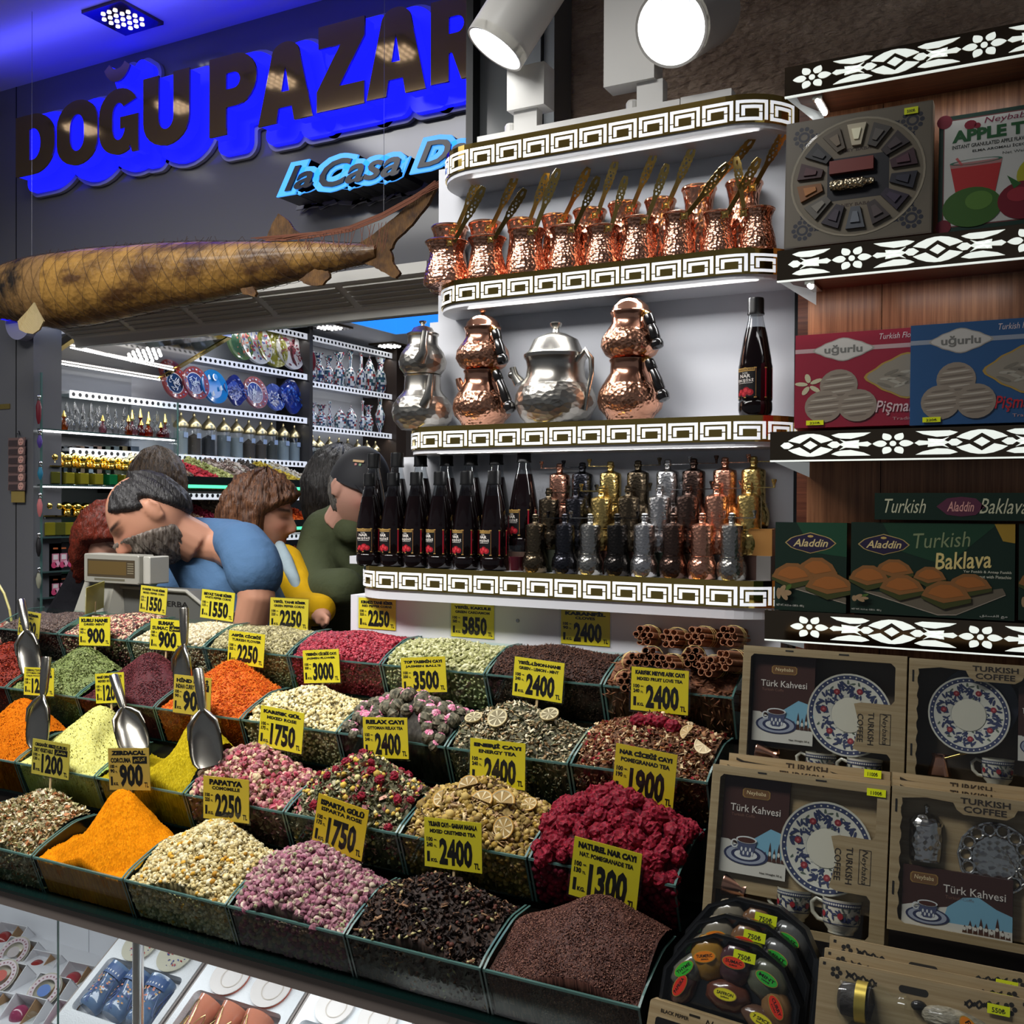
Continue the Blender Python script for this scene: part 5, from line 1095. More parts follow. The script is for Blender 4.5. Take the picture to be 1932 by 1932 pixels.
spot('spot_right', c2+ax2*.03, c2+ax2*2, 26, 95, .8, .05, (1, .97, .92)); spot('spot_left', c1+ax1*.03, c1+ax1*2, 14, 80, .8, .05)
# ------------------------------------------------------------------ right-hand wall shelves
WAL = mat('walnut_veneer', C(128, 82, 54), .38, noise=(7, C(178, 120, 82), .38, .68, (22, 22, .6)))
WAL2 = mat('walnut_board', C(84, 46, 32), .35, noise=(7, C(120, 70, 48), .38, .68, (1, 22, 22)))
YR = 1.98
RZ = [(.4226, .3946, -.2338), (.2464, .2174, -.2400), (.0709, .0432, -.2455), (-.1029, -.1313, -.2497)]
t = thing('wall_panel', 'walnut back panel behind the right-hand shelves', 'wall panel', (0, 0, 0))
zz = [YR*r[0]+CZ for r in RZ]
edges = [-.442, -.30, .15]
for a, b in zip(edges, edges[1:]):
    g = G(); g.box(a+.0008, b-.0008, 2.10, 2.125, 1.05, zz[0]-.02); g.build('panel', WAL, t)
g = G(); g.box(-.47, -.442, 2.14, 2.16, 1.05, zz[0]); g.build('edge_trim', WAL2, t)
# inlay shapes in units of 1600 per half period, strip half height 285
def mirror(p): return [(x, -y) for x, y in p][::-1]
LENS = [(-447, -92), (-215, -37), (0, -167), (215, -37), (447, -92), (350, -150), (200, -205), (60, -228), (-60, -228), (-200, -205), (-350, -150)]
LENS = [(x, -y) for x, y in LENS][::-1]
SHAPES = [LENS, mirror(LENS), [(0, -87), (143, 0), (0, 88), (-143, 0)]]
lf = [(-607, 0), (-527, -62), (-440, -66), (-337, 0), (-440, 66), (-527, 62)]
SHAPES += [lf, [(-x, y) for x, y in lf][::-1]]
dash = [(420, 190), (560, 225), (1180, 225), (1050, 165), (800, 110), (600, 120), (500, 150)][::-1]
band = [(575, 105), (700, 60), (960, 82), (950, 30), (800, 5), (690, 20)]
star = [(700, 0), (830, 62), (960, 30), (1010, 75), (1060, 30), (1250, 50), (1330, 0), (1250, -50), (1060, -30), (1010, -75), (960, -30), (830, -62)]
for s in (1, -1):
    for v in (1, -1):
        for p in (dash, band):
            q = [(s*x, v*y) for x, y in p]; SHAPES.append(q if s*v > 0 else q[::-1])
    q = [(s*(x-130), y) for x, y in star]; SHAPES.append(q[::-1] if s > 0 else q)
FLOW = []
for (a, L_, w) in ((0, 265, 62), (180, 265, 62), (58, 235, 60), (122, 235, 60), (238, 235, 60), (302, 235, 60)):
    ar = math.radians(a); d = (math.cos(ar), math.sin(ar)); P = []
    for i in range(16):
        f = i/8 if i <= 8 else 2-i/8; sd = 1 if i <= 8 else -1; l = 78+(L_-78)*f; ww = w*math.sin(PI*min(1, f**.8))**.8*sd
        P.append(((d[0]*l-d[1]*ww)*1.45, max(-222, min(222, d[1]*l+d[0]*ww))))
    FLOW.append(P[:8]+P[8:])
FLOW.append([(62*math.cos(2*PI*i/12), 52*math.sin(2*PI*i/12)) for i in range(12)])
HALF = .0748*YR; UX = HALF/1600
def area2(p): return sum(a[0]*b[1]-b[0]*a[1] for a, b in zip(p, p[1:]+p[:1]))
def inlay(p, hz):
    if area2(p) < 0: p = p[::-1]
    g = G(); g.xz([(x*UX, y*hz/285) for x, y in p], -.002, 0); return g.mesh('inlay', LITR)
for i, (zt_, zb_, xl_) in enumerate(RZ):
    zt_, zb_, x0 = zt_*YR+CZ, zb_*YR+CZ, xl_*YR
    hz = (zt_-zb_)/2*.98; zc = (zt_+zb_)/2; x1 = .12
    nm = ('topmost', 'second from the top', 'third from the top', 'lowest')[i]
    t = thing('wall_shelf', f'walnut wall shelf with a backlit flower and diamond fretwork band, {nm}', 'shelf', (0, 0, 0), 0, 'fretwork shelves on the right wall')
    g = G(); g.box(x0+.02, x1, YR+.006, 2.10, zb_, zt_-.002); g.build('board', WAL2, t)
    g = G(); g.box(x0, x1, YR, YR+.005, zb_, zt_); b = g.build('fretwork_band', BRONZE, t)
    g = G(); g.box(x0, x1, YR-.0005, YR+.005, zb_-.003, zb_); g.build('light_edge', LITR, t)
    g = G(); g.add([(x0, YR+.005, zt_-.004), (x0, YR+.005, zb_), (x0+.05, 2.10, zb_-.03), (x0+.05, 2.10, zt_-.004)], [(0, 1, 2, 3)]); g.build('end_plate', mat('pale_acrylic', C(200, 206, 204), .2, emit=(.8, .85, .85), es=.18), t)
    ms = [inlay(p, hz) for p in SHAPES]; mf = [inlay(p, hz) for p in FLOW]
    c0 = (-.1331, -.0953, -.2085+.0015, -.1320)[i]*YR
    k = -2
    while k < 4:
        for (cx, mm) in ((c0+2*HALF*k, ms), (c0+HALF+2*HALF*k, mf)):
            for me in mm:
                xs = [v.co.x for v in me.vertices]
                if cx+min(xs) > x0+.003 and cx+max(xs) < x1: link('inlay', me, b, (cx, YR, zc))
        k += 1
    if i < 2:
        o = thing('shelf_spotlight', ('small lit lamp under the left end of the topmost fretwork shelf', 'small lit lamp under the left end of the second fretwork shelf')[i], 'lamp', (x0+.06, YR+.05, zb_))
        g = G(); g.box(-.012, .006, -.03, .05, -.008, 0); g.build('bracket', STEEL, o)
        g = G()
        for j in range(6 if i == 0 else 2): g.sph((-.003, -.026+j*.014, -.009), .0055, 8, 5)
        g.build('bulb', LED, o)
        for xx in (x0+.06, x0+.3): area('shelf_lamp', (xx, YR+.045, zb_-.02), .2, .02, .10, (math.radians(12), 0, 0))
# ------------------------------------------------------------------ cartons on the shelves
def carton(name, label, cat, bl, br, tl, Y, depth, tilt, col, side=None, yaw=0., roll=0.):
    o = PY(*bl, Y); W = (PY(*br, Y)-o).length; H = (PY(*tl, Y).z-o.z)/math.cos(tilt)
    t = thing(name, label, cat, M=frame(o, yaw, tilt, roll))
    g = Ink(); g.col = C(*col); g.bbox(0, W, 0, H, -depth, 0, .0015) if False else g.box(0, W, 0, H, -depth, 0); g.build('carton_body', mat('carton_board', rough=.38, attr=True), t)
    k = Ink(); k.M = Matrix.Diagonal((W, H, 1, 1)); return t, k, W, H
cc_ = lambda *a: C(*a)
def sticker(t, x, y, w, h, txt):
    k = Ink(); k.col = C(222, 232, 20); k.box(x-w/2, x+w/2, y-h/2, y+h/2, .0026, .0038); k.M = Matrix.Translation((0, 0, .0038)); k.text(txt, x-w*.3, y-h*.32, x+w*.3, y+h*.2, C(60, 60, 10), 1, .02); k.build('price_sticker', INK, t)
# spice wheel gift box
t, k, W, H = carton('spice_gift_box', 'square dark gift box with a wheel of spice pods and blue flower corners', 'gift box', (1479, 470), (1757, 441), (1480, 230), 2.0, .03, .06, (96, 88, 76))
dk = C(38, 40, 52); tan = C(120, 108, 88)
k.rect(.01, .01, .99, .99, C(104, 96, 82), 1)
for (x, y) in ((.13, .13), (.87, .13), (.13, .87), (.87, .87)):
    for a in range(10): k.ell(x+.062*math.cos(a*PI/5), y+.066*math.sin(a*PI/5), .017, .018, dk, 2, 8)
    k.ring(x, y, .025, .042, dk, 2, 16)
    for s in (0, 1):
        for j in range(6):
            d = .1+.045*j; px = x+(d if x < .5 else -d)*(1-s); py = y+(d if y < .5 else -d)*s; k.ell(px, py, .026, .009, dk, 2, 8, (.8 if j % 2 else -.8)); k.ell(px, py, .024, .009, dk, 2, 8, (-.8 if j % 2 else .8))
k.ell(.5, .5, .46, .46, C(112, 102, 84), 3, 40); k.ring(.5, .5, .445, .46, C(150, 140, 120), 4, 40)
k.text('NEY BABA', .40, .70, .60, .725, C(60, 44, 34), 4, .02); k.text('NEY BABA', .40, .275, .60, .30, C(60, 44, 34), 4, .02); k.rect(.3, .33, .72, .66, C(20, 20, 28), 4)
k.build('printed_front', INK, t)
PODC = [(196, 186, 160), (70, 66, 62), (52, 44, 46), (60, 36, 44), (36, 36, 46), (46, 38, 52), (62, 54, 54), (82, 86, 92), (52, 46, 54), (96, 92, 84), (128, 84, 44), (62, 36, 40), (46, 46, 48), (92, 82, 68)]
for i, pc in enumerate(PODC):
    a = PI/2-2*PI*i/14; g = Ink(); g.col = C(*pc); r0, r1, da = .24, .41, .16
    pts = [((.5+r0*math.cos(a-da*.8))*W, (.5+r0*math.sin(a-da*.8))*H), ((.5+r1*math.cos(a-da))*W, (.5+r1*math.sin(a-da))*H), ((.5+r1*math.cos(a+da))*W, (.5+r1*math.sin(a+da))*H), ((.5+r0*math.cos(a+da*.8))*W, (.5+r0*math.sin(a+da*.8))*H)]
    g.prism(pts, .001, .007); m = [(sum(q[j] for q in pts)/4) for j in (0, 1)]; g.col = C(*(min(255, int(c*1.35)) for c in pc)); g.prism([(m[0]+(q[0]-m[0])*.5, m[1]+(q[1]-m[1])*.5) for q in pts], .007, .010); g.build('spice_pod', mat('pod_film', rough=.4, attr=True), t)
g = Ink(); g.col = C(120, 52, 46); g.box(.32*W, .62*W, .53*H, .63*H, .001, .012); g.build('spice_pouch', mat('pod_film', attr=True), t)
g = G(); g.M = Matrix.Translation((.33*W, .44*H, .009)) @ Matrix.Rotation(PI/2, 4, 'Y'); g.lathe([(.009, 0), (.010, .004), (.010, .058), (.0085, .06), (.006, .065), (.006, .078), (0, .08)], 16); g.build('mini_grinder', mat('grinder_brass_small', (.5, .42, .28), .25, 1., bump=('v', 190, .9, .003)), t)
sticker(t, W*.86, H*.94, W*.09, H*.05, '500₺')
g = G(); g.M = Matrix.Diagonal((W, H, 1, 1)); g.lathe([(.455, .001), (.45, .012), (.43, .0125)], 40, (.5, .5, 0), cap=False); g.build('blister', FILM, t, .9)
# apple tea
t, k, W, H = carton('apple_tea_box', 'white and green apple tea carton with apples and a glass, right of the spice wheel', 'tea box', (1769, 440), (1990, 418), (1777, 218), 2.02, .05, .06, (30, 60, 46))
k.rect(.0, 0, 1, 1, C(24, 54, 44), 1); k.rect(.04, .035, .97, .965, C(110, 60, 60), 2); k.rect(.05, .045, .96, .955, C(196, 196, 190), 3)
for (x, y) in ((.05, .955), (.05, .045)): k.ell(x, y, .07, .06, C(110, 24, 40), 4, 14)
k.ell(.28, .90, .055, .04, C(120, 16, 40), 5, 12); k.ell(.34, .885, .03, .025, C(120, 16, 40), 5, 12); k.text('Neybaba', .40, .88, .80, .945, C(120, 26, 60), 5, .0, .2)
k.text('APPLE TEA', .12, .76, .95, .865, C(30, 84, 44), 5, .05); k.text('INSTANT GRANULATED APPLE FLAVOUR DRINK', .12, .705, .95, .738, C(40, 44, 40), 5, .02); k.text('ELMA AROMALI İÇECEK TOZU', .3, .655, .95, .688, C(40, 44, 40), 5, .02); k.text('Net Weight 250 g', .56, .60, .94, .63, C(70, 74, 70), 5, .0)
k.poly([(.10, .58), (.56, .58), (.50, .30), (.16, .30)], C(168, 120, 116), 5); k.poly([(.11, .54), (.55, .54), (.50, .30), (.16, .30)], C(176, 44, 44), 6); k.ring(.33, .58, .20, .23, C(60, 110, 90), 7, 24, .1); k.poly([(.15, .62), (.17, .63), (.22, .56), (.2, .555)], C(190, 90, 90), 7)
k.ell(.92, .40, .24, .18, C(168, 164, 40), 6, 26); k.ell(.30, .19, .26, .17, C(56, 96, 34), 8, 26); k.ell(.36, .24, .12, .08, C(84, 124, 48), 9, 20); k.ell(.74, .20, .22, .16, C(112, 16, 34), 9, 26); k.ell(.70, .25, .10, .06, C(150, 40, 52), 10, 20); k.poly([(.72, .34), (.60, .42), (.66, .30)], C(40, 92, 40), 10)
k.build('printed_front', INK, t); sticker(t, W*.86, H*.9, W*.2, H*.08, '250₺')
# floss candy boxes
def floss(bl, br, tl, Y, col, band, label, third=(196, 16, 30), flower=False):
    t, k, W, H = carton('floss_candy_box', label, 'candy box', bl, br, tl, Y, .06, .05, col)
    k.rect(0, .80, 1, .845, C(*band), 1)
    pts = []
    for i in range(40): a = 2*PI*i/40; r = 1+.10*math.cos(4*a)+.04*math.cos(8*a); pts.append((a, r))
    def plaque(cx, cy, rx, ry, c0, c1, l): k.poly([(cx+rx*r*math.cos(a), cy+ry*r*math.sin(a)) for a, r in pts], c0, l); k.poly([(cx+rx*.93*r*math.cos(a), cy+ry*.92*r*math.sin(a)) for a, r in pts], c1, l+1)
    plaque(.36, .82, .2, .11, C(170, 160, 150), C(206, 198, 190), 2); k.text('uğurlu', .22, .76, .50, .87, C(120, 116, 110), 4, .03)
    k.text('Turkish Floss Halva', .62, .90, 1.0, .96, C(226, 206, 206), 2, 0., .25)
    plaque(.82, .51, .27, .21, C(176, 140, 60), C(150, 138, 122), 3)
    for i in range(14): k.ell(.66+.024*i, .42+.16*((i*7) % 5)/5, .06, .016, C(176, 166, 150) if i % 2 else C(126, 116, 102), 5, 10, .5*((i % 3)-1))
    for j, (x, y) in enumerate(((.33, .44), (.22, .22), (.47, .22))):
        k.ell(x, y, .14, .17, C(150, 134, 118), 4+3*j, 22)
        for q in range(7): k.ell(x, y-.1+.035*q, .125*math.sqrt(max(.1, 1-((q-3)/3.6)**2)), .010, C(188, 174, 158) if q % 2 else C(124, 108, 94), 5+3*j, 12, .12)
    if flower:
        for a in range(5): k.ell(.11+.06*math.cos(a*1.256+.5), .46+.07*math.sin(a*1.256+.5), .05, .022, C(206, 196, 160), 3, 10, a*1.256+.5)
    k.text('Pişmaniye', .60, .10, 1.12 if False else .99, .26, C(*third), 8, .01, .25); k.text('Traditional', .72, .055, .95, .085, C(200, 150, 150), 4)
    k.build('printed_front', INK, t); sticker(t, W*.16, H*.05, W*.13, H*.05, '220₺')
    g = G(); g.box(-.002, W+.002, -.0, H+.003, .003, .0034); g.build('wrap_film', FILM, t); return t
floss((1498, 808), (1760, 810), (1503, 632), 2.03, (150, 22, 48), (196, 160, 160), 'crimson boxed Turkish floss candy with cream candy balls', (222, 190, 190), True)
floss((1716, 803), (1990, 800), (1722, 613), 2.005, (36, 82, 132), (150, 156, 170), 'blue boxed Turkish floss candy with cream candy balls')
# baklava boxes
def baklava(k, pieces, plate):
    k.poly(plate, C(150, 140, 124), 3); k.poly([(x, y+.012) for x, y in plate], C(96, 88, 74), 4)
    for j, (x, y, w, h) in enumerate(pieces):
        l = 6+2*j
        k.poly([(x-w, y-h*.35), (x-w*.1, y-h), (x+w, y-h*.5), (x+w, y-h*.1), (x-w, y+h*.05)], C(58, 62, 26), l)
        P = [(x-w, y-h*.15), (x-w*.1, y-h*.6), (x+w, y-h*.22), (x+w*.75, y+h*.4), (x+w*.25, y+h*.85), (x-w*.3, y+h*.85), (x-w*.8, y+h*.4)]
        k.poly(P, C(128, 86, 46), l+1); k.poly([(x+(a-x)*.72, y+.08*h+(b-y)*.62) for a, b in P], C(152, 92, 42), l+2)
def pist(k, x, y, s):
    for a in range(4): k.ell(x+s*.5*math.cos(a*1.7), y+s*.3*math.sin(a*1.7), s*.55, s*.28, C(150, 124, 92), 30+a, 10, a*.8)
    k.ell(x+s*.6, y+s*.5, s*.5, s*.22, C(70, 96, 40), 29, 10, .6)
def logo(k, x, y, w, h):
    P = [(x+w*a, y+h*b) for a, b in ((-1, 0), (-.78, .45), (-.6, .62), (-.3, .8), (0, 1), (.3, .8), (.6, .62), (.78, .45), (1, 0), (.78, -.45), (.6, -.62), (.3, -.8), (0, -1), (-.3, -.8), (-.6, -.62), (-.78, -.45))][::-1]
    k.poly(P, C(170, 146, 90), 2); k.poly([(x+(a-x)*.94, y+(b-y)*.92) for a, b in P], C(36, 28, 56), 3); k.text('Aladdin', x-w*.68, y-h*.36, x+w*.68, y+h*.36, C(206, 186, 130), 4, .015, .3)
    k.ell(x, y+h*.62, w*.12, h*.12, C(190, 160, 90), 4, 8)
GRN = (20, 40, 30)
t, k, W, H = carton('baklava_box', 'small green baklava box with four pastries, at the left of the lowest shelf', 'pastry box', (1461, 1150), (1596, 1156), (1463, 985), 2.0, .06, .03, GRN)
k.poly([(.3, 1), (1, 1), (1, .62), (.55, .66)], C(24, 66, 44), 1); logo(k, .5, .77, .36, .12)
baklava(k, [(.60, .47, .28, .16), (.26, .40, .30, .16), (.78, .30, .34, .16)], [(.2, .26), (1, .10), (1, .16), (.35, .28)]); pist(k, .13, .2, .12); k.text('NET WT. 14.10 oz - 0.88 lb - 400 g', .03, .04, .42, .07, C(190, 190, 180), 3, .01); k.build('printed_front', INK, t)
t, k, W, H = carton('baklava_box', 'large green Turkish baklava box with six pastries on a plate', 'pastry box', (1604, 1156), (1914, 1169), (1606, 985), 1.985, .07, .03, GRN)
k.poly([(.2, 1), (.9, 1), (.6, .55), (.3, .7)], C(24, 58, 38), 1); logo(k, .21, .76, .165, .115)
k.text('Turkish', .40, .74, .74, .90, C(120, 132, 96), 3, .0, .35, .1); k.text('Baklava', .52, .52, .86, .70, C(206, 186, 120), 3, .012, .35, .12); k.text('Yer Fıstıklı & Antep Fıstıklı', .70, .475, .98, .51, C(190, 190, 170), 3, .01); k.text('Peanut with Pistachio', .76, .43, .98, .462, C(190, 190, 170), 3, .01)
k.poly([(.88, 1), (1, 1), (1, .80), (.93, .82)], C(150, 120, 40), 2)
baklava(k, [(.28, .49, .12, .13), (.12, .40, .13, .15), (.50, .43, .10, .12), (.74, .36, .13, .13), (.33, .31, .14, .15), (.60, .25, .15, .16)], [(.08, .24), (.55, .02), (.66, .03), (.95, .26), (.93, .32), (.5, .2)]); pist(k, .06, .17, .06); k.text('NET WT. 14.10 oz - 0.88 lb - 400 g', .01, .03, .20, .055, C(190, 190, 180), 3, .01); k.text('ﻖﺘﺴﻔﻟﺍ ﻊﻣ', .80, .02, .96, .055, C(190, 190, 180), 3, .01); k.build('printed_front', INK, t)
t, k, W, H = carton('baklava_box', 'green baklava box cut off by the frame, right of the large one', 'pastry box', (1921, 1170), (2060, 1176), (1922, 988), 1.985, .07, .03, GRN); baklava(k, [(.3, .4, .3, .15)], [(.2, .2), (.9, .1), (.9, .2)]); pist(k, .12, .2, .1); k.build('printed_front', INK, t)
t, k, W, H = carton('baklava_box', 'long green Turkish baklava box lying on top of the others', 'pastry box', (1650, 980), (1990, 983), (1652, 930), 1.985, .09, .0, GRN)
k.text('Turkish', .06, .25, .30, .78, C(190, 190, 160), 2, .0, .35); k.text('Baklava', .60, .25, .86, .8, C(190, 190, 160), 2, .0, .35); P_ = [(.36, .5), (.42, .8), (.5, .86), (.58, .8), (.63, .5), (.58, .2), (.5, .14), (.42, .2)][::-1]; k.poly(P_, C(84, 40, 60), 2); k.text('Aladdin', .42, .32, .57, .68, C(206, 150, 140), 3, .01, .3); k.build('printed_front', INK, t)
# ------------------------------------------------------------------ stand and gift sets at the lower right
t = thing('gift_stand', 'dark stepped stand carrying the wooden gift sets', 'display stand', (0, 0, 0))
zlo = PY(1500, 1775, 1.55).z; zup = PY(1500, 1475, 1.74).z
g = G(); g.box(XR+.035, .3, 1.62, 2.08, .3, zlo-.05); g.build('step', DK, t); g = G(); g.box(XR+.035, .3, 1.80, 2.08, zlo-.05, zup-.05); g.build('step', DK, t); g = G(); g.box(XR+.02, .3, 1.3, 1.62, .3, PY(1400, 2040, 1.42).z-.02); g.build('step', DK, t)
BIR = mat('birch_ply', C(150, 128, 92), .5, noise=(4, C(172, 152, 116), .4, .65, (1, 30, 1))); BIRD = mat('birch_recess', C(92, 80, 66), .55)
def poly_hole(outer, holes, th, name, m, parent):
    cu = bpy.data.curves.new('p', 'CURVE'); cu.dimensions = '2D'; cu.fill_mode = 'BOTH'; cu.extrude = th/2
    for pts in [outer]+holes:
        s = cu.splines.new('POLY'); s.points.add(len(pts)-1); s.use_cyclic_u = True
        for p, q in zip(s.points, pts): p.co = (q[0], q[1], 0, 1)
    v, f = curve_geo(cu); g = G(); g.add(v, f); return g.build(name, m, parent)
def rrect(x0, y0, x1, y1, r, n=5):
    o = []
    for (cx, cy, a0) in ((x1-r, y0+r, -PI/2), (x1-r, y1-r, 0), (x0+r, y1-r, PI/2), (x0+r, y0+r, PI)):
        o += [(cx+r*math.cos(a0+PI/2*i/n), cy+r*math.sin(a0+PI/2*i/n)) for i in range(n+1)]
    return o
def coffee_pack(t, x0, y0, x1, y1, z, land=False):
    """brown coffee carton with a cup picture"""
    W, H = x1-x0, y1-y0; g = Ink(); g.col = C(60, 34, 28); g.box(x0, x1, y0, y1, z-.012, z); b = g.build('coffee_carton', mat('carton_board', attr=True), t)
    k = Ink(); k.M = Matrix.Translation((x0, y0, z)) @ Matrix.Diagonal((W, H, 1, 1)); br = C(64, 34, 28); br2 = C(70, 40, 30)
    if land:
        hill = [(0, .0), (1, .0), (1, .45), (.86, .52), (.70, .66), (.56, .62), (.42, .44), (.26, .38), (.12, .42), (0, .36)]
        k.poly(hill, C(206, 202, 190), 1); k.poly([(.38, .2), (1, .18), (1, .45), (.86, .52), (.70, .66), (.56, .62), (.42, .44)], C(118, 168, 190), 2); k.poly([(.0, .0), (1, .0), (1, .22), (.3, .2), (0, .16)], C(206, 202, 190), 3)
        for i in range(9): x = .56+.048*i; h = (.12, .2, .16, .26, .2, .12, .3, .14, .1)[i]; k.poly([(x, .1), (x+.045, .1), (x+.035, .1+h*.6), (x+.022, .1+h), (x+.008, .1+h*.6)], br2, 4); k.ell(x+.02, .12+h*.35, .016, .03, C(206, 202, 190), 5, 8)
        lx, ly, lw, lh, tx0, tx1, ty = .2, .82, .13, .085, .38, .94, .66; cx, cy, s, q = .24, .30, .15, 1.6
        k.text('Turkish-Coffe', .40, .57, .66, .62, C(120, 84, 70), 2)
    else:
        k.poly([(0, 0), (1, 0), (1, .34), (.9, .47), (.75, .5), (.55, .40), (.3, .28), (.12, .34), (0, .34)], C(206, 202, 190), 1); k.poly([(.3, .28), (.55, .40), (.75, .5), (.9, .47), (1, .34), (1, .2), (.4, .2)], C(118, 168, 190), 2); k.poly([(0, 0), (1, 0), (1, .14), (.5, .2), (0, .2)], C(206, 202, 190), 3)
        for i in range(5): x = .66+.066*i; h = (.1, .2, .14, .2, .12)[i]; k.poly([(x, .17), (x+.06, .17), (x+.045, .17+h*.6), (x+.03, .17+h), (x+.012, .17+h*.6)], br2, 4); k.ell(x+.03, .19+h*.3, .02, .025, C(206, 202, 190), 5, 8)
        lx, ly, lw, lh, tx0, tx1, ty = .5, .84, .21, .05, .12, .88, .64; cx, cy, s, q = .40, .24, .25, .75
        k.text('Turkish Coffe', .14, .59, .5, .62, C(120, 84, 70), 2); k.text('Net Weight 50 g', .62, .03, .95, .055, C(60, 50, 40), 6, .02)
    k.poly([(lx+lw*a, ly+lh*b) for a, b in ((-1, -.6), (-.85, -1), (.85, -1), (1, -.6), (1, .6), (.85, 1), (-.85, 1), (-1, .6))], C(150, 116, 60), 2); k.poly([(lx+lw*.92*a, ly+lh*.85*b) for a, b in ((-1, -.6), (-.85, -1), (.85, -1), (1, -.6), (1, .6), (.85, 1), (-.85, 1), (-1, .6))], C(110, 76, 44), 3); k.text('Neybaba', lx-lw*.7, ly-lh*.5, lx+lw*.7, ly+lh*.55, C(226, 206, 160), 4, .0, .1)
    k.text('Türk Kahvesi', tx0, ty, tx1, ty+(.12 if land else .075), C(214, 206, 196), 4, .005)
    nv = C(44, 50, 82); w_ = C(206, 208, 206)
    k.ell(cx, cy-.2*s*q, s*1.35, s*.55*q, nv, 6, 24); k.ring(cx, cy-.2*s*q, s*.9, s*1.2, C(150, 156, 170), 7, 24, .4*q); k.ell(cx, cy-.2*s*q, s*.7, s*.26*q, w_, 8, 20)
    k.poly([(cx-s*.62, cy+.62*s*q), (cx-s*.5, cy), (cx-s*.25, cy-.3*s*q), (cx+s*.25, cy-.3*s*q), (cx+s*.5, cy), (cx+s*.62, cy+.62*s*q)][::-1], C(70, 76, 104), 9)
    for i in range(7): k.ell(cx-s*.4+s*.13*i, cy+.1*s*q*(1 if i % 2 else -1), s*.06, s*.12*q, w_, 10, 8)
    k.ell(cx, cy+.62*s*q, s*.63, s*.2*q, w_, 11, 22); k.ell(cx, cy+.6*s*q, s*.54, s*.15*q, C(70, 34, 24), 12, 22); k.ring(cx-s*.72, cy+.35*s*q, s*.16, s*.24, w_, 9, 14, q)
    k.build('printed_front', INK, b)
def china(k, cx, cy, r, sq=1., l=1):
    """blue and red flower pattern of a saucer"""
    w_ = C(206, 204, 190); bl = C(52, 60, 92); rd = C(140, 44, 52); gr = C(84, 96, 84)
    k.ring(cx, cy, r*.42, r, w_, l, 44, sq); k.ring(cx, cy, r*.86, r*.97, bl, l+1, 44, sq)
    for i in range(40): a = 2*PI*i/40; k.ell(cx+r*.92*math.cos(a), cy+r*.92*math.sin(a)*sq, r*.022, r*.022, w_, l+2, 6)
    k.ring(cx, cy, r*.80, r*.82, bl, l+1, 44, sq); k.ring(cx, cy, r*.44, r*.46, bl, l+1, 40, sq)
    rr = random.Random(5)
    for i in range(230):
        a = rr.uniform(0, 6.28); d = rr.uniform(.49, .78); k.ell(cx+r*d*math.cos(a), cy+r*d*math.sin(a)*sq, r*.085, r*.03, bl if i % 3 else gr, l+2+(i % 3), 8, a+rr.uniform(-1.2, 1.2))
    for i in range(7): a = 2*PI*i/7+.3; k.ell(cx+r*.63*math.cos(a), cy+r*.63*math.sin(a)*sq, r*.075, r*.075, rd, l+5, 10); k.ell(cx+r*.63*math.cos(a), cy+r*.63*math.sin(a)*sq, r*.03, r*.03, C(190, 100, 100), l+6, 8)
POR = mat('porcelain', C(206, 202, 184), .16, coat=.4)
def saucer(t, x, y, z, r):
    g = G(); g.lathe([(0, -.004), (r*.5, -.004), (r, .006), (r, .0075), (r*.5, -.001), (r*.42, -.0015), (0, -.0015)], 40, (x, y, z)); s = g.build('saucer', POR, t, .7)
    k = Ink(); china(k, 0, 0, r*.985)
    me = k.mesh('pattern', INK)
    for v in me.vertices:
        d = math.hypot(v.co.x, v.co.y)/r; v.co = (v.co.x+x, v.co.y+y, z+.0012+v.co.z+max(0, (d-.5))*2*.0065)
    link('pattern', me, s)
    k = Ink(); k.M = Matrix.Translation((x, y, z+.0022)); k.ell(0, 0, r*.42, r*.42, C(206, 202, 184), 1, 30); k.build('well', INK, s)
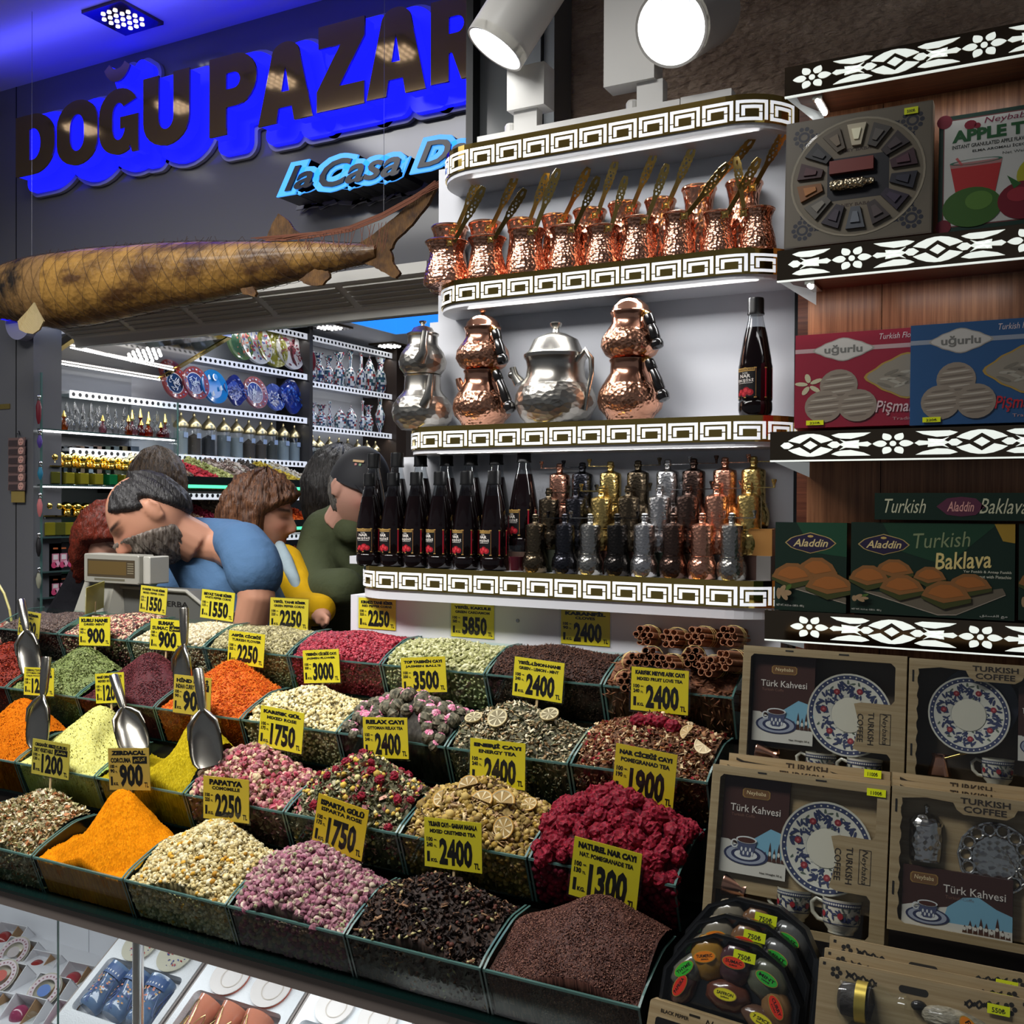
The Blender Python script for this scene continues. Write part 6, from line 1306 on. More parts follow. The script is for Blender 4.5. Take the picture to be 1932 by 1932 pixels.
def cup(t, x, y, z, s, lean=0.):
    """porcelain cup standing upright in the tray, handle to the left"""
    M = Matrix.Translation((x, y, z)) @ Matrix.Rotation(lean, 4, 'Z') @ Matrix.Rotation(-PI/2, 4, 'X')
    g = G(); g.M = M; g.lathe([(0, 0), (s*.55, 0), (s*.56, s*.12), (s*.72, s*.3), (s*.80, s*.6), (s*.82, s*1.3), (s*.86, s*1.45), (s*.80, s*1.44), (s*.74, s*.6), (0, s*.3)], 26); c = g.build('cup', POR, t, .7)
    g = G(); g.M = M; g.tube([(-s*.78, 0, s*1.2), (-s*1.1, 0, s*1.32), (-s*1.32, 0, s*1.1), (-s*1.25, 0, s*.7), (-s*1.0, 0, s*.45), (-s*.74, 0, s*.42)], s*.1, 8); g.build('cup_handle', POR, c, .9)
    k = Ink(); bl = C(56, 62, 92); w_ = C(206, 204, 190); rd = C(150, 44, 52); R = s*.82
    for i in range(16): k.rect(-R*1.4+R*2.8*i/16, s*1.16, -R*1.4+R*2.8*(i+1)/16, s*1.34, bl, 1)
    for i in range(22): k.ell(-R*1.35+R*2.7*i/22, s*1.25, s*.04, s*.05, w_, 2, 6)
    for i in range(16): k.rect(-R*1.4+R*2.8*i/16, s*.42, -R*1.4+R*2.8*(i+1)/16, s*.46, bl, 1)
    rr = random.Random(3)
    for i in range(44): k.ell(rr.uniform(-R*1.3, R*1.3), rr.uniform(s*.5, s*1.12), s*.12, s*.045, (bl, C(70, 80, 76), bl)[i % 3], 1+(i % 3), 8, rr.uniform(0, 3))
    for x_ in (-R*.9, 0.1*R, R*1.0): k.ell(x_, s*.8, s*.12, s*.14, rd, 5, 10)
    me = k.mesh('pattern', INK)
    for v in me.vertices:
        a = v.co.x/R; h = v.co.y; rr_ = (.80+.02*(h/s-.6)/.7)*s if h > s*.6 else (.72+.08*(h/s-.3)/.3)*s
        rr_ += .0006+v.co.z; v.co = M @ Vector((rr_*math.sin(a), -rr_*math.cos(a), h)) if False else M @ Vector((rr_*math.sin(a), -rr_*math.cos(a)*-1 if False else -rr_*math.cos(a), h))
    link('pattern', me, c)
def mini_cezve(t, x, y, z, s, ang, m=None):
    g = G(); g.M = Matrix.Translation((x, y, z)) @ Matrix.Rotation(ang, 4, 'Z') @ Matrix.Rotation(-PI/2, 4, 'X'); g.lathe([(0, 0), (s, 0), (s*1.02, s*.1), (s*.62, s*1.5), (s*.7, s*1.9), (s*.66, s*1.9), (s*.55, s*1.5), (0, s*1.3)], 22); g.build('copper_pot', COP, t, .8)
    g = G(); g.M = Matrix.Translation((x, y, z)) @ Matrix.Rotation(ang, 4, 'Z'); g.tube([(s*.5, s*1.6, s*.4), (s*2.0, s*2.2, s*.5), (s*3.4, s*2.7, s*.5)], s*.12, 8); g.build('pot_handle', BRASS, t, .9)
NOTCH = lambda x, y: None
def set_a(tl, tr, bl, Y, label, tilt=.2, crop=None):
    o = PY(*tl, Y); W = (PY(*tr, Y)-o).length; H = .87*W
    t = thing('coffee_gift_set', label, 'gift set', M=frame(o, 0, tilt, 0)); U = lambda p: [(x*W, -y*W) for x, y in p]
    g = G(); g.box(0, W, -H, 0, -.05, -.045); g.build('back_board', BIRD, t)
    g = G(); g.box(0, .006, -H, 0, -.045, -.004); g.box(W-.006, W, -H, 0, -.045, -.004); g.box(0, W, -.006, 0, -.045, -.004); g.box(0, W, -H, -H+.006, -.045, -.004); g.build('tray_wall', BIR, t)
    win = U([(.05, .07), (.07, .05), (.91, .05), (.935, .075), (.935, .275), (.915, .30), (.74, .30), (.70, .31), (.735, .44), (.70, .58), (.74, .595), (.90, .595), (.92, .62), (.92, .80), (.90, .825), (.07, .825), (.05, .80)])
    poly_hole([(0, 0), (0, -H), (W, -H), (W, 0)], [win], .004, 'front_frame', BIR, t)
    g = G(); g.col = (1, 1, 1); g.box(.27*W, .32*W, -.022*W, -.014*W, .0021, .0026); g.box(.60*W, .66*W, -.022*W, -.014*W, .0021, .0026); g.build('slot', BLACKM, t)
    coffee_pack(t, .065*W, -.60*W, .45*W, -.055*W, -.012)
    saucer(t, .665*W, -.385*W, -.018, .255*W)
    cup(t, .50*W, -.80*W, -.024, .115*W); cup(t, .765*W, -.82*W, -.016, .125*W)
    mini_cezve(t, .09*W, -.67*W, -.03, .07*W, -1.75)
    k = Ink(); k.M = Matrix.Translation((0, 0, .0022)); bk = C(52, 44, 36)
    k.text('TURKISH', .705*W, -.47*W, .90*W, -.435*W, bk, 1, .01, 0, -PI/2); k.text('COFFEE', .655*W, -.47*W, .825*W, -.435*W, bk, 1, .01, 0, -PI/2)
    k.text('Neybaba', .79*W, -.467*W, .97*W, -.43*W, bk, 1, .0, .2, -PI/2); k.M = k.M; 
    for (a, b, c, d) in ((.855, -.36, .915, -.357), (.855, -.54, .915, -.537), (.853, -.54, .856, -.357), (.914, -.54, .917, -.357)): k.rect(a*W, b*W, c*W, d*W, bk, 1)
    k.build('engraving', INK, t)
    g = G(); g.box(.0, W, -H, 0, .003, .0034); g.build('wrap_film', FILM, t); return t, W
t, W1 = set_a((1404, 1217), (1712, 1241), None, 1.80, 'Turkish coffee gift set, upper left one, with saucer and two cups', .16)
t, W2 = set_a((1346, 1441), (1680, 1483), None, 1.62, 'Turkish coffee gift set, lower left one, in front of the spice bins', .24)
sticker(t, W2*.93, -.045*W2, W2*.10, W2*.04, '1100₺')
# stacked sets seen edge-on between the rows
for i, (tl, tr, Y, lb) in enumerate((((1376, 1420), (1680, 1455), 1.655, 'farther of two wooden set edges standing behind the lower left gift set'), ((1358, 1433), (1680, 1470), 1.64, 'nearer of two wooden set edges standing behind the lower left gift set'), ((1684, 1456), (1990, 1487), 1.655, 'farther of two wooden set edges behind the silver gift set'), ((1684, 1470), (1990, 1500), 1.64, 'nearer of two wooden set edges behind the silver gift set'))):
    o = PY(*tl, Y); W = (PY(*tr, Y)-o).length; t = thing('stacked_gift_set', lb, 'gift set', M=frame(o, 0, .24, 0))
    g = G(); g.box(0, W, -.2, 0, -.012, 0); g.build('front_frame', BIR, t)
    k = Ink(); k.text('TURKISH', W*.37, -.016, W*.63, -.005, C(60, 48, 36), 2, .02)
    k.poly([(W*.05, -.006), (W*.1, -.010), (W*.3, -.013), (W*.3, -.016), (W*.1, -.014), (W*.05, -.010)], C(40, 34, 28), 1); k.poly([(W*.64, -.010), (W*.72, -.014), (W*.93, -.013), (W*.93, -.016), (W*.7, -.018)], C(40, 34, 28), 1); k.build('engraving', INK, t)
    if i == 0: sticker(t, W*.9, -.006, W*.10, .012, '1100₺')
def set_b(tl, tr, Y, label, tilt, silver):
    o = PY(*tl, Y); W = (PY(*tr, Y)-o).length; H = .87*W
    t = thing('coffee_gift_set', label, 'gift set', M=frame(o, 0, tilt, 0))
    g = G(); g.box(0, W, -H, 0, -.05, -.045); g.build('back_board', BIRD, t)
    g = G(); g.box(0, .006, -H, 0, -.045, -.004); g.box(W-.006, W, -H, 0, -.045, -.004); g.box(0, W, -.006, 0, -.045, -.004); g.box(0, W, -H, -H+.006, -.045, -.004); g.build('tray_wall', BIR, t)
    wav = [(.06+.006*math.sin(i*1.9), .07+.73*i/24) for i in range(25)]; wr = [(.94+.006*math.sin(i*1.9), .80-.73*i/24) for i in range(25)]
    top = [(.86, .05), (.72, .06), (.70, .10), (.66, .125), (.42, .125), (.38, .10), (.36, .06), (.2, .05)]
    poly_hole([(0, 0), (0, -H), (W, -H), (W, 0)], [[(x*W, -y*W) for x, y in wav+[(.1, .82), (.9, .82)]+wr+top]], .004, 'front_frame', BIR, t)
    k = Ink(); k.M = Matrix.Translation((0, 0, .0022)); bk = C(52, 42, 34); k.text('TURKISH', .40*W, -.058*W, .68*W, -.022*W, bk, 1, .02); k.text('COFFEE', .42*W, -.108*W, .66*W, -.070*W, bk, 1, .02); k.rect(.022*W, -.16*W, .034*W, -.08*W, C(24, 20, 16), 1); k.rect(.022*W, -.66*W, .034*W, -.58*W, C(24, 20, 16), 1); k.build('engraving', INK, t)
    if silver:
        SV = mat('filigree_silver', (.62, .61, .58), .18, 1., bump=('v', 110, .6, .004))
        g = G(); g.M = Matrix.Translation((.20*W, -.44*W, -.018)) @ Matrix.Rotation(-PI/2, 4, 'X'); r = .10*W; g.lathe([(0, 0), (r*.9, 0), (r*.95, r*.3), (r, r*1.2), (r*.96, r*2.2)], 26); b = g.build('sugar_bowl', SV, t, .8)
        g = G(); g.M = Matrix.Translation((.20*W, -.44*W, -.018)) @ Matrix.Rotation(-PI/2, 4, 'X'); g.lathe([(r*1.02, r*2.2), (r*1.02, r*2.4), (r*.7, r*2.8), (r*.15, r*2.95), (r*.1, r*3.2), (r*.18, r*3.35), (0, r*3.5)], 26); l_ = g.build('bowl_lid', SV, t, .8)
        cx, cy, r = .60*W, -.36*W, .21*W
        g = G(); g.lathe([(0, 0), (r*.6, 0), (r*.62, .003), (r*.58, .003), (0, .002)], 36, (cx, cy, -.02)); g.build('silver_saucer', SV, t, .8)
        g = G(); n = 14
        for i in range(n):
            a = 2*PI*i/n; c_ = (cx+r*.8*math.cos(a), cy+r*.8*math.sin(a)); g.tube([(c_[0]+r*.17*math.cos(b_), c_[1]+r*.17*math.sin(b_), -.016) for b_ in [2*PI*j/10 for j in range(11)]], .0022, 6)
        g.tube([(cx+r*.98*math.cos(2*PI*j/40)*(1+.02*math.cos(j*2.2)), cy+r*.98*math.sin(2*PI*j/40), -.015) for j in range(41)], .0025, 6); g.build('openwork_rim', SV, t, .9)
        g = G(); g.tube([(.66*W, -.30*W, .0), (.78*W, -.5*W, .0), (.95*W, -.8*W, .002)], .0016, 6); g.build('spoon', SV, t)
        coffee_pack(t, .08*W, -.85*W, .70*W, -.47*W, -.004, True)
    else:
        saucer(t, .38*W, -.355*W, -.014, .255*W); g = G(); g.lathe([(0, -.004), (.25*W, .0), (.25*W, .001), (0, 0)], 36, (.43*W, -.28*W, -.03)); g.build('rear_saucer', mat('dark_saucer', C(60, 62, 76), .2), t)
        cup(t, .56*W, -.80*W, -.022, .12*W); mini_cezve(t, .2*W, -.78*W, -.02, .075*W, 0.); coffee_pack(t, .68*W, -.62*W, 1.0*W-.03, -.14*W, -.010)
    g = G(); g.box(.0, W, -H, 0, .003, .0034); g.build('wrap_film', FILM, t); return t
set_b((1716, 1241), (2026, 1264), 1.80, 'Turkish coffee gift set, upper right one, with a large flowered saucer', .16, False)
set_b((1684, 1481), (2020, 1520), 1.62, 'Turkish coffee gift set with silver bowl and openwork silver saucer', .24, True)
# half-round blister spice sets
SACH = mat('sachet_film', rough=.2, attr=True, coat=.5)
def blister(o_px, w_px, Y, label, front, price):
    a = PY(*o_px, Y); W = PY(o_px[0]+w_px, o_px[1], Y).x-a.x; t = thing('spice_blister_set', label, 'gift set', M=frame(a, 0, .3, .06))
    P = [(0, -.95), (1, -.95), (1, -.32), (.86, -.10), (.66, 0), (.34, 0), (.14, -.10), (0, -.32)]
    P = [(x*W, y*W) for x, y in P]
    g = G(); g.prism(P, -.03, -.026); g.build('black_tray', BLACK, t)
    g = G(); n = len(P)
    for i in range(n):
        q, r = P[i], P[(i+1) % n]; c = (W/2, -W/2); k_ = .95
        g.add([(*q, -.026), (*r, -.026), (*r, .0), (*q, .0), (c[0]+(q[0]-c[0])*k_, c[1]+(q[1]-c[1])*k_, 0), (c[0]+(r[0]-c[0])*k_, c[1]+(r[1]-c[1])*k_, 0), (c[0]+(r[0]-c[0])*k_, c[1]+(r[1]-c[1])*k_, -.026), (c[0]+(q[0]-c[0])*k_, c[1]+(q[1]-c[1])*k_, -.026)], [(0, 1, 2, 3), (3, 2, 5, 4), (4, 5, 6, 7)])
    g.build('tray_wall', BLACK, t)
    SA = [('TURMERIC', 'ZERDEÇAL', .30, -.26, .13, .17, (150, 110, 40), (240, 130, 20), .35), ('SUMAC', 'SUMAK', .51, -.24, .13, .17, (70, 44, 48), (226, 60, 30), 0), ('MINT', 'NANE', .75, -.30, .15, .16, (86, 88, 72), (50, 176, 60), -.35), ('THYME', 'KEKİK', .17, -.42, .15, .11, (96, 94, 84), (60, 190, 50), .9), ('CURRY', 'KÖRİ', .83, -.52, .15, .11, (130, 96, 60), (226, 50, 30), -1.1), ('PAPRIKA', '', .16, -.58, .15, .09, (74, 44, 40), (226, 50, 30), 1.3), ('SAFFRON', 'SAFRAN', .48, -.55, .16, .12, (88, 48, 34), (226, 214, 40), 0), ('7 SPICE', 'BAHARAT', .75, -.68, .17, .09, (88, 62, 48), (226, 214, 40), -.25)]
    for i, (n1, n2, u, v, rx, ry, cb, cl, rot) in enumerate(SA):
        if not front and v < -.45: continue
        v *= .72; ry *= .84
        cols = cb if front else ((120, 112, 96), (110, 78, 52), (86, 86, 84))[i % 3]
        g = G(); g.col = C(*cols); g.M = Matrix.Translation((u*W, v*W, -.014)) @ Matrix.Rotation(rot, 4, 'Z'); g.sph((0, 0, 0), (rx*W*1.05, ry*W*1.12, .017), 18, 10)
        me = g.mesh('sachet', SACH, 1.)
        for q in me.vertices: q.co += Vector((math.sin(q.co.y*300+i), math.cos(q.co.x*260+i), math.sin(q.co.x*330+q.co.y*280)))*.0011
        s = link('sachet', me, t)
        k = Ink(); k.M = Matrix.Translation((u*W, v*W, .0035)) @ Matrix.Rotation(rot*.9, 4, 'Z')
        k.ell(0, .015*W, .085*W, .042*W, C(180, 150, 60), 1, 22); k.ell(0, .015*W, .08*W, .038*W, C(*cl), 2, 22); k.text(n1, -.06*W, .01*W, .06*W, .032*W, C(30, 26, 16), 3, .02)
        if n2: k.text(n2, -.03*W, -.008*W, .03*W, .003*W, C(30, 26, 16), 3, .02)
        k.build('oval_label', INK, s)
    if front:
        g = G(); g.prism(rrect(-.04*W, -1.3*W, 1.03*W, -.54*W, .03*W), -.004, .012); b = g.build('wood_card', BIR, t)
        k = Ink(); k.M = Matrix.Translation((0, .23*W, .0121)); bk = C(40, 34, 26); k.text('BLACK PEPPER', .05*W, -.845*W, .26*W, -.82*W, bk, 1, .02); k.text('Neybaba', .38*W, -.86*W, .62*W, -.80*W, bk, 1, .01, .3); k.text('RED PEPPER', .72*W, -.86*W, .92*W, -.835*W, bk, 1, .02); k.rect(.26*W, -.81*W, .34*W, -.795*W, bk, 1); k.rect(.62*W, -.825*W, .70*W, -.81*W, bk, 1)
        for (x0, x1) in ((.02, .27), (.70, .94)):
            P2 = [(x*W, y*W) for x, y in rrect(x0, -1.15, x1, -.88, .02)]; k.poly(P2, C(24, 22, 22), 1); k.poly([(x*W, y*W) for x, y in rrect(x0+.06, -1.03, x1-.06, -.94, .01)], C(70, 68, 66), 2)
        k.build('printed_front', INK, b)
        g = G(); g.col = C(30, 28, 28); g.M = Matrix.Translation((.48*W, -.86*W, .014)) @ Matrix.Rotation(-PI/2, 4, 'X'); g.lathe([(.09*W, 0), (.09*W, .12*W), (.06*W, .14*W), (.06*W, .2*W), (.03*W, .22*W), (0, .22*W)], 18); g.build('mini_grinder', BLACK, t, .7)
    sticker(t, .58*W, -.10*W, .16*W, .07*W, price)
    g = G(); g.prism([(W/2+(x-W/2)*.97, -W/2+(y+W/2)*.97) for x, y in P], .0045, .005); g.build('blister', FILM, t)
blister((1306, 1671), 256, 1.50, 'farthest of three black half-round spice sachet sets', False, '750₺')
blister((1285, 1702), 256, 1.47, 'middle one of three black half-round spice sachet sets', False, '750₺')
blister((1265, 1738), 258, 1.44, 'nearest black half-round spice set with Turmeric, Sumac and Mint sachets', True, '750₺')
def spice_tray(tl, tr, Y, label, full, price):
    o = PY(*tl, Y); W = (PY(*tr, Y)-o).length; H = .6*W; t = thing('spice_gift_tray', label, 'gift set', M=frame(o, 0, .35, 0))
    g = G(); g.box(0, W, -H, 0, -.02, 0); g.build('wood_board', BIR, t)
    k = Ink(); dk = C(34, 30, 26)
    for s in (0, 1):
        X = lambda u: (W-u*W) if s else u*W
        for j in range(5): k.ell(X(.09)+.02*W*math.cos(j*1.256), -.055*W+.02*W*math.sin(j*1.256), .012*W, .012*W, dk, 1, 8)
        for j in range(7): k.ell(X(.15+.022*j), -.05*W-.003*j*W, .02*W, .006*W, dk, 1, 8, (.9 if j % 2 else -.9)*(1 if not s else -1)); k.ell(X(.15+.022*j), -.06*W-.003*j*W, .02*W, .006*W, dk, 1, 8, (-.9 if j % 2 else .9)*(1 if not s else -1))
        k.rect(X(.02), -.03*W, X(.035), -.015*W, dk, 1)
    k.poly([(x*W, y*W) for x, y in rrect(.40, -.085, .54, -.05, .016)], C(40, 36, 30), 1); k.build('engraving', INK, t)
    if full:
        g = G(); g.M = Matrix.Translation((.10*W, -.17*W, .0)) @ Matrix.Rotation(PI/2, 4, 'Y'); r = .10*W
        g.lathe([(r*.6, 0), (r*.95, .02*W), (r, .06*W), (r, .22*W), (r*.7, .28*W), (r*.9, .34*W), (0, .36*W)], 26, (0, 0, 0)); g.build('clear_jar', CLR, t, .8)
        g = G(); g.M = Matrix.Translation((.20*W, -.17*W, 0)) @ Matrix.Rotation(PI/2, 4, 'Y'); g.lathe([(r*1.02, 0), (r*1.02, .055*W)], 26); g.build('gold_label', mat('gold_foil', (.8, .6, .12), .3, .8), t, .8)
        g = G(); g.M = Matrix.Translation((.03*W, -.17*W, 0)) @ Matrix.Rotation(PI/2, 4, 'Y'); g.lathe([(r*.5, .08*W), (r*.8, .1*W), (r*.85, .24*W), (0, .26*W)], 20); g.build('dark_spice', mat('dark_spice', C(52, 44, 40), .6, bump=('n', 90, .8, .004)), t, .8)
        g = G(); g.lathe([(0, .02), (.1*W, .02), (.15*W, .008), (.16*W, .002), (.155*W, .0)][::-1], 30, (.27*W, -.40*W, 0)); g.build('clear_dome', CLR, t, .8)
        g = G(); g.M = Matrix.Translation((.70*W, -.185*W, .008)) @ Matrix.Rotation(-.2, 4, 'Z'); g.sph((0, 0, 0), (.19*W, .075*W, .018), 22, 10); me = g.mesh('fennel_pouch', mat('fennel_seed', C(116, 110, 92), .5, noise=(60, C(160, 152, 130), .4, .6, (1, 3, 1)), bump=('n', 70, 1., .005, (1, 3, 1)), coat=.4), 1.); s = link('fennel_pouch', me, t)
        k = Ink(); k.M = Matrix.Translation((.76*W, -.205*W, .028)) @ Matrix.Rotation(-.95, 4, 'Z'); k.ell(0, 0, .10*W, .042*W, C(190, 150, 60), 1, 22); k.ell(0, 0, .095*W, .038*W, C(240, 134, 20), 2, 22); k.text('FENNEL', -.07*W, -.002*W, .07*W, .022*W, C(30, 26, 16), 3, .02); k.text('REZENE', -.04*W, -.02*W, .04*W, -.008*W, C(30, 26, 16), 3, .02); k.build('oval_label', INK, s)
        g = G(); g.M = Matrix.Translation((.5*W, -.13*W, .004)); g.sph((0, 0, 0), (.04*W, .028*W, .008), 14, 8); g.build('clear_button', mat('dark_button', C(40, 38, 36), .1), t, 1.)
    sticker(t, .86*W, -.07*W, .10*W, .045*W, price)
    g = G(); g.box(0, W, -H, 0, .012, .0124) if not full else g.box(0, W, -H, 0, .04, .0404); g.build('wrap_film', FILM, t)
spice_tray((1566, 1765), (1960, 1828), 1.42, 'farthest of three wooden spice trays with black leaf corners', False, '550₺')
spice_tray((1556, 1788), (1950, 1852), 1.40, 'middle one of three wooden spice trays with black leaf corners', False, '550₺')
spice_tray((1546, 1806), (1945, 1872), 1.38, 'nearest wooden spice tray with a clear jar and a fennel pouch', True, '550₺')
# ------------------------------------------------------------------ white showcase under the counter
CW = mat('case_white', C(232, 233, 238), .45)
t = thing('showcase', 'white lit showcase under the spice counter with a chrome post', 'showcase', (0, 0, 0))
zc = 1.6-.74*1.75
for k in range(4):
    g = G(); x0 = -3.1+k*.66; g.box(x0+.0015, x0+.6585, 2.02, 2.04, .1, .70); g.build('back_panel', CW, t)
g = G(); g.box(-3.4, -.5, 1.49, 2.02, zc-.02, zc-.0); g.build('shelf', CW, t)
p = PY(257, 1800, 1.50); g = G(); g.lathe([(.0115, .1), (.0115, .70)], 20, (p.x, 1.505, 0)); g.build('post', CHROME, t, .8)
q = PY(110, 1800, 1.495); g = G(); g.box(-3.3, q.x-.0012, 1.493, 1.496, .1, .7); g.build('front_glass', CLR, t); g = G(); g.box(q.x+.0012, -.6, 1.493, 1.496, .1, .7); g.build('front_glass', CLR, t)
g = G(); g.box(q.x-.001, q.x+.001, 1.4925, 1.4965, .1, .7); g.build('glass_joint', EDGE, t)
area('showcase_led', (-1.9, 1.62, .695), 2.6, .06, 4.2)
KRAFT = mat('kraft_board', C(170, 132, 92), .6); CARD = mat('white_card', C(222, 222, 226), .5); FOAM = mat('polystyrene', C(236, 238, 242), .6, bump=('v', 260, .35, .002))
GLR = {}
def tint(nm, rgb): return glass('tinted_'+nm, rgb, 1.3, .05)
def tea_glass(m, band=None):
    g = G(); g.lathe([(0, 0), (.018, 0), (.021, .004), (.022, .015), (.0175, .032), (.0165, .045), (.022, .066), (.026, .084), (.025, .084), (.0155, .046), (.0165, .03), (0, .008)], 20); return g.mesh('glass_body', m, .8)
ORANGE = mat('orange_tea_glass', C(236, 150, 120), .08, trans=.35, coat=.5); BLUEG = mat('blue_tea_glass', C(120, 150, 190), .08, trans=.35, coat=.5)
GOLDP = mat('gold_pattern', (.85, .62, .25), .25, .9)
def gold_scroll(seed, rgb):
    k = G(); rr = random.Random(seed)
    for i in range(9):
        a = rr.uniform(0, 6.28); z0 = rr.uniform(.02, .06); P = []
        for j in range(8): f = j/7; aa = a+f*1.1; z = z0+.02*math.sin(f*5); r = .0225 if z < .02 else (.019+.004*abs(z-.04)/.03); P.append((r*math.cos(aa)*1.03, r*math.sin(aa)*1.03, z))
        k.tube(P, .0007, 5)
    return k.mesh('gilt_pattern', rgb)
def tray(tl, tr, br, Y, label, glasses, body, pat, saucers, yaw=-.0):
    o = PY(*tl, Y); W = (PY(*tr, Y)-o).length; t = thing('tea_glass_set', label, 'glassware', M=frame(o, 0, 1.0, 0)); H = .95*W
    poly_hole([(0, 0), (0, -H), (W, -H), (W, 0)], [[(x*W, y*W) for x, y in rrect(.06, -.80, .94, -.30, .05)]], .02, 'foam_tray', FOAM, t)
    g = G(); g.box(.0, W, -H, 0, -.05, -.03); g.build('foam_base', FOAM, t)
    g = G(); g.box(-.004, W+.004, -H-.004, .004, -.06, -.052); g.box(-.006, -.002, -H, 0, -.055, .008); g.box(W+.002, W+.006, -H, 0, -.055, .008); g.build('carton', mat('set_carton', C(150, 140, 136), .5), t)
    me = tea_glass(body); pm = gold_scroll(3, pat)
    for i in range(glasses):
        x = (.22+.28*i)*W; M = Matrix.Translation((x, -.76*W, .004)) @ Matrix.Rotation(-.12+.10*i, 4, 'Z') @ Matrix.Rotation(-PI/2, 4, 'X') @ Matrix.Scale(W/.21, 4)
        c = link('tea_glass', me, t, M=M); link('gilt_pattern', pm, c)
    for i in range(2):
        g = G(); g.M = Matrix.Translation(((.3+.42*i)*W, -.14*W, .008)); r = .17*W; g.lathe([(0, 0), (r*.55, 0), (r, .010), (r, .012), (r*.55, .003), (0, .003)], 30); s = g.build('saucer', saucers, t, .8)
        k = Ink(); k.M = Matrix.Translation(((.3+.42*i)*W, -.14*W, .0125))
        if glasses == 3 and pat is not GOLDP:
            rr = random.Random(i)
            for j in range(40): a = rr.uniform(0, 6.28); d = rr.uniform(.3, .85); k.ell(r*d*math.cos(a), r*d*math.sin(a), r*.07, r*.035, (C(70, 80, 150), C(60, 66, 130), C(180, 60, 70))[j % 3], 1+j % 3, 8, a)
        else:
            k.ring(0, 0, r*.9, r*.97, C(236, 236, 236) if glasses == 0 else C(226, 120, 96), 1, 30); k.ring(0, 0, r*.5, r*.54, C(200, 190, 180), 1, 30)
        k.build('pattern', INK, s)
    if body is BLUEG:
        for i in range(3):
            k = Ink(); R = .0245; 
            for j in range(10): k.rect(-R*1.2+R*2.4*j/10, .060, -R*1.2+R*2.4*(j+1)/10, .080, C(60, 90, 140), 1)
            rr = random.Random(i)
            for j in range(26): k.ell(rr.uniform(-R, R), rr.uniform(.02, .058), .0024, .0016, (C(200, 150, 90), C(206, 120, 90), C(60, 80, 140))[j % 3], 2, 6)
            for j in range(9): k.ell(-R*1.1+R*2.2*j/9, .066, .0012, .0022, C(220, 220, 220), 2, 6)
            me2 = k.mesh('enamel_band', INK); bend(me2, R); c = kids(t); c = [q for q in c if q.name.startswith('tea_glass')][i]; link('enamel_band', me2, c)
    return t
tray((246, 1752), (402, 1802), None, 1.84, 'white foam tray with three blue-patterned tea glasses, left of the orange ones', 3, BLUEG, mat('blue_gilt', (.1, .16, .4), .3), POR)
tray((408, 1806), (590, 1862), None, 1.78, 'white foam tray with three orange gilt tea glasses', 3, ORANGE, GOLDP, mat('clear_saucer', C(226, 220, 218), .1))
tray((600, 1862), (790, 1926), None, 1.74, 'white foam tray with clear glass saucers, right of the orange glasses', 0, ORANGE, GOLDP, mat('clear_saucer', C(226, 226, 228), .1))
# boxed cup sets in kraft dividers
def boxed_cup(px, py, Y, w, label, kind, col):
    o = PY(px, py, Y); t = thing('boxed_cup_set', label, 'cup set', M=frame(o, .12, .9, 0), group='boxed cup sets in the showcase'); W = w; H = w*.85; d = .05
    g = G(); 
    for (x0, x1, y0, y1) in ((0, .002, -H, 0), (W-.002, W, -H, 0), (0, W, -.002, 0), (0, W, -H, -H+.002)): g.box(x0, x1, y0, y1, -d, 0)
    g.box(0, W, -H, 0, -d-.002, -d); g.build('open_box', CARD, t); g = G(); g.box(W*.62, W*.64, -H+.003, -.003, -d, -.004); g.build('divider', KRAFT, t)
    if kind == 'saucer':
        r = W*.46; g = G(); g.M = Matrix.Translation((W*.5, -H*.5, .0)); g.lathe([(0, -.01), (r*.55, -.01), (r, .004), (r, .006), (r*.55, -.007), (0, -.007)], 30); s = g.build('saucer', POR, t, .8)
        k = Ink(); k.M = Matrix.Translation((W*.5, -H*.5, .007)); k.ring(0, 0, r*.62, r*.92, C(206, 190, 196), 1, 30)
        for j in range(22): k.ell(r*.77*math.cos(j*.2856), r*.77*math.sin(j*.2856), r*.06, r*.05, C(130, 60, 80) if j % 2 else C(150, 100, 110), 2, 8)
        k.ell(0, 0, r*.4, r*.34, C(*col), 2, 20); k.build('pattern', INK, s)
    else:
        g = G(); g.col = C(*col); g.M = Matrix.Translation((W*.34, -H*.5, -.018)); g.sph((0, 0, 0), (W*.22, H*.3, .02), 18, 10); g.build('bead_ball', mat('glazed_ball', rough=.15, attr=True, coat=.5), t, 1.)
        g = G(); g.M = Matrix.Translation((W*.8, -H*.5, -.024)); g.lathe([(0, 0), (W*.12, 0), (W*.14, .02), (W*.13, .02), (0, .003)], 18); g.build('small_cup', CLR, t, .8)
    k = Ink(); k.M = Matrix.Translation((0, -H-.0002, -d)) @ Matrix.Rotation(PI/2, 4, 'X')
    r = .016; k.ell(W*.36, .022, r, r, C(34, 40, 70), 1, 18); k.ring(W*.36, .022, r*.55, r*.7, C(220, 220, 226), 2, 18)
    for j in range(8): k.ell(W*.36+r*.85*math.cos(j*.785), .022+r*.85*math.sin(j*.785), r*.1, r*.1, C(220, 220, 226), 2, 6)
    k.text('ELEV BOX', W*.22, .001, W*.5, .004, C(70, 70, 80), 1, .02); k.build('emblem', INK, t)
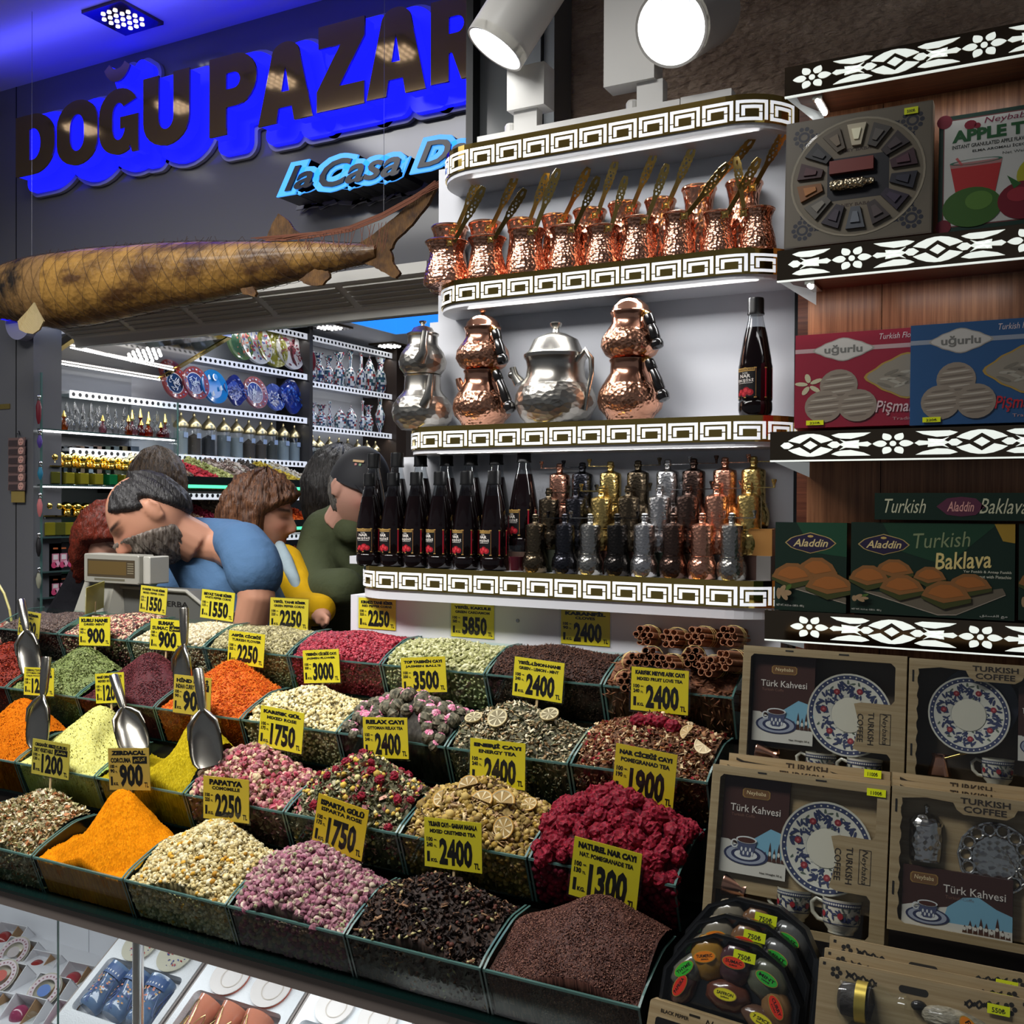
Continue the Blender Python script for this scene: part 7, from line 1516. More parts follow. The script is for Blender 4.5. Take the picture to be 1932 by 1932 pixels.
BX = [(2, 1738, 1.98, 'ball', (150, 40, 40), 'back left corner'), (20, 1766, 1.93, 'saucer', (190, 180, 180), 'second from the back'), (62, 1790, 1.92, 'ball', (150, 40, 40), 'right of the back one'), (130, 1812, 1.90, 'ball', (170, 60, 70), 'right end of the back row'), (-4, 1808, 1.80, 'saucer', (190, 60, 40), 'middle row, left'), (76, 1834, 1.80, 'saucer', (60, 110, 190), 'middle row, blue centred saucer'), (-30, 1862, 1.70, 'ball', (80, 50, 110), 'front row, left end'), (30, 1872, 1.70, 'ball', (150, 50, 90), 'front row, middle'), (110, 1884, 1.68, 'ball', (200, 40, 120), 'front row, right end')]
for (px, py, Y, kd, col, lb) in BX: boxed_cup(px, py, Y, .105, f'white boxed cup set with printed emblem, {lb} of the group', kd, col)
# ------------------------------------------------------------------ inside the shop: left-hand wall
XS = -4.0
PIER = mat('pierced_strip_white', C(225, 228, 232), .4, emit=(.95, .97, 1), es=.42)
def wall_shelf(label, zr, y0, y1, x=XS, depth=.2):
    z = zr*4.0+CZ
    t = thing('display_shelf', label, 'shelf', (0, 0, 0), 0, 'white shelves on the inner wall')
    g = G(); g.box(x-depth, x, y0, y1, z-.012, z); g.build('board', WHITE2, t)
    g = G(); g.box(x, x+.006, y0, y1, z-.032, z+.003); s = g.build('pierced_strip', PIER, t)
    g = G(); n = int((y1-y0)/.036)
    for i in range(n): y = y0+.018+.036*i; g.add([(x+.0068, y+.010*math.cos(a), z-.0145+.010*math.sin(a)) for a in (2*PI*j/8 for j in range(8))], [tuple(range(8))])
    o = g.build('hole', BLACKM, s); o['kind'] = 'stuff'; return z
YA, YB, YC, YD = 3.2, 4.885, 4.925, 5.78
wall_shelf('top shelf strip above the large plates on the inner wall', .254, YA, YB); zP1 = wall_shelf('shelf carrying the five large patterned plates', .193, YA, YB); zP2 = wall_shelf('shelf carrying the seven blue plates', .127, YA, YB); zJ = wall_shelf('shelf carrying the brass-lidded jars', .061, YA, YB)
wall_shelf('top shelf strip above the tall vases', .254, YC, YD); zV1 = wall_shelf('shelf carrying the tall painted vases', .184, YC, YD); zV2 = wall_shelf('shelf carrying the small painted vases and pots', .117, YC, YD)
zJ2 = PX(660, 886, XS).z; g = G(); g.box(XS-.2, XS, YC, YD, zJ2-.03, zJ2); tag(g.build('display_shelf', mat('dark_shelf', C(50, 54, 58), .3)), 'dark bottom shelf under the far row of brass-lidded jars', 'shelf')
g = G(); g.box(-4.24, XS+.02, 4.89, 4.92, .5, ZI); tag(g.build('shelf_divider', mat('dark_divider', C(60, 58, 56), .35)), 'dark upright divider between the plate shelves and the vase shelves', 'divider')
g = G(); g.box(-4.24, XS+.04, YD+.005, YD+.12, .5, ZI); tag(g.build('dark_cabinet', mat('dark_wood_cabinet', C(56, 44, 36), .4)), 'dark wooden cabinet edge beyond the painted vases', 'cabinet')
for (z, y0, y1, k) in ((1.016*1+CZ, YA, YB, 2.2), (.772+CZ, YA, YB, 1.6), (.508+CZ, YA, YB, 1.4), (1.016+CZ, YC, YD, 1.4), (.736+CZ, YC, YD, 1.), (.468+CZ, YC, YD, 1.)):
    area('inner_shelf_led', (XS-.02, (y0+y1)/2, z-.036), .01, y1-y0, k*.5, (0, math.radians(14), 0))
# plates
def plate(px, py, ry, label, cols, style, seed=1):
    c = PX(px, py, XS-.06); d = c-Vector((0, 0, CZ)); r = ry*d.dot(CF)/F
    t = thing('plate', label, 'plate', M=Matrix.Translation(c) @ Matrix.Rotation(PI/2, 4, 'Z') @ Matrix.Rotation(PI/2-.22, 4, 'X'), group='decorated plates on the inner wall')
    base, rim, pat, pat2 = [C(*q) for q in cols]; n = 48; k = Ink(); k.eps = .0006
    def wavy(rr): return [(rr*(1+(.10*math.cos(4*a+.6) if style == 'star' else .02*math.cos(16*a) if style == 'scallop' else 0))*math.cos(a), rr*(1+(.10*math.cos(4*a+.6) if style == 'star' else .02*math.cos(16*a) if style == 'scallop' else 0))*math.sin(a)) for a in (2*PI*i/n for i in range(n))]
    g = Ink(); g.col = rim; v0, v1 = wavy(r), wavy(r*.66); V = [(x, y, .012) for x, y in v0]+[(x, y, 0) for x, y in v1]+[(x, y, -.004) for x, y in v0]
    g.add(V, [(i, (i+1) % n, n+(i+1) % n, n+i) for i in range(n)]+[((i+1) % n, i, 2*n+i, 2*n+(i+1) % n) for i in range(n)]); g.col = base; g.add([(x, y, 0) for x, y in v1], [tuple(range(n))]); g.col = rim; g.add([(x, y, -.004) for x, y in v0], [tuple(range(n-1, -1, -1))])
    me = g.mesh('glaze', mat('plate_glaze', rough=.15, attr=True, coat=.5), .8); link('glaze', me, t)
    rr = random.Random(seed)
    if style == 'plain': pass
    elif style == 'moon':
        k.ell(r*.1, r*.55, r*.17, r*.2, C(230, 236, 240), 20, 16); k.ell(r*.17, r*.58, r*.14, r*.17, base, 21, 16)
        for (x, y) in ((-.45, .5), (.4, -.05), (-.3, -.45)): k.poly([(x*r, y*r-r*.16), (x*r+r*.2, y*r-r*.1), (x*r+r*.12, y*r+r*.18), (x*r, y*r+.08*r)], C(196, 206, 206), 20)
    elif style == 'script':
        for i in range(26): a = rr.uniform(0, 6.28); d_ = rr.uniform(0, .5); k.ell(r*d_*math.cos(a), r*d_*math.sin(a), r*rr.uniform(.08, .2), r*.025, pat, 4+i % 3, 8, rr.uniform(0, 3))
        k.ring(0, 0, r*.62, r*.66, pat, 3, 30)
        for i in range(18): a = 2*PI*i/18; k.ell(r*.82*math.cos(a), r*.82*math.sin(a), r*.07, r*.05, pat2 if i % 2 else pat, 22, 8)
    else:
        for i in range(60): a = rr.uniform(0, 6.28); d_ = rr.uniform(.1, .92); k.ell(r*d_*math.cos(a), r*d_*math.sin(a), r*rr.uniform(.05, .12), r*rr.uniform(.025, .07), (pat, pat2)[i % 2], 22+i % 4, 8, rr.uniform(0, 3))
    if k.v: k.build('pattern', INK, t)
plate(452, 648, 33, 'green plate with an orange crescent, nearest of the large plates', ((70, 110, 80), (90, 120, 70), (206, 110, 70), (40, 90, 60)), 'floral', 1)
plate(482, 648, 41, 'large white plate with blue and red flowers', ((206, 206, 200), (210, 210, 206), (40, 60, 120), (150, 40, 50)), 'floral', 2)
plate(513, 655, 40, 'large olive plate with pale flowers', ((140, 136, 40), (130, 126, 36), (206, 200, 180), (110, 110, 30)), 'floral', 3)
plate(546, 662, 37, 'large white plate with maroon leaves', ((214, 210, 206), (214, 210, 206), (120, 40, 50), (96, 40, 46)), 'floral', 4)
plate(570, 672, 35, 'plain dark maroon plate, farthest of the large plates', ((84, 20, 30), (84, 20, 30), (0, 0, 0), (0, 0, 0)), 'plain', 5)
plate(330, 723, 31, 'plate with white script on black and a red rim, nearest of the blue plates', ((24, 30, 50), (150, 60, 60), (214, 214, 214), (50, 70, 130)), 'script', 6)
plate(368, 723, 32, 'scalloped plate with white script on blue and a red rim', ((36, 50, 110), (140, 70, 76), (190, 200, 214), (60, 70, 130)), 'script', 7)
plate(403, 730, 33, 'bright blue plate with crescent moon and sails', ((30, 116, 180), (30, 116, 180), (0, 0, 0), (0, 0, 0)), 'moon', 8)
plate(443, 737, 28, 'dark blue four-pointed bowl in the middle of the blue plates', ((24, 44, 130), (26, 40, 110), (70, 90, 160), (16, 30, 90)), 'star', 9)
plate(481, 741, 31, 'round plate with white script on blue and a red flowered rim', ((30, 46, 110), (146, 90, 96), (200, 206, 214), (50, 64, 120)), 'script', 10)
plate(517, 750, 26, 'small scalloped blue plate with a tulip', ((30, 56, 130), (70, 90, 160), (190, 196, 206), (60, 80, 150)), 'scallop', 11)
plate(549, 748, 32, 'deep blue square-lobed bowl, farthest of the blue plates', ((20, 50, 140), (24, 40, 110), (40, 90, 170), (20, 40, 110)), 'star', 12)
# brass-lidded jars
def jar(px, topy, z0, label, w, content, lab=True):
    c = PX(px, topy, XS-.07); H = c.z-z0; d = (c-Vector((0, 0, CZ))).dot(CF); r = w*d/F/2
    t = thing('spice_jar', label, 'jar', (c.x, c.y, z0), 0, 'brass-lidded glass jars on the inner wall')
    hb = H*.66
    g = G(); g.lathe([(r*.96, 0), (r, .006), (r, hb*.9), (r*.86, hb)], 18); g.build('glass_wall', CLR, t, .8)
    g = G(); g.lathe([(0, .004), (r*.93, .004), (r*.93, hb*random.uniform(.55, .85)), (0, hb*.8)], 16); g.build('contents', content, t, .8)
    g = G(); g.lathe([(r*.9, hb*.97), (r*1.04, hb), (r*1.04, hb+H*.06), (r*.8, hb+H*.12), (r*.4, hb+H*.2), (r*.16, hb+H*.25), (r*.2, hb+H*.29), (r*.12, H), (0, H)], 18); g.build('brass_lid', mat('dull_brass', (.46, .39, .22), .34, 1.), t, .8)
    if lab: g = G(); g.box(r*.98, r*1.02, -.015, .015, hb*.62, hb*.8); g.build('label', mat('jar_label', C(150, 170, 196), .5), t)
CT = [mat('jar_content_'+n, C(*c), .6) for n, c in (('grey', (96, 104, 108)), ('brown', (66, 58, 50)), ('dark', (36, 38, 42)), ('pale', (130, 140, 142)), ('moss', (60, 62, 58)))]
for i, (px, ty, k) in enumerate(((341, 777, 3), (366, 779, 1), (393, 783, 2), (422, 787, 0), (446, 789, 3), (469, 792, 1), (491, 795, 1), (512, 796, 4), (534, 799, 3), (555, 802, 3))): jar(px, ty, zJ, f'glass jar with a brass domed lid, {ORD[i]} from the left on the jar shelf', 27-i*.45, CT[k])
for i, px in enumerate((589, 602, 621, 639, 656, 674, 692, 708)): jar(px, 821+i*1.6, zJ2, f'dark filled brass-lidded jar, {ORD[i]} from the left under the vases', 21.5-i*.35, CT[(2, 1, 2, 4, 2, 2, 4, 2)[i]], i % 3 == 1)
# painted vases
VG = mat('vase_glaze', rough=.14, attr=True, coat=.6)
def vase(px, topy, z0, w, kind, label, seed):
    c = PX(px, topy, XS-.08); H = c.z-z0; d = (c-Vector((0, 0, CZ))).dot(CF); r = w*d/F/2
    P = dict(flare=[(.55, 0), (.6, .03), (.85, .15), (1, .32), (.85, .52), (.5, .66), (.42, .76), (.6, .9), (.95, 1), (.9, 1), (.4, .78)], neck=[(.5, 0), (.8, .1), (1, .28), (.8, .45), (.3, .58), (.26, .85), (.5, .97), (.55, 1), (.2, .9)], pot=[(.5, 0), (.75, .1), (1, .35), (.95, .55), (.6, .72), (.5, .76), (.3, .84), (.1, .9), (.14, .95), (0, 1)], ewer=[(.4, 0), (.3, .1), (.8, .3), (1, .5), (.5, .72), (.35, .8), (.5, 1), (.2, .9)])[kind]
    t = thing('painted_vase', label, 'vase', (c.x, c.y, z0), 0, 'painted vases on the inner wall')
    rr = random.Random(seed); g = G(); n = 20; prof = []
    for (a, b) in zip(P, P[1:]):
        for j in range(3): prof.append((a[0]+(b[0]-a[0])*j/3, a[1]+(b[1]-a[1])*j/3))
    prof.append(P[-1])
    for k in range(len(prof)-1):
        for i in range(n):
            a0, a1 = 2*PI*i/n, 2*PI*(i+1)/n; (r0, z0_), (r1, z1_) = prof[k], prof[k+1]
            g.col = C(*rr.choice([(206, 210, 208), (206, 210, 208), (200, 204, 204), (40, 70, 90), (60, 96, 96), (150, 50, 50), (46, 56, 96)]))
            g.add([(r*r0*math.cos(a0), r*r0*math.sin(a0), H*z0_), (r*r0*math.cos(a1), r*r0*math.sin(a1), H*z0_), (r*r1*math.cos(a1), r*r1*math.sin(a1), H*z1_), (r*r1*math.cos(a0), r*r1*math.sin(a0), H*z1_)], [(0, 1, 2, 3)])
    g.build('vase_body', VG, t, .9)
for i, (px, ty, w, kd) in enumerate(((588, 664, 18, 'flare'), (602, 667, 21, 'flare'), (620, 672, 20, 'flare'), (640, 666, 25, 'flare'), (661, 661, 25, 'neck'), (681, 661, 22, 'neck'), (697, 668, 24, 'pot'), (718, 673, 24, 'flare'))): vase(px, ty, zV1, w, kd, f'painted floral vase, {ORD[i]} from the left on the tall vase shelf', i)
for i, (px, ty, w, kd) in enumerate(((589, 760, 18, 'flare'), (606, 764, 22, 'flare'), (622, 757, 14, 'neck'), (642, 767, 26, 'pot'), (662, 764, 24, 'pot'), (684, 756, 14, 'neck'), (695, 765, 20, 'flare'), (717, 749, 20, 'ewer'))): vase(px, ty, zV2, w, kd, f'small painted vase or pot, {ORD[i]} from the left on the lower vase shelf', 20+i)
# sloping spice tiers below the shelves
def tier(name, yb, yf, yl, px0, px1, cols, lab):
    xb, xf = -4.05, -3.70
    t = thing('spice_tier', lab, 'display tier', (0, 0, 0))
    A = PX(px0, yf, xf); B = PX(px1, yf, xf); zf = PX(450, yf, xf).z; zb = PX(450, yb, xb).z; zl = PX(450, yl, xf).z
    y0 = xf*ray(px0, yf).y/ray(px0, yf).x; y1 = xf*ray(px1, yf).y/ray(px1, yf).x
    g = G(); g.box(xf, xf+.01, y0, y1, zl+.012, zf+.004); g.build('dark_front', mat('dark_tier_front', C(22, 28, 27), .15), t)
    g = G(); g.box(xf+.0, xf+.014, y0, y1, zl-.004, zl+.012); g.build('green_led', GREEN, t)
    g = G(); g.box(xf-.02, xf, y0, y1, zl-.06, zl-.02); s = g.build('pierced_strip', PIER, t)
    g = G(); n = int((y1-y0)/.036)
    for i in range(n): y = y0+.018+.036*i; g.add([(xf+.0008, y+.010*math.cos(a), zl-.04+.010*math.sin(a)) for a in (2*PI*j/8 for j in range(8))], [tuple(range(8))])
    o = g.build('hole', BLACKM, s); o['kind'] = 'stuff'
    g = G(); g.box(xb-.12, xf, y0, y1, zl-.03, zl-.01); g.build('tier_board', DK, t)
    for i, (pa, pb, c, c2, nm) in enumerate(cols):
        r = ray((pa), yf); ya = xf*r.y/r.x; r = ray(pb, yf); yb_ = xf*r.y/r.x
        Bk = Bulk(); nx, ny = 14, 16; U, V = np.meshgrid(np.linspace(0, 1, nx), np.linspace(0, 1, ny))
        X = xf+.005-.0+(xb-xf)*V; Y = ya+.004+(yb_-ya-.008)*U; Z = zf-.01+(zb-zf)*V+.03*np.sin(PI*U)*(.4+.6*V)+RN.normal(0, .003, U.shape)
        P = np.stack([X, Y, Z], -1); sk = P[0].copy(); sk[:, 2] = zl-.009; bk = P[-1].copy(); bk[:, 2] = zl-.009; P = np.concatenate([sk[None], P, bk[None]]); Bk.grid(P, pick([c, c2], (nx-1)*(ny+1)))
        n = 160; u, v = RN.uniform(.03, .97, n), RN.uniform(.02, .98, n); pts = np.stack([xf+(xb-xf)*v, ya+(yb_-ya)*u, zf-.004+(zb-zf)*v+.03*np.sin(PI*u)*(.4+.6*v)], 1); Bk.add(CHIP, pts, rotm(n), RN.uniform(.006, .014, n), pick([c, c2], n))
        tag(Bk.build('spice_slope', GRAIN), f'sloping heap of {nm} on the inner wall tier', 'spice heap', None, 'stuff')
        g = G(); g.add([(xf+.006, ya, zl), (xf+.006, ya+.003, zl), (xb, ya+.003, zb+.01), (xb, ya, zb+.01), (xf+.006, ya, zf+.012), (xf+.006, ya+.003, zf+.012), (xb, ya+.003, zb+.05), (xb, ya, zb+.05)], [(0, 1, 5, 4), (4, 5, 6, 7), (0, 4, 7, 3), (1, 2, 6, 5)]); g.build('glass_divider', CLR, t)
tier('a', 872, 903, 921, 312, 600, [(312, 352, (196, 186, 160), (170, 160, 130), 'tan powder'), (352, 372, (120, 100, 84), (96, 80, 66), 'brown bark'), (372, 420, (186, 46, 56), (150, 36, 46), 'red fruit strips'), (420, 452, (176, 176, 110), (130, 136, 76), 'green buds'), (452, 488, (110, 90, 80), (170, 150, 136), 'mixed brown nuts'), (488, 520, (190, 176, 160), (120, 96, 84), 'speckled shells'), (520, 545, (60, 50, 44), (80, 66, 54), 'dark tea'), (545, 572, (206, 180, 60), (180, 150, 50), 'yellow flowers'), (572, 600, (210, 200, 180), (176, 160, 136), 'white nuts')], 'upper sloping tier of spices under the jars with a green light strip')
tier('b', 944, 984, 1001, 330, 602, [(330, 362, (180, 150, 20), (160, 130, 20), 'yellow powder'), (362, 398, (170, 140, 110), (150, 120, 96), 'beige powder'), (398, 435, (160, 46, 70), (140, 36, 56), 'crimson powder'), (435, 500, (150, 130, 110), (120, 100, 84), 'brown granules'), (500, 548, (110, 124, 100), (90, 104, 84), 'green herb'), (548, 576, (226, 104, 30), (206, 86, 20), 'orange strips left'), (576, 602, (220, 84, 24), (200, 70, 16), 'deep orange strips')], 'middle sloping tier of spices behind the customers')
tier('c', 1018, 1056, 1081, 330, 596, [(330, 470, (150, 120, 60), (130, 100, 50), 'ochre powder'), (470, 560, (186, 120, 50), (170, 110, 50), 'amber fruit'), (560, 596, (196, 90, 40), (176, 80, 36), 'rust coloured fruit')], 'lowest sloping tier of spices behind the yellow jacket')
# ------------------------------------------------------------------ perfume cabinet
XC = -3.82
t = thing('perfume_cabinet', 'glass perfume cabinet with lit shelves behind the till', 'cabinet', (0, 0, 0))
y0, y1 = 2.92, 3.68; SH = []
for i, py in enumerate((809, 914, 1013, 1078, 1127)):
    z = PX(95, py, XC).z; SH.append(z); g = G(); g.box(-4.16, XC, y0, y1, z-.006, z); g.build('glass_shelf', mat('cabinet_shelf', C(60, 80, 78), .15), t)
    if i < 2:
        g = G()
        for r_ in range(2 if i == 0 else 1):
            for j in range(int((y1-y0)/.0125)): g.box(XC-.004-.02*r_, XC+.001-.02*r_, y0+.0125*j, y0+.0125*j+.007, z-.013, z-.007)
        o = g.build('led_row', LEDS, t); o['kind'] = 'stuff'
ztop = PX(95, 705, XC).z; zbt = 1.05
g = G(); g.box(-4.16, XC, y0-.006, y0, zbt, ztop); g.build('side_glass', CLR, t); g = G(); g.box(-4.16, XC, y1, y1+.006, zbt, ztop-.06); g.build('side_glass', CLR, t)
g = G(); g.box(XC-.003, XC+.003, y0-.008, y0, zbt, ztop); g.build('glass_edge', EDGE, t); g = G(); g.box(XC-.003, XC+.003, y1, y1+.008, zbt, ztop-.06); g.build('glass_edge', EDGE, t)
g = G(); g.box(-4.2, -4.16, y0-.02, y1+.02, zbt, ztop+.2); g.build('back_panel', mat('cabinet_back', C(150, 152, 156), .25), t)
g = G(); g.box(-4.16, XC, y0, y1, .7, SH[4]-.12); g.build('base', WHITE2, t)
area('cabinet_led', (-3.9, 3.3, ztop-.01), .05, .7, 2.2)
area('cabinet_led_low', (-3.9, 3.3, SH[0]-.02), .05, .7, 1.6)
PG = [glass('perfume_'+n, C(*c), 1.6, .05) for n, c in (('clear', (226, 226, 226)), ('amber', (230, 150, 60)), ('red', (206, 60, 60)), ('pink', (226, 170, 180)))]
PM = {}
def perfume(px, py_top, x, z0, k, label, kind):
    c = PX(px, py_top, x); H = c.z-z0
    if (k, kind) not in PM:
        P = [[(.2, 0), (.26, .05), (.3, .25), (.2, .42), (.08, .5), (.08, .6), (.16, .68), (.12, .75), (.02, 1)], [(.22, 0), (.24, .3), (.12, .5), (.06, .55), (.06, .62), (.15, .7), (.02, 1)]][kind]
        g = G(); g.lathe(P[:6], 12); a = g.mesh('flask', PG[k], .8); g = G(); g.lathe(P[5:], 10); b = g.mesh('stopper', PG[k] if k == 0 else GOLDB, .8); PM[(k, kind)] = (a, b)
    t = thing('perfume_bottle', label, 'perfume bottle', (c.x, c.y, z0), 0, 'ornate perfume bottles on the top cabinet shelf'); M = Matrix.Diagonal((.075, .075, H, 1)); link('flask', PM[(k, kind)][0], t, M=M); link('stopper', PM[(k, kind)][1], t, M=M)
kk = [0, 0, 0, 1, 0, 0, 0, 0, 0, 3, 0, 0, 0, 1, 0, 2, 1, 0, 2, 0, 1, 0]
for i in range(20):
    px = 84+i*12.2; perfume(px, 770+i*1.5-(i % 3)*6, XC-.06, SH[0], kk[i], f'ornate {("clear", "amber", "red", "pink")[kk[i]]} glass perfume flask, {ORD[i % 10]} of the {"left" if i < 10 else "right"} half in front', i % 2)
for i in range(14):
    px = 110+i*15.5; k = (i*7) % 4 if i > 8 else 0; perfume(px, 752+i*1.9+(i % 2)*4, XC-.17, SH[0], k, f'tall {("clear", "amber", "red", "pink")[k]} flask in the back row, {ORD[i % 7]} of its {"left" if i < 7 else "right"} half', (i+1) % 2)
def gold_bottle(px, py, x, z0, label, liq, w=.03):
    c = PX(px, py, x); H = c.z-z0; t = thing('perfume_bottle', label, 'perfume bottle', (c.x, c.y, z0), 0, 'gold-capped perfume bottles in the cabinet')
    g = G(); g.bbox(-w, w, -w, w, 0, H*.56, .004); g.build('glass_body', CLR, t); g = G(); g.bbox(-w*.86, w*.86, -w*.86, w*.86, .004, H*.4, .003); g.build('perfume', liq, t)
    g = G(); g.box(-w*1.02, w*1.02, -w*1.02, w*1.02, H*.56, H*.60); g.lathe([(w*.55, H*.6), (w*.6, H*.72), (w*.4, H*.76)], 14); g.sph((0, 0, H*.86), (w*.85, w*.85, H*.14), 14, 9); g.build('gold_cap', GOLDB, t, .9)
LQ = [mat('perfume_liquid_'+n, C(*c), .1) for n, c in (('yellow', (140, 128, 36)), ('olive', (92, 90, 36)), ('green', (20, 110, 60)), ('dark', (60, 50, 30)))]
for i in range(15): gold_bottle(86+i*13.6, 850+i*1.1+(3 if i % 2 else 0), XC-.045-(.0 if i % 2 else .05), SH[1], f'gold-capped perfume bottle, {ORD[i % 8]} in the {"left" if i < 8 else "right"} half of the middle shelf', LQ[(0, 1, 0, 0, 1, 0, 3, 0, 1, 2, 0, 0, 3, 1, 0)[i]], .026)
for i in range(8): gold_bottle(88+i*18.5, 945+i*.9, XC-.05, SH[2], f'perfume bottle with a large gold ball cap, {ORD[i]} from the left on the third shelf', LQ[(0, 1, 0, 0, 3, 0, 1, 0)[i]], .03)
for j, (s, n) in enumerate(((3, 'upper'), (4, 'lower'))):
    for i in range(6):
        c = PX(96+i*15.5, 1050, XC-.06); t = thing('perfume_box', f'black box with pink flowers, {ORD[i]} from the left in the {n} row', 'box', (c.x, c.y, SH[s]), 0, 'black and pink perfume boxes'); H = (SH[s-1]-SH[s])*.80
        g = Ink(); g.col = C(24, 20, 22); g.box(-.03, .03, -.032, .032, 0, H); g.build('carton_body', mat('carton_board', attr=True), t)
        k = Ink(); k.M = Matrix.Translation((.0302, 0, 0)) @ Matrix.Rotation(PI/2, 4, 'Z') @ Matrix.Rotation(PI/2, 4, 'X'); k.rect(-.018, H*.12, .018, H*.62, C(206, 130, 150), 1); k.ell(-.008, H*.2, .014, .014, C(200, 70, 110), 2, 10); k.ell(.01, H*.26, .012, .012, C(226, 170, 190), 2, 10); k.rect(-.012, H*.4, .012, H*.58, C(230, 220, 220), 3); k.rect(-.012, H*.78, .012, H*.84, C(206, 110, 60), 1); k.build('printed_front', INK, t)
cbx = [(50, 60, 80), (36, 50, 60), (56, 56, 60), (110, 90, 72), (130, 140, 150), (120, 96, 84), (60, 76, 66), (96, 110, 120), (120, 110, 80), (90, 104, 120)]
for i in range(10):
    c = PX(105+i*16, 850, -4.06); zt = PX(105+i*16, 842, -4.06).z
    g = G(); g.box(-4.12, -4.05, c.y-.036, c.y+.036, SH[1], zt); o = g.build('perfume_carton', mat('perfume_carton_%s' % 'abcdefghij'[i], C(*cbx[i]), .4)); tag(o, f'flat coloured perfume carton, {ORD[i]} from the left behind the gold caps', 'box')
# sloping mirror hood over the cabinet
t = thing('mirror_hood', 'sloping bronze mirror hood with gold edges and two light strips over the perfumes', 'hood', (0, 0, 0))
A, B, Cc, D = PX(70, 683, -4.1), PX(302, 717, -4.1), PX(216, 583, -3.6), PX(437, 637, -3.6)
Bl = lambda u, v: (A*(1-u)+B*u)*(1-v)+(Cc*(1-u)+D*u)*v
nrm = (B-A).cross(Cc-A).normalized()
if nrm.z > 0: nrm = -nrm
g = G(); up = Vector((0, 0, .03)); g.add([A, B, D, Cc, A+up, B+up, D+up, Cc+up], [(0, 3, 2, 1), (4, 5, 6, 7), (0, 1, 5, 4), (1, 2, 6, 5), (2, 3, 7, 6), (3, 0, 4, 7)]); g.build('mirror_panel', mat('smoky_mirror', (.34, .31, .27), .07, 1., noise=None), t)
for (u, nm) in ((0, 'left'), (1, 'right')):
    g = G(); p0, p1 = Bl(u, 0), Bl(u, 1); du = (Bl(1, .5)-Bl(0, .5)).normalized()*(.03 if u == 0 else -.03)
    g.add([p0+nrm*.004, p1+nrm*.004, p1+du+nrm*.004, p0+du+nrm*.004, p0-nrm*.03, p1-nrm*.03, p1+du-nrm*.03, p0+du-nrm*.03], [(0, 1, 2, 3), (7, 6, 5, 4), (0, 4, 5, 1), (2, 6, 7, 3)]); g.build('gold_edge', GOLD, t)
for (ua, va, ub, vb) in ((.03, .06, .97, .03), (.06, .34, .95, .26)):
    g = G(); p0, p1 = Bl(ua, va), Bl(ub, vb); n = 58
    for i in range(n): p = p0.lerp(p1, i/(n-1))+nrm*.008; g.sph(tuple(p), (.0055, .0055, .0045), 6, 4)
    o = g.build('led_row', LED, t); o['kind'] = 'stuff'
g = G(); ctr = Bl(.60, .42); du = (Bl(1, .4)-Bl(0, .4)).normalized(); dv = nrm.cross(du).normalized()
for i in range(-2, 3):
    for j in range(-2, 3):
        if abs(i)+abs(j) < 4: p = ctr+du*i*.035+dv*j*.03+nrm*.008; g.sph(tuple(p), .009, 6, 4)
o = g.build('led_cluster', LED, t); o['kind'] = 'stuff'
# ------------------------------------------------------------------ left edge: hanging strip of face-print sachets, pendants, nut bin
p = PY(33, 826, YS-.012); q = PY(53, 926, YS-.012)
t = thing('sachet_strip', 'hanging strip of pink-grey face print sachets on the grey wall', 'sachets', (p.x, YS-.012, p.z))
for i in range(6):
    zt = -(p.z-q.z)/6*i; k = Ink(); k.M = Matrix.Translation((0, 0, zt)) @ Matrix.Rotation(PI/2-.08, 4, 'X'); h = (p.z-q.z)/6*.96; k.col = C(120, 96, 92); k.box(-.054, .054, -h, 0, 0, .004)
    k.rect(-.05, -h*.95, .01, -h*.3, C(70, 58, 58), 20); k.ell(.03, -h*.5, .018, h*.44, C(206, 160, 146), 20, 14); k.ell(.023, -h*.42, .004, h*.06, C(40, 30, 30), 21, 6); k.ell(.037, -h*.42, .004, h*.06, C(40, 30, 30), 21, 6); k.ell(.03, -h*.72, .006, h*.05, C(170, 70, 70), 21, 6); k.build('sachet', INK, t)
g = G(); g.box(-.04, .045, -.001, .003, -(p.z-q.z)-.05, -(p.z-q.z)); g.build('header_card', mat('ochre_card', C(150, 130, 70), .5), t)
g = G(); g.tube([(0, 0, 0), (-.004, .003, .02), (.01, .004, .012), (.0, .006, .03)], .0022, 6); g.build('tie', BLACK, t)
for (px, y0_, y1_, col, nm) in ((73, 745, 800, (110, 20, 36), 'dark red tassel'), (75, 810, 845, (80, 60, 140), 'violet tassel'), (76, 870, 905, (40, 120, 150), 'turquoise tassel'), (75, 930, 975, (190, 110, 110), 'pink glass phial pendant'), (73, 1005, 1050, (30, 28, 30), 'black bead tassel'), (73, 1070, 1110, (150, 150, 130), 'silver charm pendant')):
    a = PX(px, y0_, XC+.02); b = PX(px, y1_, XC+.02); t = thing('pendant', nm+' hanging on the left edge of the perfume cabinet', 'pendant', a); h = a.z-b.z
    g = G(); g.sph((0, 0, -.008), .009, 10, 7); g.lathe([(.004, -.016), (.008, -.02), (.007, -.024)], 8); g.build('bead', CHROME, t, .9)
    g = G(); g.lathe([(.005, -.022), (.012, -.05), (.010, -h*.8), (.004, -h)][::-1], 10); g.build('tassel', mat('tassel_'+nm.split()[0]+nm.split()[1], C(*col), .5), t, .9)
t = None
Bk = Bulk(); n = 260; c = PY(6, 1195, 2.2)
pts = np.stack([c.x-.25+RN.uniform(-.12, .26, n), RN.uniform(2.14, 2.36, n), np.zeros(n)], 1); pts[:, 2] = PY(5, 1200, 2.2).z+.03-.16*(pts[:, 0]-c.x+.25)-.1*np.abs(pts[:, 1]-2.26)
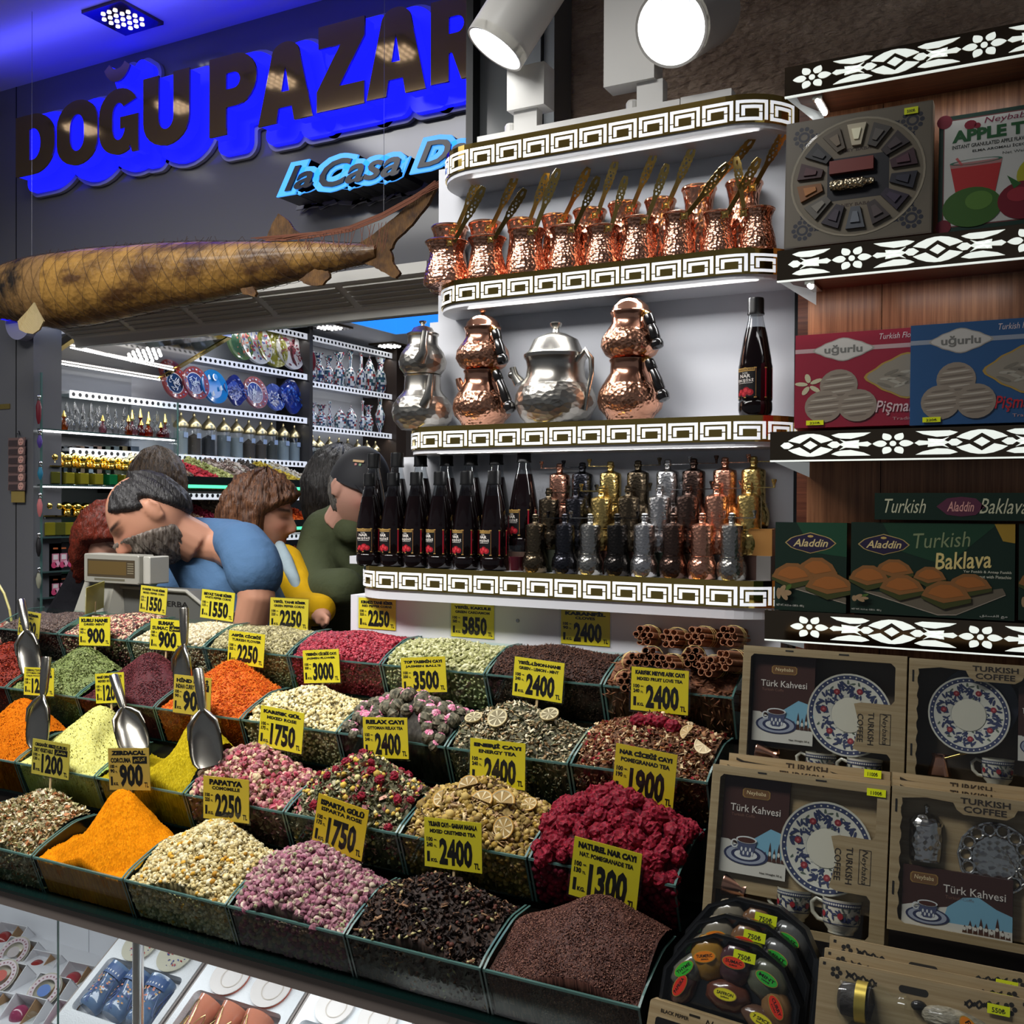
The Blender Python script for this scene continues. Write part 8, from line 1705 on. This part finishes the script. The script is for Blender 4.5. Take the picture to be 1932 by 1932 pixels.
Bk.add(ICO, pts, rotm(n), RN.uniform(.009, .013, n)[:, None]*np.array([[1.4, .9, .9]]), pick([(190, 150, 140), (206, 180, 160), (160, 110, 100), (180, 90, 80)], n))
P = np.stack(np.meshgrid(np.linspace(c.x-.4, c.x+.02, 8), np.linspace(2.12, 2.38, 8)) + [np.full((8, 8), PY(5, 1215, 2.2).z)], -1); Bk.grid(P, C(150, 110, 96))
tag(Bk.build('nut_heap', GRAIN), 'heap of pink and beige nuts at the left edge beyond the pepper bins', 'spice heap', None, 'stuff')
g = G(); g.tube([tuple(PY(a, b, 2.2)) for a, b in ((-4, 1100), (8, 1120), (18, 1150), (23, 1180), (24, 1200))], .004, 8); g.build('bin_rim', mat('rim_acrylic', C(190, 180, 110), .2)); bpy.data.objects['bin_rim'].name = 'curved_bin'; tag(bpy.data.objects['curved_bin'], 'curved yellowish rim of the nut bin at the left edge', 'bin')
# ------------------------------------------------------------------ till
TILL = mat('till_grey', C(146, 144, 134), .45); TILLD = mat('till_dark', C(92, 92, 88), .4)
t = thing('till', 'grey shop till with a customer display, on the counter in front of the man', 'till', (0, 0, 0))
a, b = PY(158, 1098, 2.17), PY(262, 1048, 2.17)
g = G(); g.bbox(a.x, b.x+.0, 2.17, 2.23, a.z, b.z, .004); g.build('display_housing', TILL, t)
k = Ink(); k.M = Matrix.Translation((a.x, 2.17, a.z)) @ Matrix.Rotation(PI/2, 4, 'X'); w, h = b.x-a.x, b.z-a.z; k.rect(w*.07, h*.22, w*.93, h*.82, C(70, 60, 44), 2); k.rect(w*.09, h*.3, w*.78, h*.76, C(92, 74, 40), 3); k.rect(w*.2, h*.1, w*.75, h*.17, C(100, 96, 80), 2)
for i in range(5): k.rect(w*.8, h*(.36+.08*i), w*.91, h*(.40+.08*i), C(120, 112, 90), 3)
k.build('display_panel', INK, t)
g = G(); g.bbox(b.x, b.x+.03, 2.185, 2.26, a.z+.002, b.z-.004, .003); g.build('housing_end', mat('till_light', C(176, 174, 164), .4), t)
l, r = PY(148, 1165, 2.19), PY(225, 1100, 2.19); m = PY(160, 1100, 2.19)
g = G(); zb_ = PY(148, 1185, 2.19).z; g.add([(l.x, 2.15, zb_), (PY(215, 1165, 2.19).x, 2.15, zb_), (r.x-.02, 2.19, r.z), (m.x, 2.19, r.z), (l.x, 2.33, zb_), (PY(250, 1165, 2.19).x, 2.33, zb_), (r.x+.02, 2.27, r.z), (m.x, 2.27, r.z)], [(0, 1, 2, 3), (1, 5, 6, 2), (4, 0, 3, 7), (5, 4, 7, 6), (3, 2, 6, 7)]); g.build('display_foot', TILL, t)
k = Ink(); c = PY(172, 1122, 2.168); k.M = Matrix.Translation(c+Vector((0, -.003, 0))) @ Matrix.Rotation(PI/2-.35, 4, 'X'); k.ell(0, 0, .021, .014, C(206, 206, 200), 1, 20); k.ring(0, 0, .010, .0125, C(40, 40, 44), 2, 20, .7); k.text('CE', -.012, -.004, .012, .004, C(40, 40, 44), 3, .02); k.build('oval_sticker', INK, t)
a, b = PY(225, 1185, 2.21), PY(402, 1112, 2.21)
g = G(); e = PY(352, 1115, 2.21); z0 = a.z; g.xz([(a.x, z0), (PY(405, 1160, 2.21).x, z0), (PY(405, 1160, 2.21).x, PY(400, 1160, 2.21).z), (e.x, PY(352, 1116, 2.21).z), (a.x, PY(225, 1108, 2.21).z)], 2.21, 2.3); g.build('till_body', TILLD, t)
g = G(); p0, p1, p2 = PY(228, 1107, 2.208), PY(352, 1116, 2.208), PY(405, 1160, 2.208); g.tube([p0, p1, p2], .006, 8); g.build('till_edge', TILL, t)
k = Ink(); p = PY(290, 1142, 2.209); q = PY(355, 1130, 2.209); k.M = Matrix.Translation((p.x, 2.2095, p.z)) @ Matrix.Rotation(PI/2, 4, 'X'); k.text('BIZERBA', 0, 0, q.x-p.x, .016, C(30, 30, 30), 1, .02); k.build('lettering', INK, t)
g = G(); p = PY(366, 1150, 2.38); k = Ink(); k.M = frame(PY(372, 1122, 2.36), .2, .5, -.7); k.rect(-.05, -.02, .05, .022, C(56, 76, 104), 1); k.text('TESEKKÜR', -.045, .004, .045, .018, C(210, 214, 220), 2, .02); k.text('EDERIZ', -.03, -.016, .03, -.003, C(210, 214, 220), 2, .02); k.build('paper_label', INK, t)
# ------------------------------------------------------------------ people
def sm(x, a, b): t = np.clip((x-a)/(b-a), 0, 1); return t*t*(3-2*t)
def head_pts(nu=56, nv=44):
    th = np.linspace(-PI/2, PI/2, nv); ph = np.linspace(0, 2*PI, nu, endpoint=False); T, P = np.meshgrid(th, ph, indexing='ij')
    ux, uy, uz = np.cos(T)*np.cos(P), np.cos(T)*np.sin(P), np.sin(T)
    return head_map(ux, uy, uz)
def head_map(ux, uy, uz):
    """unit sphere -> head; front is -y, up +z; metres"""
    x = ux*.077; y = uy*.098; z = uz*.118
    low = sm(-z, .01, .11); front = sm(-uy, -.2, .6)
    x = x*(1-.30*low*(.4+.6*front)); y = np.where(uy > 0, y*(1-.42*low), y*(1-.06*low))
    y = y-.010*low*front
    f = sm(-uy, .25, .8)
    gs = lambda cx, cz, sx, sz: np.exp(-((np.abs(x)-cx)/sx)**2-((z-cz)/sz)**2)
    d = .024*np.exp(-(x/.0125)**2)*sm(z, -.040, -.024)*(1-sm(z, -.022, .032)) + .010*np.exp(-((np.abs(x)-.012)/.008)**2-((z+.028)/.009)**2)
    d += .006*gs(.028, .034, .022, .009)-.011*gs(.031, .014, .016, .011)+.006*gs(.031, .013, .011, .007)+.005*gs(.045, -.012, .022, .02)
    d += .006*np.exp(-(x/.022)**2-((z+.062)/.008)**2)-.003*np.exp(-(x/.022)**2-((z+.0545)/.0035)**2)+.007*np.exp(-(x/.02)**2-((z+.098)/.016)**2)
    return x, y-d*f, z
HX, HY, HZ = head_pts()
def surf_g(g, X, Y, Z):
    nv, nu = X.shape; v = [(float(X[i, j]), float(Y[i, j]), float(Z[i, j])) for i in range(nv) for j in range(nu)]
    g.add(v, [(i*nu+j, i*nu+(j+1) % nu, (i+1)*nu+(j+1) % nu, (i+1)*nu+j) for i in range(nv-1) for j in range(nu)])
def remesh(g, vox, name, m, parent=None, colf=None, smooth=6):
    me = bpy.data.meshes.new(name); me.from_pydata(g.v, [], g.f); o = bpy.data.objects.new(name, me); COL.objects.link(o)
    md = o.modifiers.new('r', 'REMESH'); md.mode = 'VOXEL'; md.voxel_size = vox; sm_ = o.modifiers.new('s', 'SMOOTH'); sm_.factor = .5; sm_.iterations = smooth
    dg = bpy.context.evaluated_depsgraph_get(); dg.update(); new = bpy.data.meshes.new_from_object(o.evaluated_get(dg)); o.modifiers.clear(); o.data = new; bpy.data.meshes.remove(me); new.name = name
    new.materials.clear(); new.materials.append(m); new.polygons.foreach_set('use_smooth', [True]*len(new.polygons))
    if colf is not None:
        n = len(new.vertices); co_ = np.empty(n*3, np.float32); new.vertices.foreach_get('co', co_); c = colf(co_.reshape(-1, 3)); a = new.attributes.new('col', 'FLOAT_COLOR', 'POINT'); a.data.foreach_set('color', np.concatenate([c, np.ones((n, 1))], 1).astype(np.float32).ravel())
    if parent: o.parent = parent
    return o
SKIN = mat('skin', rough=.5, attr=True, spec=.35, bump=('n', 90, .12, .002))
def hair_shell(hm, name, col, parent, mask, thick, seed=0, wisp=.004, down=0.):
    """hair as a closed shell round the head, following mask(x, y, z) in 0..1"""
    nu, nv = 110, 70; th = np.linspace(-PI/2, PI/2, nv); ph = np.linspace(0, 2*PI, nu, endpoint=False); T, P = np.meshgrid(th, ph, indexing='ij'); ux, uy, uz = np.cos(T)*np.cos(P), np.cos(T)*np.sin(P), np.sin(T)
    X, Y, Z = head_map(ux, uy, uz); m = np.clip(mask(X, Y, Z), 0, 1); r = np.random.default_rng(seed)
    st = r.normal(0, 1, (1, nu)); st = np.repeat(st, nv, 0)*.6+r.normal(0, .5, (nv, nu)); st = (st+np.roll(st, 1, 0)+np.roll(st, 2, 0))/3
    k = m*(thick+wisp*st)-(1-m)*.012; N = np.stack([ux/.077, uy/.098, uz/.118], -1); N /= np.linalg.norm(N, axis=-1, keepdims=True)
    X, Y, Z = X+N[..., 0]*k, Y+N[..., 1]*k, Z+N[..., 2]*k-down*m*sm(-Z, -.02, .1)
    g = G(); g.M = hm; surf_g(g, X, Y, Z); me = g.mesh(name, col); me.polygons.foreach_set('use_smooth', [True]*len(me.polygons)); return link(name, me, parent)
def hair_mat(name, c1, c2): return mat(name, C(*c1), .42, noise=(14, C(*c2), .4, .65, (9, 9, 1)), bump=('n', 60, .9, .006, (3, 3, .25)), spec=.4)
def person(label, hp, fwd, up, s, skin, body, clothes, hair=None, beard=None, brow=(40, 30, 26), blush=0):
    """one body (head, neck, arms) as a continuous surface; hair and clothes are its children. fwd / up in (right, up, toward camera)"""
    c = PY(*hp); cam3 = lambda a: CR*a[0]+CU*a[1]-CF*a[2]
    f = cam3(fwd).normalized(); u = cam3(up); u = (u-f*u.dot(f)).normalized(); x = u.cross(-f)*-1 if False else (-f).cross(u)*-1 if False else u.cross(f)*-1
    x = (-f).cross(u).normalized()*-1
    R = Matrix(((-f).cross(u)*1.0, -f, u)).transposed()
    if R.determinant() < 0: R = Matrix((u.cross(-f), -f, u)).transposed()
    R = Matrix(((-f).cross(u), -f, u)).transposed(); hm = Matrix.Translation(c) @ R.to_4x4() @ Matrix.Scale(s, 4)
    g = G(); g.M = hm; surf_g(g, HX, HY, HZ)
    for sx in (-1, 1):
        g.sph((sx*.078, .006, .004), (.010, .019, .031), 12, 8); g.tube([(sx*.083, .016, .03), (sx*.087, .024, .008), (sx*.082, .014, -.024)], .006, 8)
    g.tube([(0, .022, -.06), (0, .045, -.13)], [.054, .056], 16)
    g.M = Matrix()
    def put(gg, blobs):
        for b in blobs:
            pts = [PY(*q[:3]) for q in b]; rr = [q[3] for q in b]
            if len(pts) == 1: gg.sph(tuple(pts[0]), rr[0], 16, 12)
            else:
                gg.tube(pts, rr, 16); gg.sph(tuple(pts[0]), rr[0]*.98, 14, 10); gg.sph(tuple(pts[-1]), rr[-1]*.98, 14, 10)
    put(g, body)
    inv = hm.inverted(); sk = np.array(C(*skin))
    def colf(V):
        H = np.array(inv); L = V@H[:3, :3].T+H[:3, 3]; x, y, z = L.T; fr = sm(-y, .03, .06)*(np.abs(x) < .09)*(z > -.13)*(z < .13)
        c_ = np.repeat(sk[None], len(V), 0); ax = np.abs(x)
        def blend(w, col): nonlocal c_; c_ = c_*(1-w[:, None])+np.array(C(*col))[None]*w[:, None]
        blend(fr*.35*np.exp(-((ax-.04)/.022)**2-((z+.018)/.022)**2), (190, 100, 90)); blend(fr*.5*np.exp(-(x/.016)**2-((z+.028)/.014)**2), (190, 104, 90))
        blend(fr*np.exp(-((ax-.031)/.021)**6-((z-.036+.10*(ax-.03)**2*30*0)/.0055)**4), brow); blend(fr*.75*np.exp(-((ax-.031)/.017)**4-((z-.012)/.0055)**2), (60, 40, 36)); blend(fr*.5*np.exp(-((ax-.031)/.022)**4-((z-.018)/.012)**2), (130, 84, 66))
        blend(fr*.85*np.exp(-(x/.025)**4-((z+.058)/.008)**2), (150, 76, 72))
        return np.clip(c_, 0, 1)
    o = remesh(g, .0048*s, 'person', SKIN, None, colf, 2); tag(o, label, 'person')
    for (nm, m, blobs, vox) in clothes:
        gg = G(); put(gg, blobs); remesh(gg, vox, nm, m, o, None, 4)
    if hair: hair_shell(hm, 'hair', hair[0], o, hair[1], hair[2], hair[3], hair[4] if len(hair) > 4 else .004, hair[5] if len(hair) > 5 else 0)
    if beard: hair_shell(hm, 'beard', beard[0], o, beard[1], beard[2], 9, .003)
    return o, hm
CLOTH = lambda n, c: mat(n, C(*c), .85, bump=('n', 9, .7, .02), spec=.15)
# shopkeeper leaning over the till
short = lambda x, y, z: sm(z-.058+.6*np.clip(y+.045, -.09, .03)+1.6*np.clip(y-.012, 0, .2)+.25*np.abs(x)*(y < 0), -.006, .012)*sm(z+.075-.2*y, -.01, .012)*(1-.85*np.exp(-(x/.035)**2-((z-.10)/.05)**2)*(y < .03))
brd = lambda x, y, z: sm(-z-.022-.45*(y+.03), -.004, .012)*sm(-y, -.035, -.02)*sm(z+.128, 0, .01)*(1-np.exp(-(x/.021)**4-((z+.058)/.0085)**2))*(1-.9*np.exp(-(x/.05)**2-((z+.02)/.018)**2))
man, hm = person('bearded man in a blue tee leaning over the till, looking down', (284, 978, 2.31), (-.66, -.64, .38), (-.60, .79, .1), 1.24, (186, 134, 108),
  [[(318, 990, 2.37, .066), (356, 1022, 2.44, .072), (430, 1035, 2.44, .06), (466, 1055, 2.38, .058), (480, 1085, 2.34, .058), (484, 1130, 2.33, .056), (470, 1185, 2.32, .05), (430, 1230, 2.3, .042)]],
  [('tee_shirt', CLOTH('blue_jersey', (76, 106, 140)), [[(340, 1020, 2.44, .074), (354, 1030, 2.46, .09), (390, 1062, 2.49, .118), (440, 1110, 2.50, .14), (478, 1200, 2.52, .145), (490, 1290, 2.52, .14)], [(438, 1022, 2.45, .066), (458, 1030, 2.40, .078), (474, 1058, 2.36, .086), (482, 1082, 2.345, .086)], [(380, 1040, 2.64, .075), (350, 1090, 2.64, .065), (310, 1130, 2.58, .05)], [(360, 1015, 2.47, .07), (440, 1020, 2.47, .07)]], .009)],
  (hair_mat('greying_black_hair', (28, 26, 26), (60, 58, 58)), short, .011, 4, .004), (hair_mat('grey_beard', (70, 58, 50), (140, 130, 120)), brd, .008))
# red-haired customer behind him
long_ = lambda x, y, z: np.maximum(sm(z-.03+.9*np.clip(y+.05, -.1, .2), -.01, .02), sm(y, -.03, -.005))
person('red-haired woman in a black coat, head bowed, beside the bearded man', (205, 1022, 2.62), (.62, -.55, .5), (.22, .92, .12), 1.12, (196, 150, 128),
  [[(190, 1060, 2.64, .055), (185, 1095, 2.66, .06)]], [('coat', CLOTH('black_wool', (22, 22, 26)), [[(185, 1105, 2.68, .12), (175, 1160, 2.7, .17), (180, 1260, 2.72, .19)], [(160, 1120, 2.66, .09), (140, 1160, 2.62, .08), (150, 1210, 2.55, .07)]], .012)], (hair_mat('red_hair', (120, 44, 28), (70, 34, 24)), long_, .030, 5, .008, .03))
# woman with her hair pinned up, from behind
allh = lambda x, y, z: sm(y+.4*z, -.05, -.02)
o, hm = person('woman seen from behind with dark hair held by a beaded clip', (297, 918, 3.05), (-.05, .0, -1), (.0, 1, 0), 1.12, (190, 150, 128), [[(297, 985, 3.05, .055), (297, 1010, 3.05, .06)]], [('jacket', CLOTH('teal_jacket', (76, 100, 100)), [[(300, 1015, 3.06, .10), (300, 1080, 3.08, .18), (300, 1200, 3.1, .2)], [(262, 1025, 3.06, .08), (338, 1025, 3.06, .08)]], .014)], (hair_mat('dark_brown_hair', (44, 34, 28), (92, 74, 56)), allh, .028, 6, .005, .0))
g = G(); rr = random.Random(2)
for i in range(16): p = PY(288+i*2.1, 917+i*1.3+rr.uniform(-3, 3), 2.94-.004*i); g.sph(tuple(p), .005+rr.uniform(0, .003), 8, 6)
b = g.build('hair_clip', mat('clip_beads', C(90, 80, 70), .1, .6), o, .9)
# woman in the yellow jacket
bob = lambda x, y, z: np.maximum(sm(z-.035+.8*np.clip(y+.06, -.1, .2), -.01, .02), sm(y, -.045, -.02))*sm(z+.118+.1*y, -.02, .01)
person('brown-haired woman in a mustard yellow jacket, facing right', (490, 978, 2.80), (.93, -.12, .05), (-.05, 1, 0), 1.16, (202, 148, 122),
  [[(495, 1025, 2.82, .055), (500, 1055, 2.83, .06)], [(500, 1055, 2.83, .05), (535, 1068, 2.80, .045), (560, 1110, 2.74, .04), (576, 1148, 2.68, .038), (598, 1152, 2.61, .034), (609, 1164, 2.58, .028)]]+[[(606+2*q, 1160+q, 2.585-.008*q, .011), (611+2.6*q, 1172-q, 2.575-.008*q, .009), (610+2.2*q, 1182-2*q, 2.57-.008*q, .008)] for q in range(4)]+[[(600, 1160, 2.57, .012), (600, 1174, 2.56, .009)]],
  [('jacket', CLOTH('mustard_jacket', (200, 156, 18)), [[(505, 1066, 2.84, .10), (512, 1110, 2.86, .14), (516, 1200, 2.88, .14), (516, 1290, 2.9, .14)], [(535, 1065, 2.80, .075), (560, 1110, 2.74, .068), (576, 1150, 2.68, .062), (600, 1150, 2.62, .054), (606, 1150, 2.61, .05)], [(480, 1065, 2.92, .08), (500, 1120, 2.95, .07)]], .011), ('scarf', CLOTH('pale_scarf', (150, 166, 172)), [[(528, 1030, 2.79, .02), (540, 1058, 2.73, .024), (556, 1095, 2.69, .02), (566, 1130, 2.67, .014)]], .006), ('bag_strap', CLOTH('black_strap', (26, 26, 28)), [[(512, 1040, 2.755, .011), (518, 1070, 2.74, .012), (530, 1120, 2.73, .012)]], .005)],
  (hair_mat('chestnut_hair', (66, 42, 30), (126, 84, 56)), bob, .030, 7, .010, .012))
# man with a cap
o, hm = person('man in a dark cap and green jacket behind the sauce bottles', (676, 925, 2.92), (.60, -.30, .55), (.05, 1, 0), 1.12, (186, 140, 122),
  [[(660, 975, 2.94, .058), (655, 1000, 2.96, .06)]], [('jacket', CLOTH('olive_green_jacket', (66, 72, 50)), [[(650, 1000, 3.0, .11), (658, 1060, 3.05, .17), (665, 1160, 3.1, .17), (665, 1290, 3.1, .17)], [(615, 1005, 2.95, .09), (598, 1060, 2.90, .085), (606, 1115, 2.80, .08), (650, 1110, 2.70, .07)], [(645, 985, 2.97, .07), (668, 1004, 2.90, .05)], [(695, 1010, 3.0, .1)]], .013)],
  (hair_mat('grey_hair', (80, 76, 72), (120, 116, 110)), lambda x, y, z: sm(y, -.01, .02)*sm(z+.09, -.01, .02), .008, 8))
g = G(); g.M = hm; nv, nu = 16, 36; T, P = np.meshgrid(np.linspace(.12, PI/2, nv), np.linspace(0, 2*PI, nu, endpoint=False), indexing='ij'); X, Y, Z = head_map(np.cos(T)*np.cos(P), np.cos(T)*np.sin(P), np.sin(T)); surf_g(g, X*1.14, Y*1.12, Z*1.13+.008); c = g.build('cap', mat('black_cap', C(28, 28, 32), .7), o, 1.2)
g = G(); g.M = hm; V = []
for i in range(13): a = PI*i/12; V += [(.082*math.cos(a), -.07-.035*math.sin(a), .040-.006*math.sin(a)), (.074*math.cos(a), -.09-.09*math.sin(a), .026-.018*math.sin(a))]
g.add(V, [(2*i, 2*i+1, 2*i+3, 2*i+2) for i in range(12)]); g.build('cap_brim', mat('black_cap'), c)
k = Ink(); k.M = frame(PY(676, 872, 2.84), .3, .3, .1); k.rect(-.02, .0, .02, .008, C(170, 130, 60), 1); k.rect(-.012, -.012, -.004, -.004, C(150, 60, 50), 1); k.rect(.004, -.012, .012, -.004, C(80, 130, 70), 1); k.build('cap_badge', INK, c)
# person with long dark hair at the back
person('person with long black hair partly hidden behind the capped man', (640, 925, 3.2), (.5, -.1, -.8), (0, 1, 0), 1.2, (186, 140, 122), [[(640, 985, 3.2, .05), (640, 1010, 3.2, .06)]], [('coat', CLOTH('dark_coat', (40, 44, 44)), [[(640, 1015, 3.22, .13), (645, 1080, 3.25, .2), (650, 1200, 3.25, .2)]], .014)], (hair_mat('black_hair', (24, 22, 22), (52, 48, 46)), allh, .03, 9, .006, .05))
# ------------------------------------------------------------------ hanging sturgeon in a net
YF = 2.46
FISH = mat('dried_fish_skin', C(150, 112, 52), .5, noise=(6, C(74, 48, 22), .42, .62, (1, 1, 2.2)), bump=('v', 70, .4, .004), spec=.4, coat=.15)
FIN = mat('dried_fin', C(120, 84, 40), .55, noise=(30, C(66, 42, 22), .35, .65, (1, 1, 1)), bump=('w', 60, .7, .003, (1, 1, 1), 3))
ST = [(-70, 575, 12), (-45, 568, 26), (-15, 556, 42), (20, 548, 55), (60, 546, 66), (110, 545, 74), (170, 537, 75), (240, 527, 70), (310, 517, 65), (380, 510, 60), (440, 503, 52), (500, 497, 46), (560, 490, 39), (610, 485, 32), (655, 481, 24), (690, 478, 20), (712, 474, 14)]
def st(t):
    t = t*(len(ST)-1); i = min(int(t), len(ST)-2); f = t-i; f = f
    return tuple(ST[i][k]+(ST[i+1][k]-ST[i][k])*f for k in range(3))
def fpt(t, a, off=0.):
    px, py, r = st(t); c = PY(px, py, YF); d = c.y*CF.y+c.x*CF.x; k = r*d/F
    flat = 1-.12*max(0, math.sin(a))
    return Vector((c.x, c.y, c.z))+Vector((0, 0, 1))*((k*flat+off)*math.sin(a))+Vector((-.05, -1, 0)).normalized()*((k*.78+off)*math.cos(a))
fish = thing('sturgeon', 'large dried brown sturgeon wrapped in a net, hanging under the shop sign', 'fish', (0, 0, 0))
g = G(); nt_, na = 60, 28; g.add([fpt(i/nt_, 2*PI*j/na) for i in range(nt_+1) for j in range(na)], [(i*na+j, (i+1)*na+j, (i+1)*na+(j+1) % na, i*na+(j+1) % na) for i in range(nt_) for j in range(na)]+[tuple(range(na)), tuple(range((nt_+1)*na-1, nt_*na-1, -1))])
g.build('fish_body', FISH, fish, 1.2)
HEADM = mat('fish_head', C(128, 96, 54), .55, noise=(5, C(24, 18, 14), .46, .60), bump=('n', 30, .7, .01))
g = G(); n2 = 16; g.add([fpt(.0+.33*i/n2, 2*PI*j/na, .0008) for i in range(n2+1) for j in range(na)], [(i*na+j, (i+1)*na+j, (i+1)*na+(j+1) % na, i*na+(j+1) % na) for i in range(n2) for j in range(na)]); g.build('fish_head', HEADM, fish, 1.2)
def fin(pts, y, th, name, ruff=True):
    P = []
    for a, b in zip(pts, pts[1:]+pts[:1]):
        for j in range(4): P.append((a[0]+(b[0]-a[0])*j/4+(random.uniform(-1.2, 1.2) if ruff else 0), a[1]+(b[1]-a[1])*j/4+(random.uniform(-1.2, 1.2) if ruff else 0)))
    W_ = [PY(px, py, y) for px, py in P]; g = G(); g.xz([(p.x, p.z) for p in W_][::-1], y-th/2, y+th/2); g.build(name, FIN, fish)
fin([(672, 462), (700, 448), (735, 420), (775, 385), (815, 352), (826, 352), (806, 390), (778, 424), (750, 452), (738, 472), (744, 498), (757, 516), (748, 526), (722, 512), (700, 500), (676, 496)], YF+.0, .012, 'tail_fin')
fin([(502, 454), (515, 425), (526, 404), (540, 412), (558, 434), (590, 450)], YF+.0, .008, 'dorsal_fin')
fin([(566, 528), (596, 508), (622, 512), (625, 524), (610, 538), (585, 540)], YF-.03, .010, 'anal_fin'); fin([(455, 545), (478, 540), (486, 552), (482, 560), (460, 556)], YF-.06, .010, 'pelvic_fin')
g = G(); c = PY(64, 570, YF-.14); tips = [PY(a, b, YF-.17) for a, b in ((33, 606), (36, 622), (48, 628), (62, 630), (74, 622), (82, 606))]; V = [c+Vector((0, .004, 0))]+tips+[c]+[q+Vector((0, .006, 0)) for q in tips]; n = len(tips)
g.add(V, [(0, i+1, i+2) for i in range(n-1)]+[(n+1, n+3+i, n+2+i) for i in range(n-1)]+[(i+1, n+2+i, n+3+i, i+2) for i in range(n-1)])
g.build('pectoral_fin', mat('pale_fin', C(176, 156, 110), .5, bump=('w', 90, .9, .003, (1, 1, .1), 1)), fish)
net = thing('fishing_net', 'brown fishing net stretched round the sturgeon and up to its tail', 'net', (0, 0, 0))
g = G()
for s in (1, -1):
    for k in range(34):
        P = []
        for j in range(30):
            a = -PI*.75+PI*1.5*j/29; t = .12+.80*((k+.5)/34)+s*.11*(j/29-.5)
            if .03 < t < .97: P.append(fpt(t, a, .004))
        if len(P) > 4: g.tube(P, .0006, 4)
NETM = mat('net_twine', C(66, 46, 30), .8); o = g.build('mesh_twine', NETM, net); o['kind'] = 'stuff'
g = G(); rr = random.Random(4)
for i in range(16):
    o1, o2 = rr.uniform(-6, 5), rr.uniform(-7, 7)
    g.tube([PY(480+rr.uniform(-25, 60), 452+o1*.6, YF-.03), PY(590, 444+o1, YF-.02), PY(660, 432+o2, YF-.02), PY(720, 408+o2, YF-.02), PY(780, 375+o2, YF-.02), PY(830+rr.uniform(-10, 10), 345+o1, YF-.01)], .0014, 4)
for i in range(26):
    a = 560+i*7; yy = 448-.16*(a-560)*1.1; g.tube([PY(a, yy, YF-.02), PY(a+rr.uniform(-14, 14), 470+rr.uniform(-5, 6), YF-.06)], .0008, 4)
o = g.build('gathered_rope', mat('rust_rope', C(110, 62, 40), .8), net); o['kind'] = 'stuff'
g = G()
for i in range(40): a = rr.uniform(60, 480); px, py, r = st(rr.uniform(.25, .75)); p = PY(px, py-r*.9, YF); g.tube([p, p+Vector((rr.uniform(-.02, .02), 0, rr.uniform(.005, .02)))], .0007, 4)
o = g.build('loose_thread', NETM, net); o['kind'] = 'stuff'
for (px, py, nm) in ((60, 490, 'head'), (724, 405, 'tail')):
    p = PY(px, py, YF+.02); g = G(); g.tube([p, Vector((p.x, p.y, ZC))], .0008, 5)
    tag(g.build('hanging_wire', mat('clear_wire', C(120, 120, 124), .3)), f'thin wire holding the {nm} end of the sturgeon up to the ceiling', 'wire')
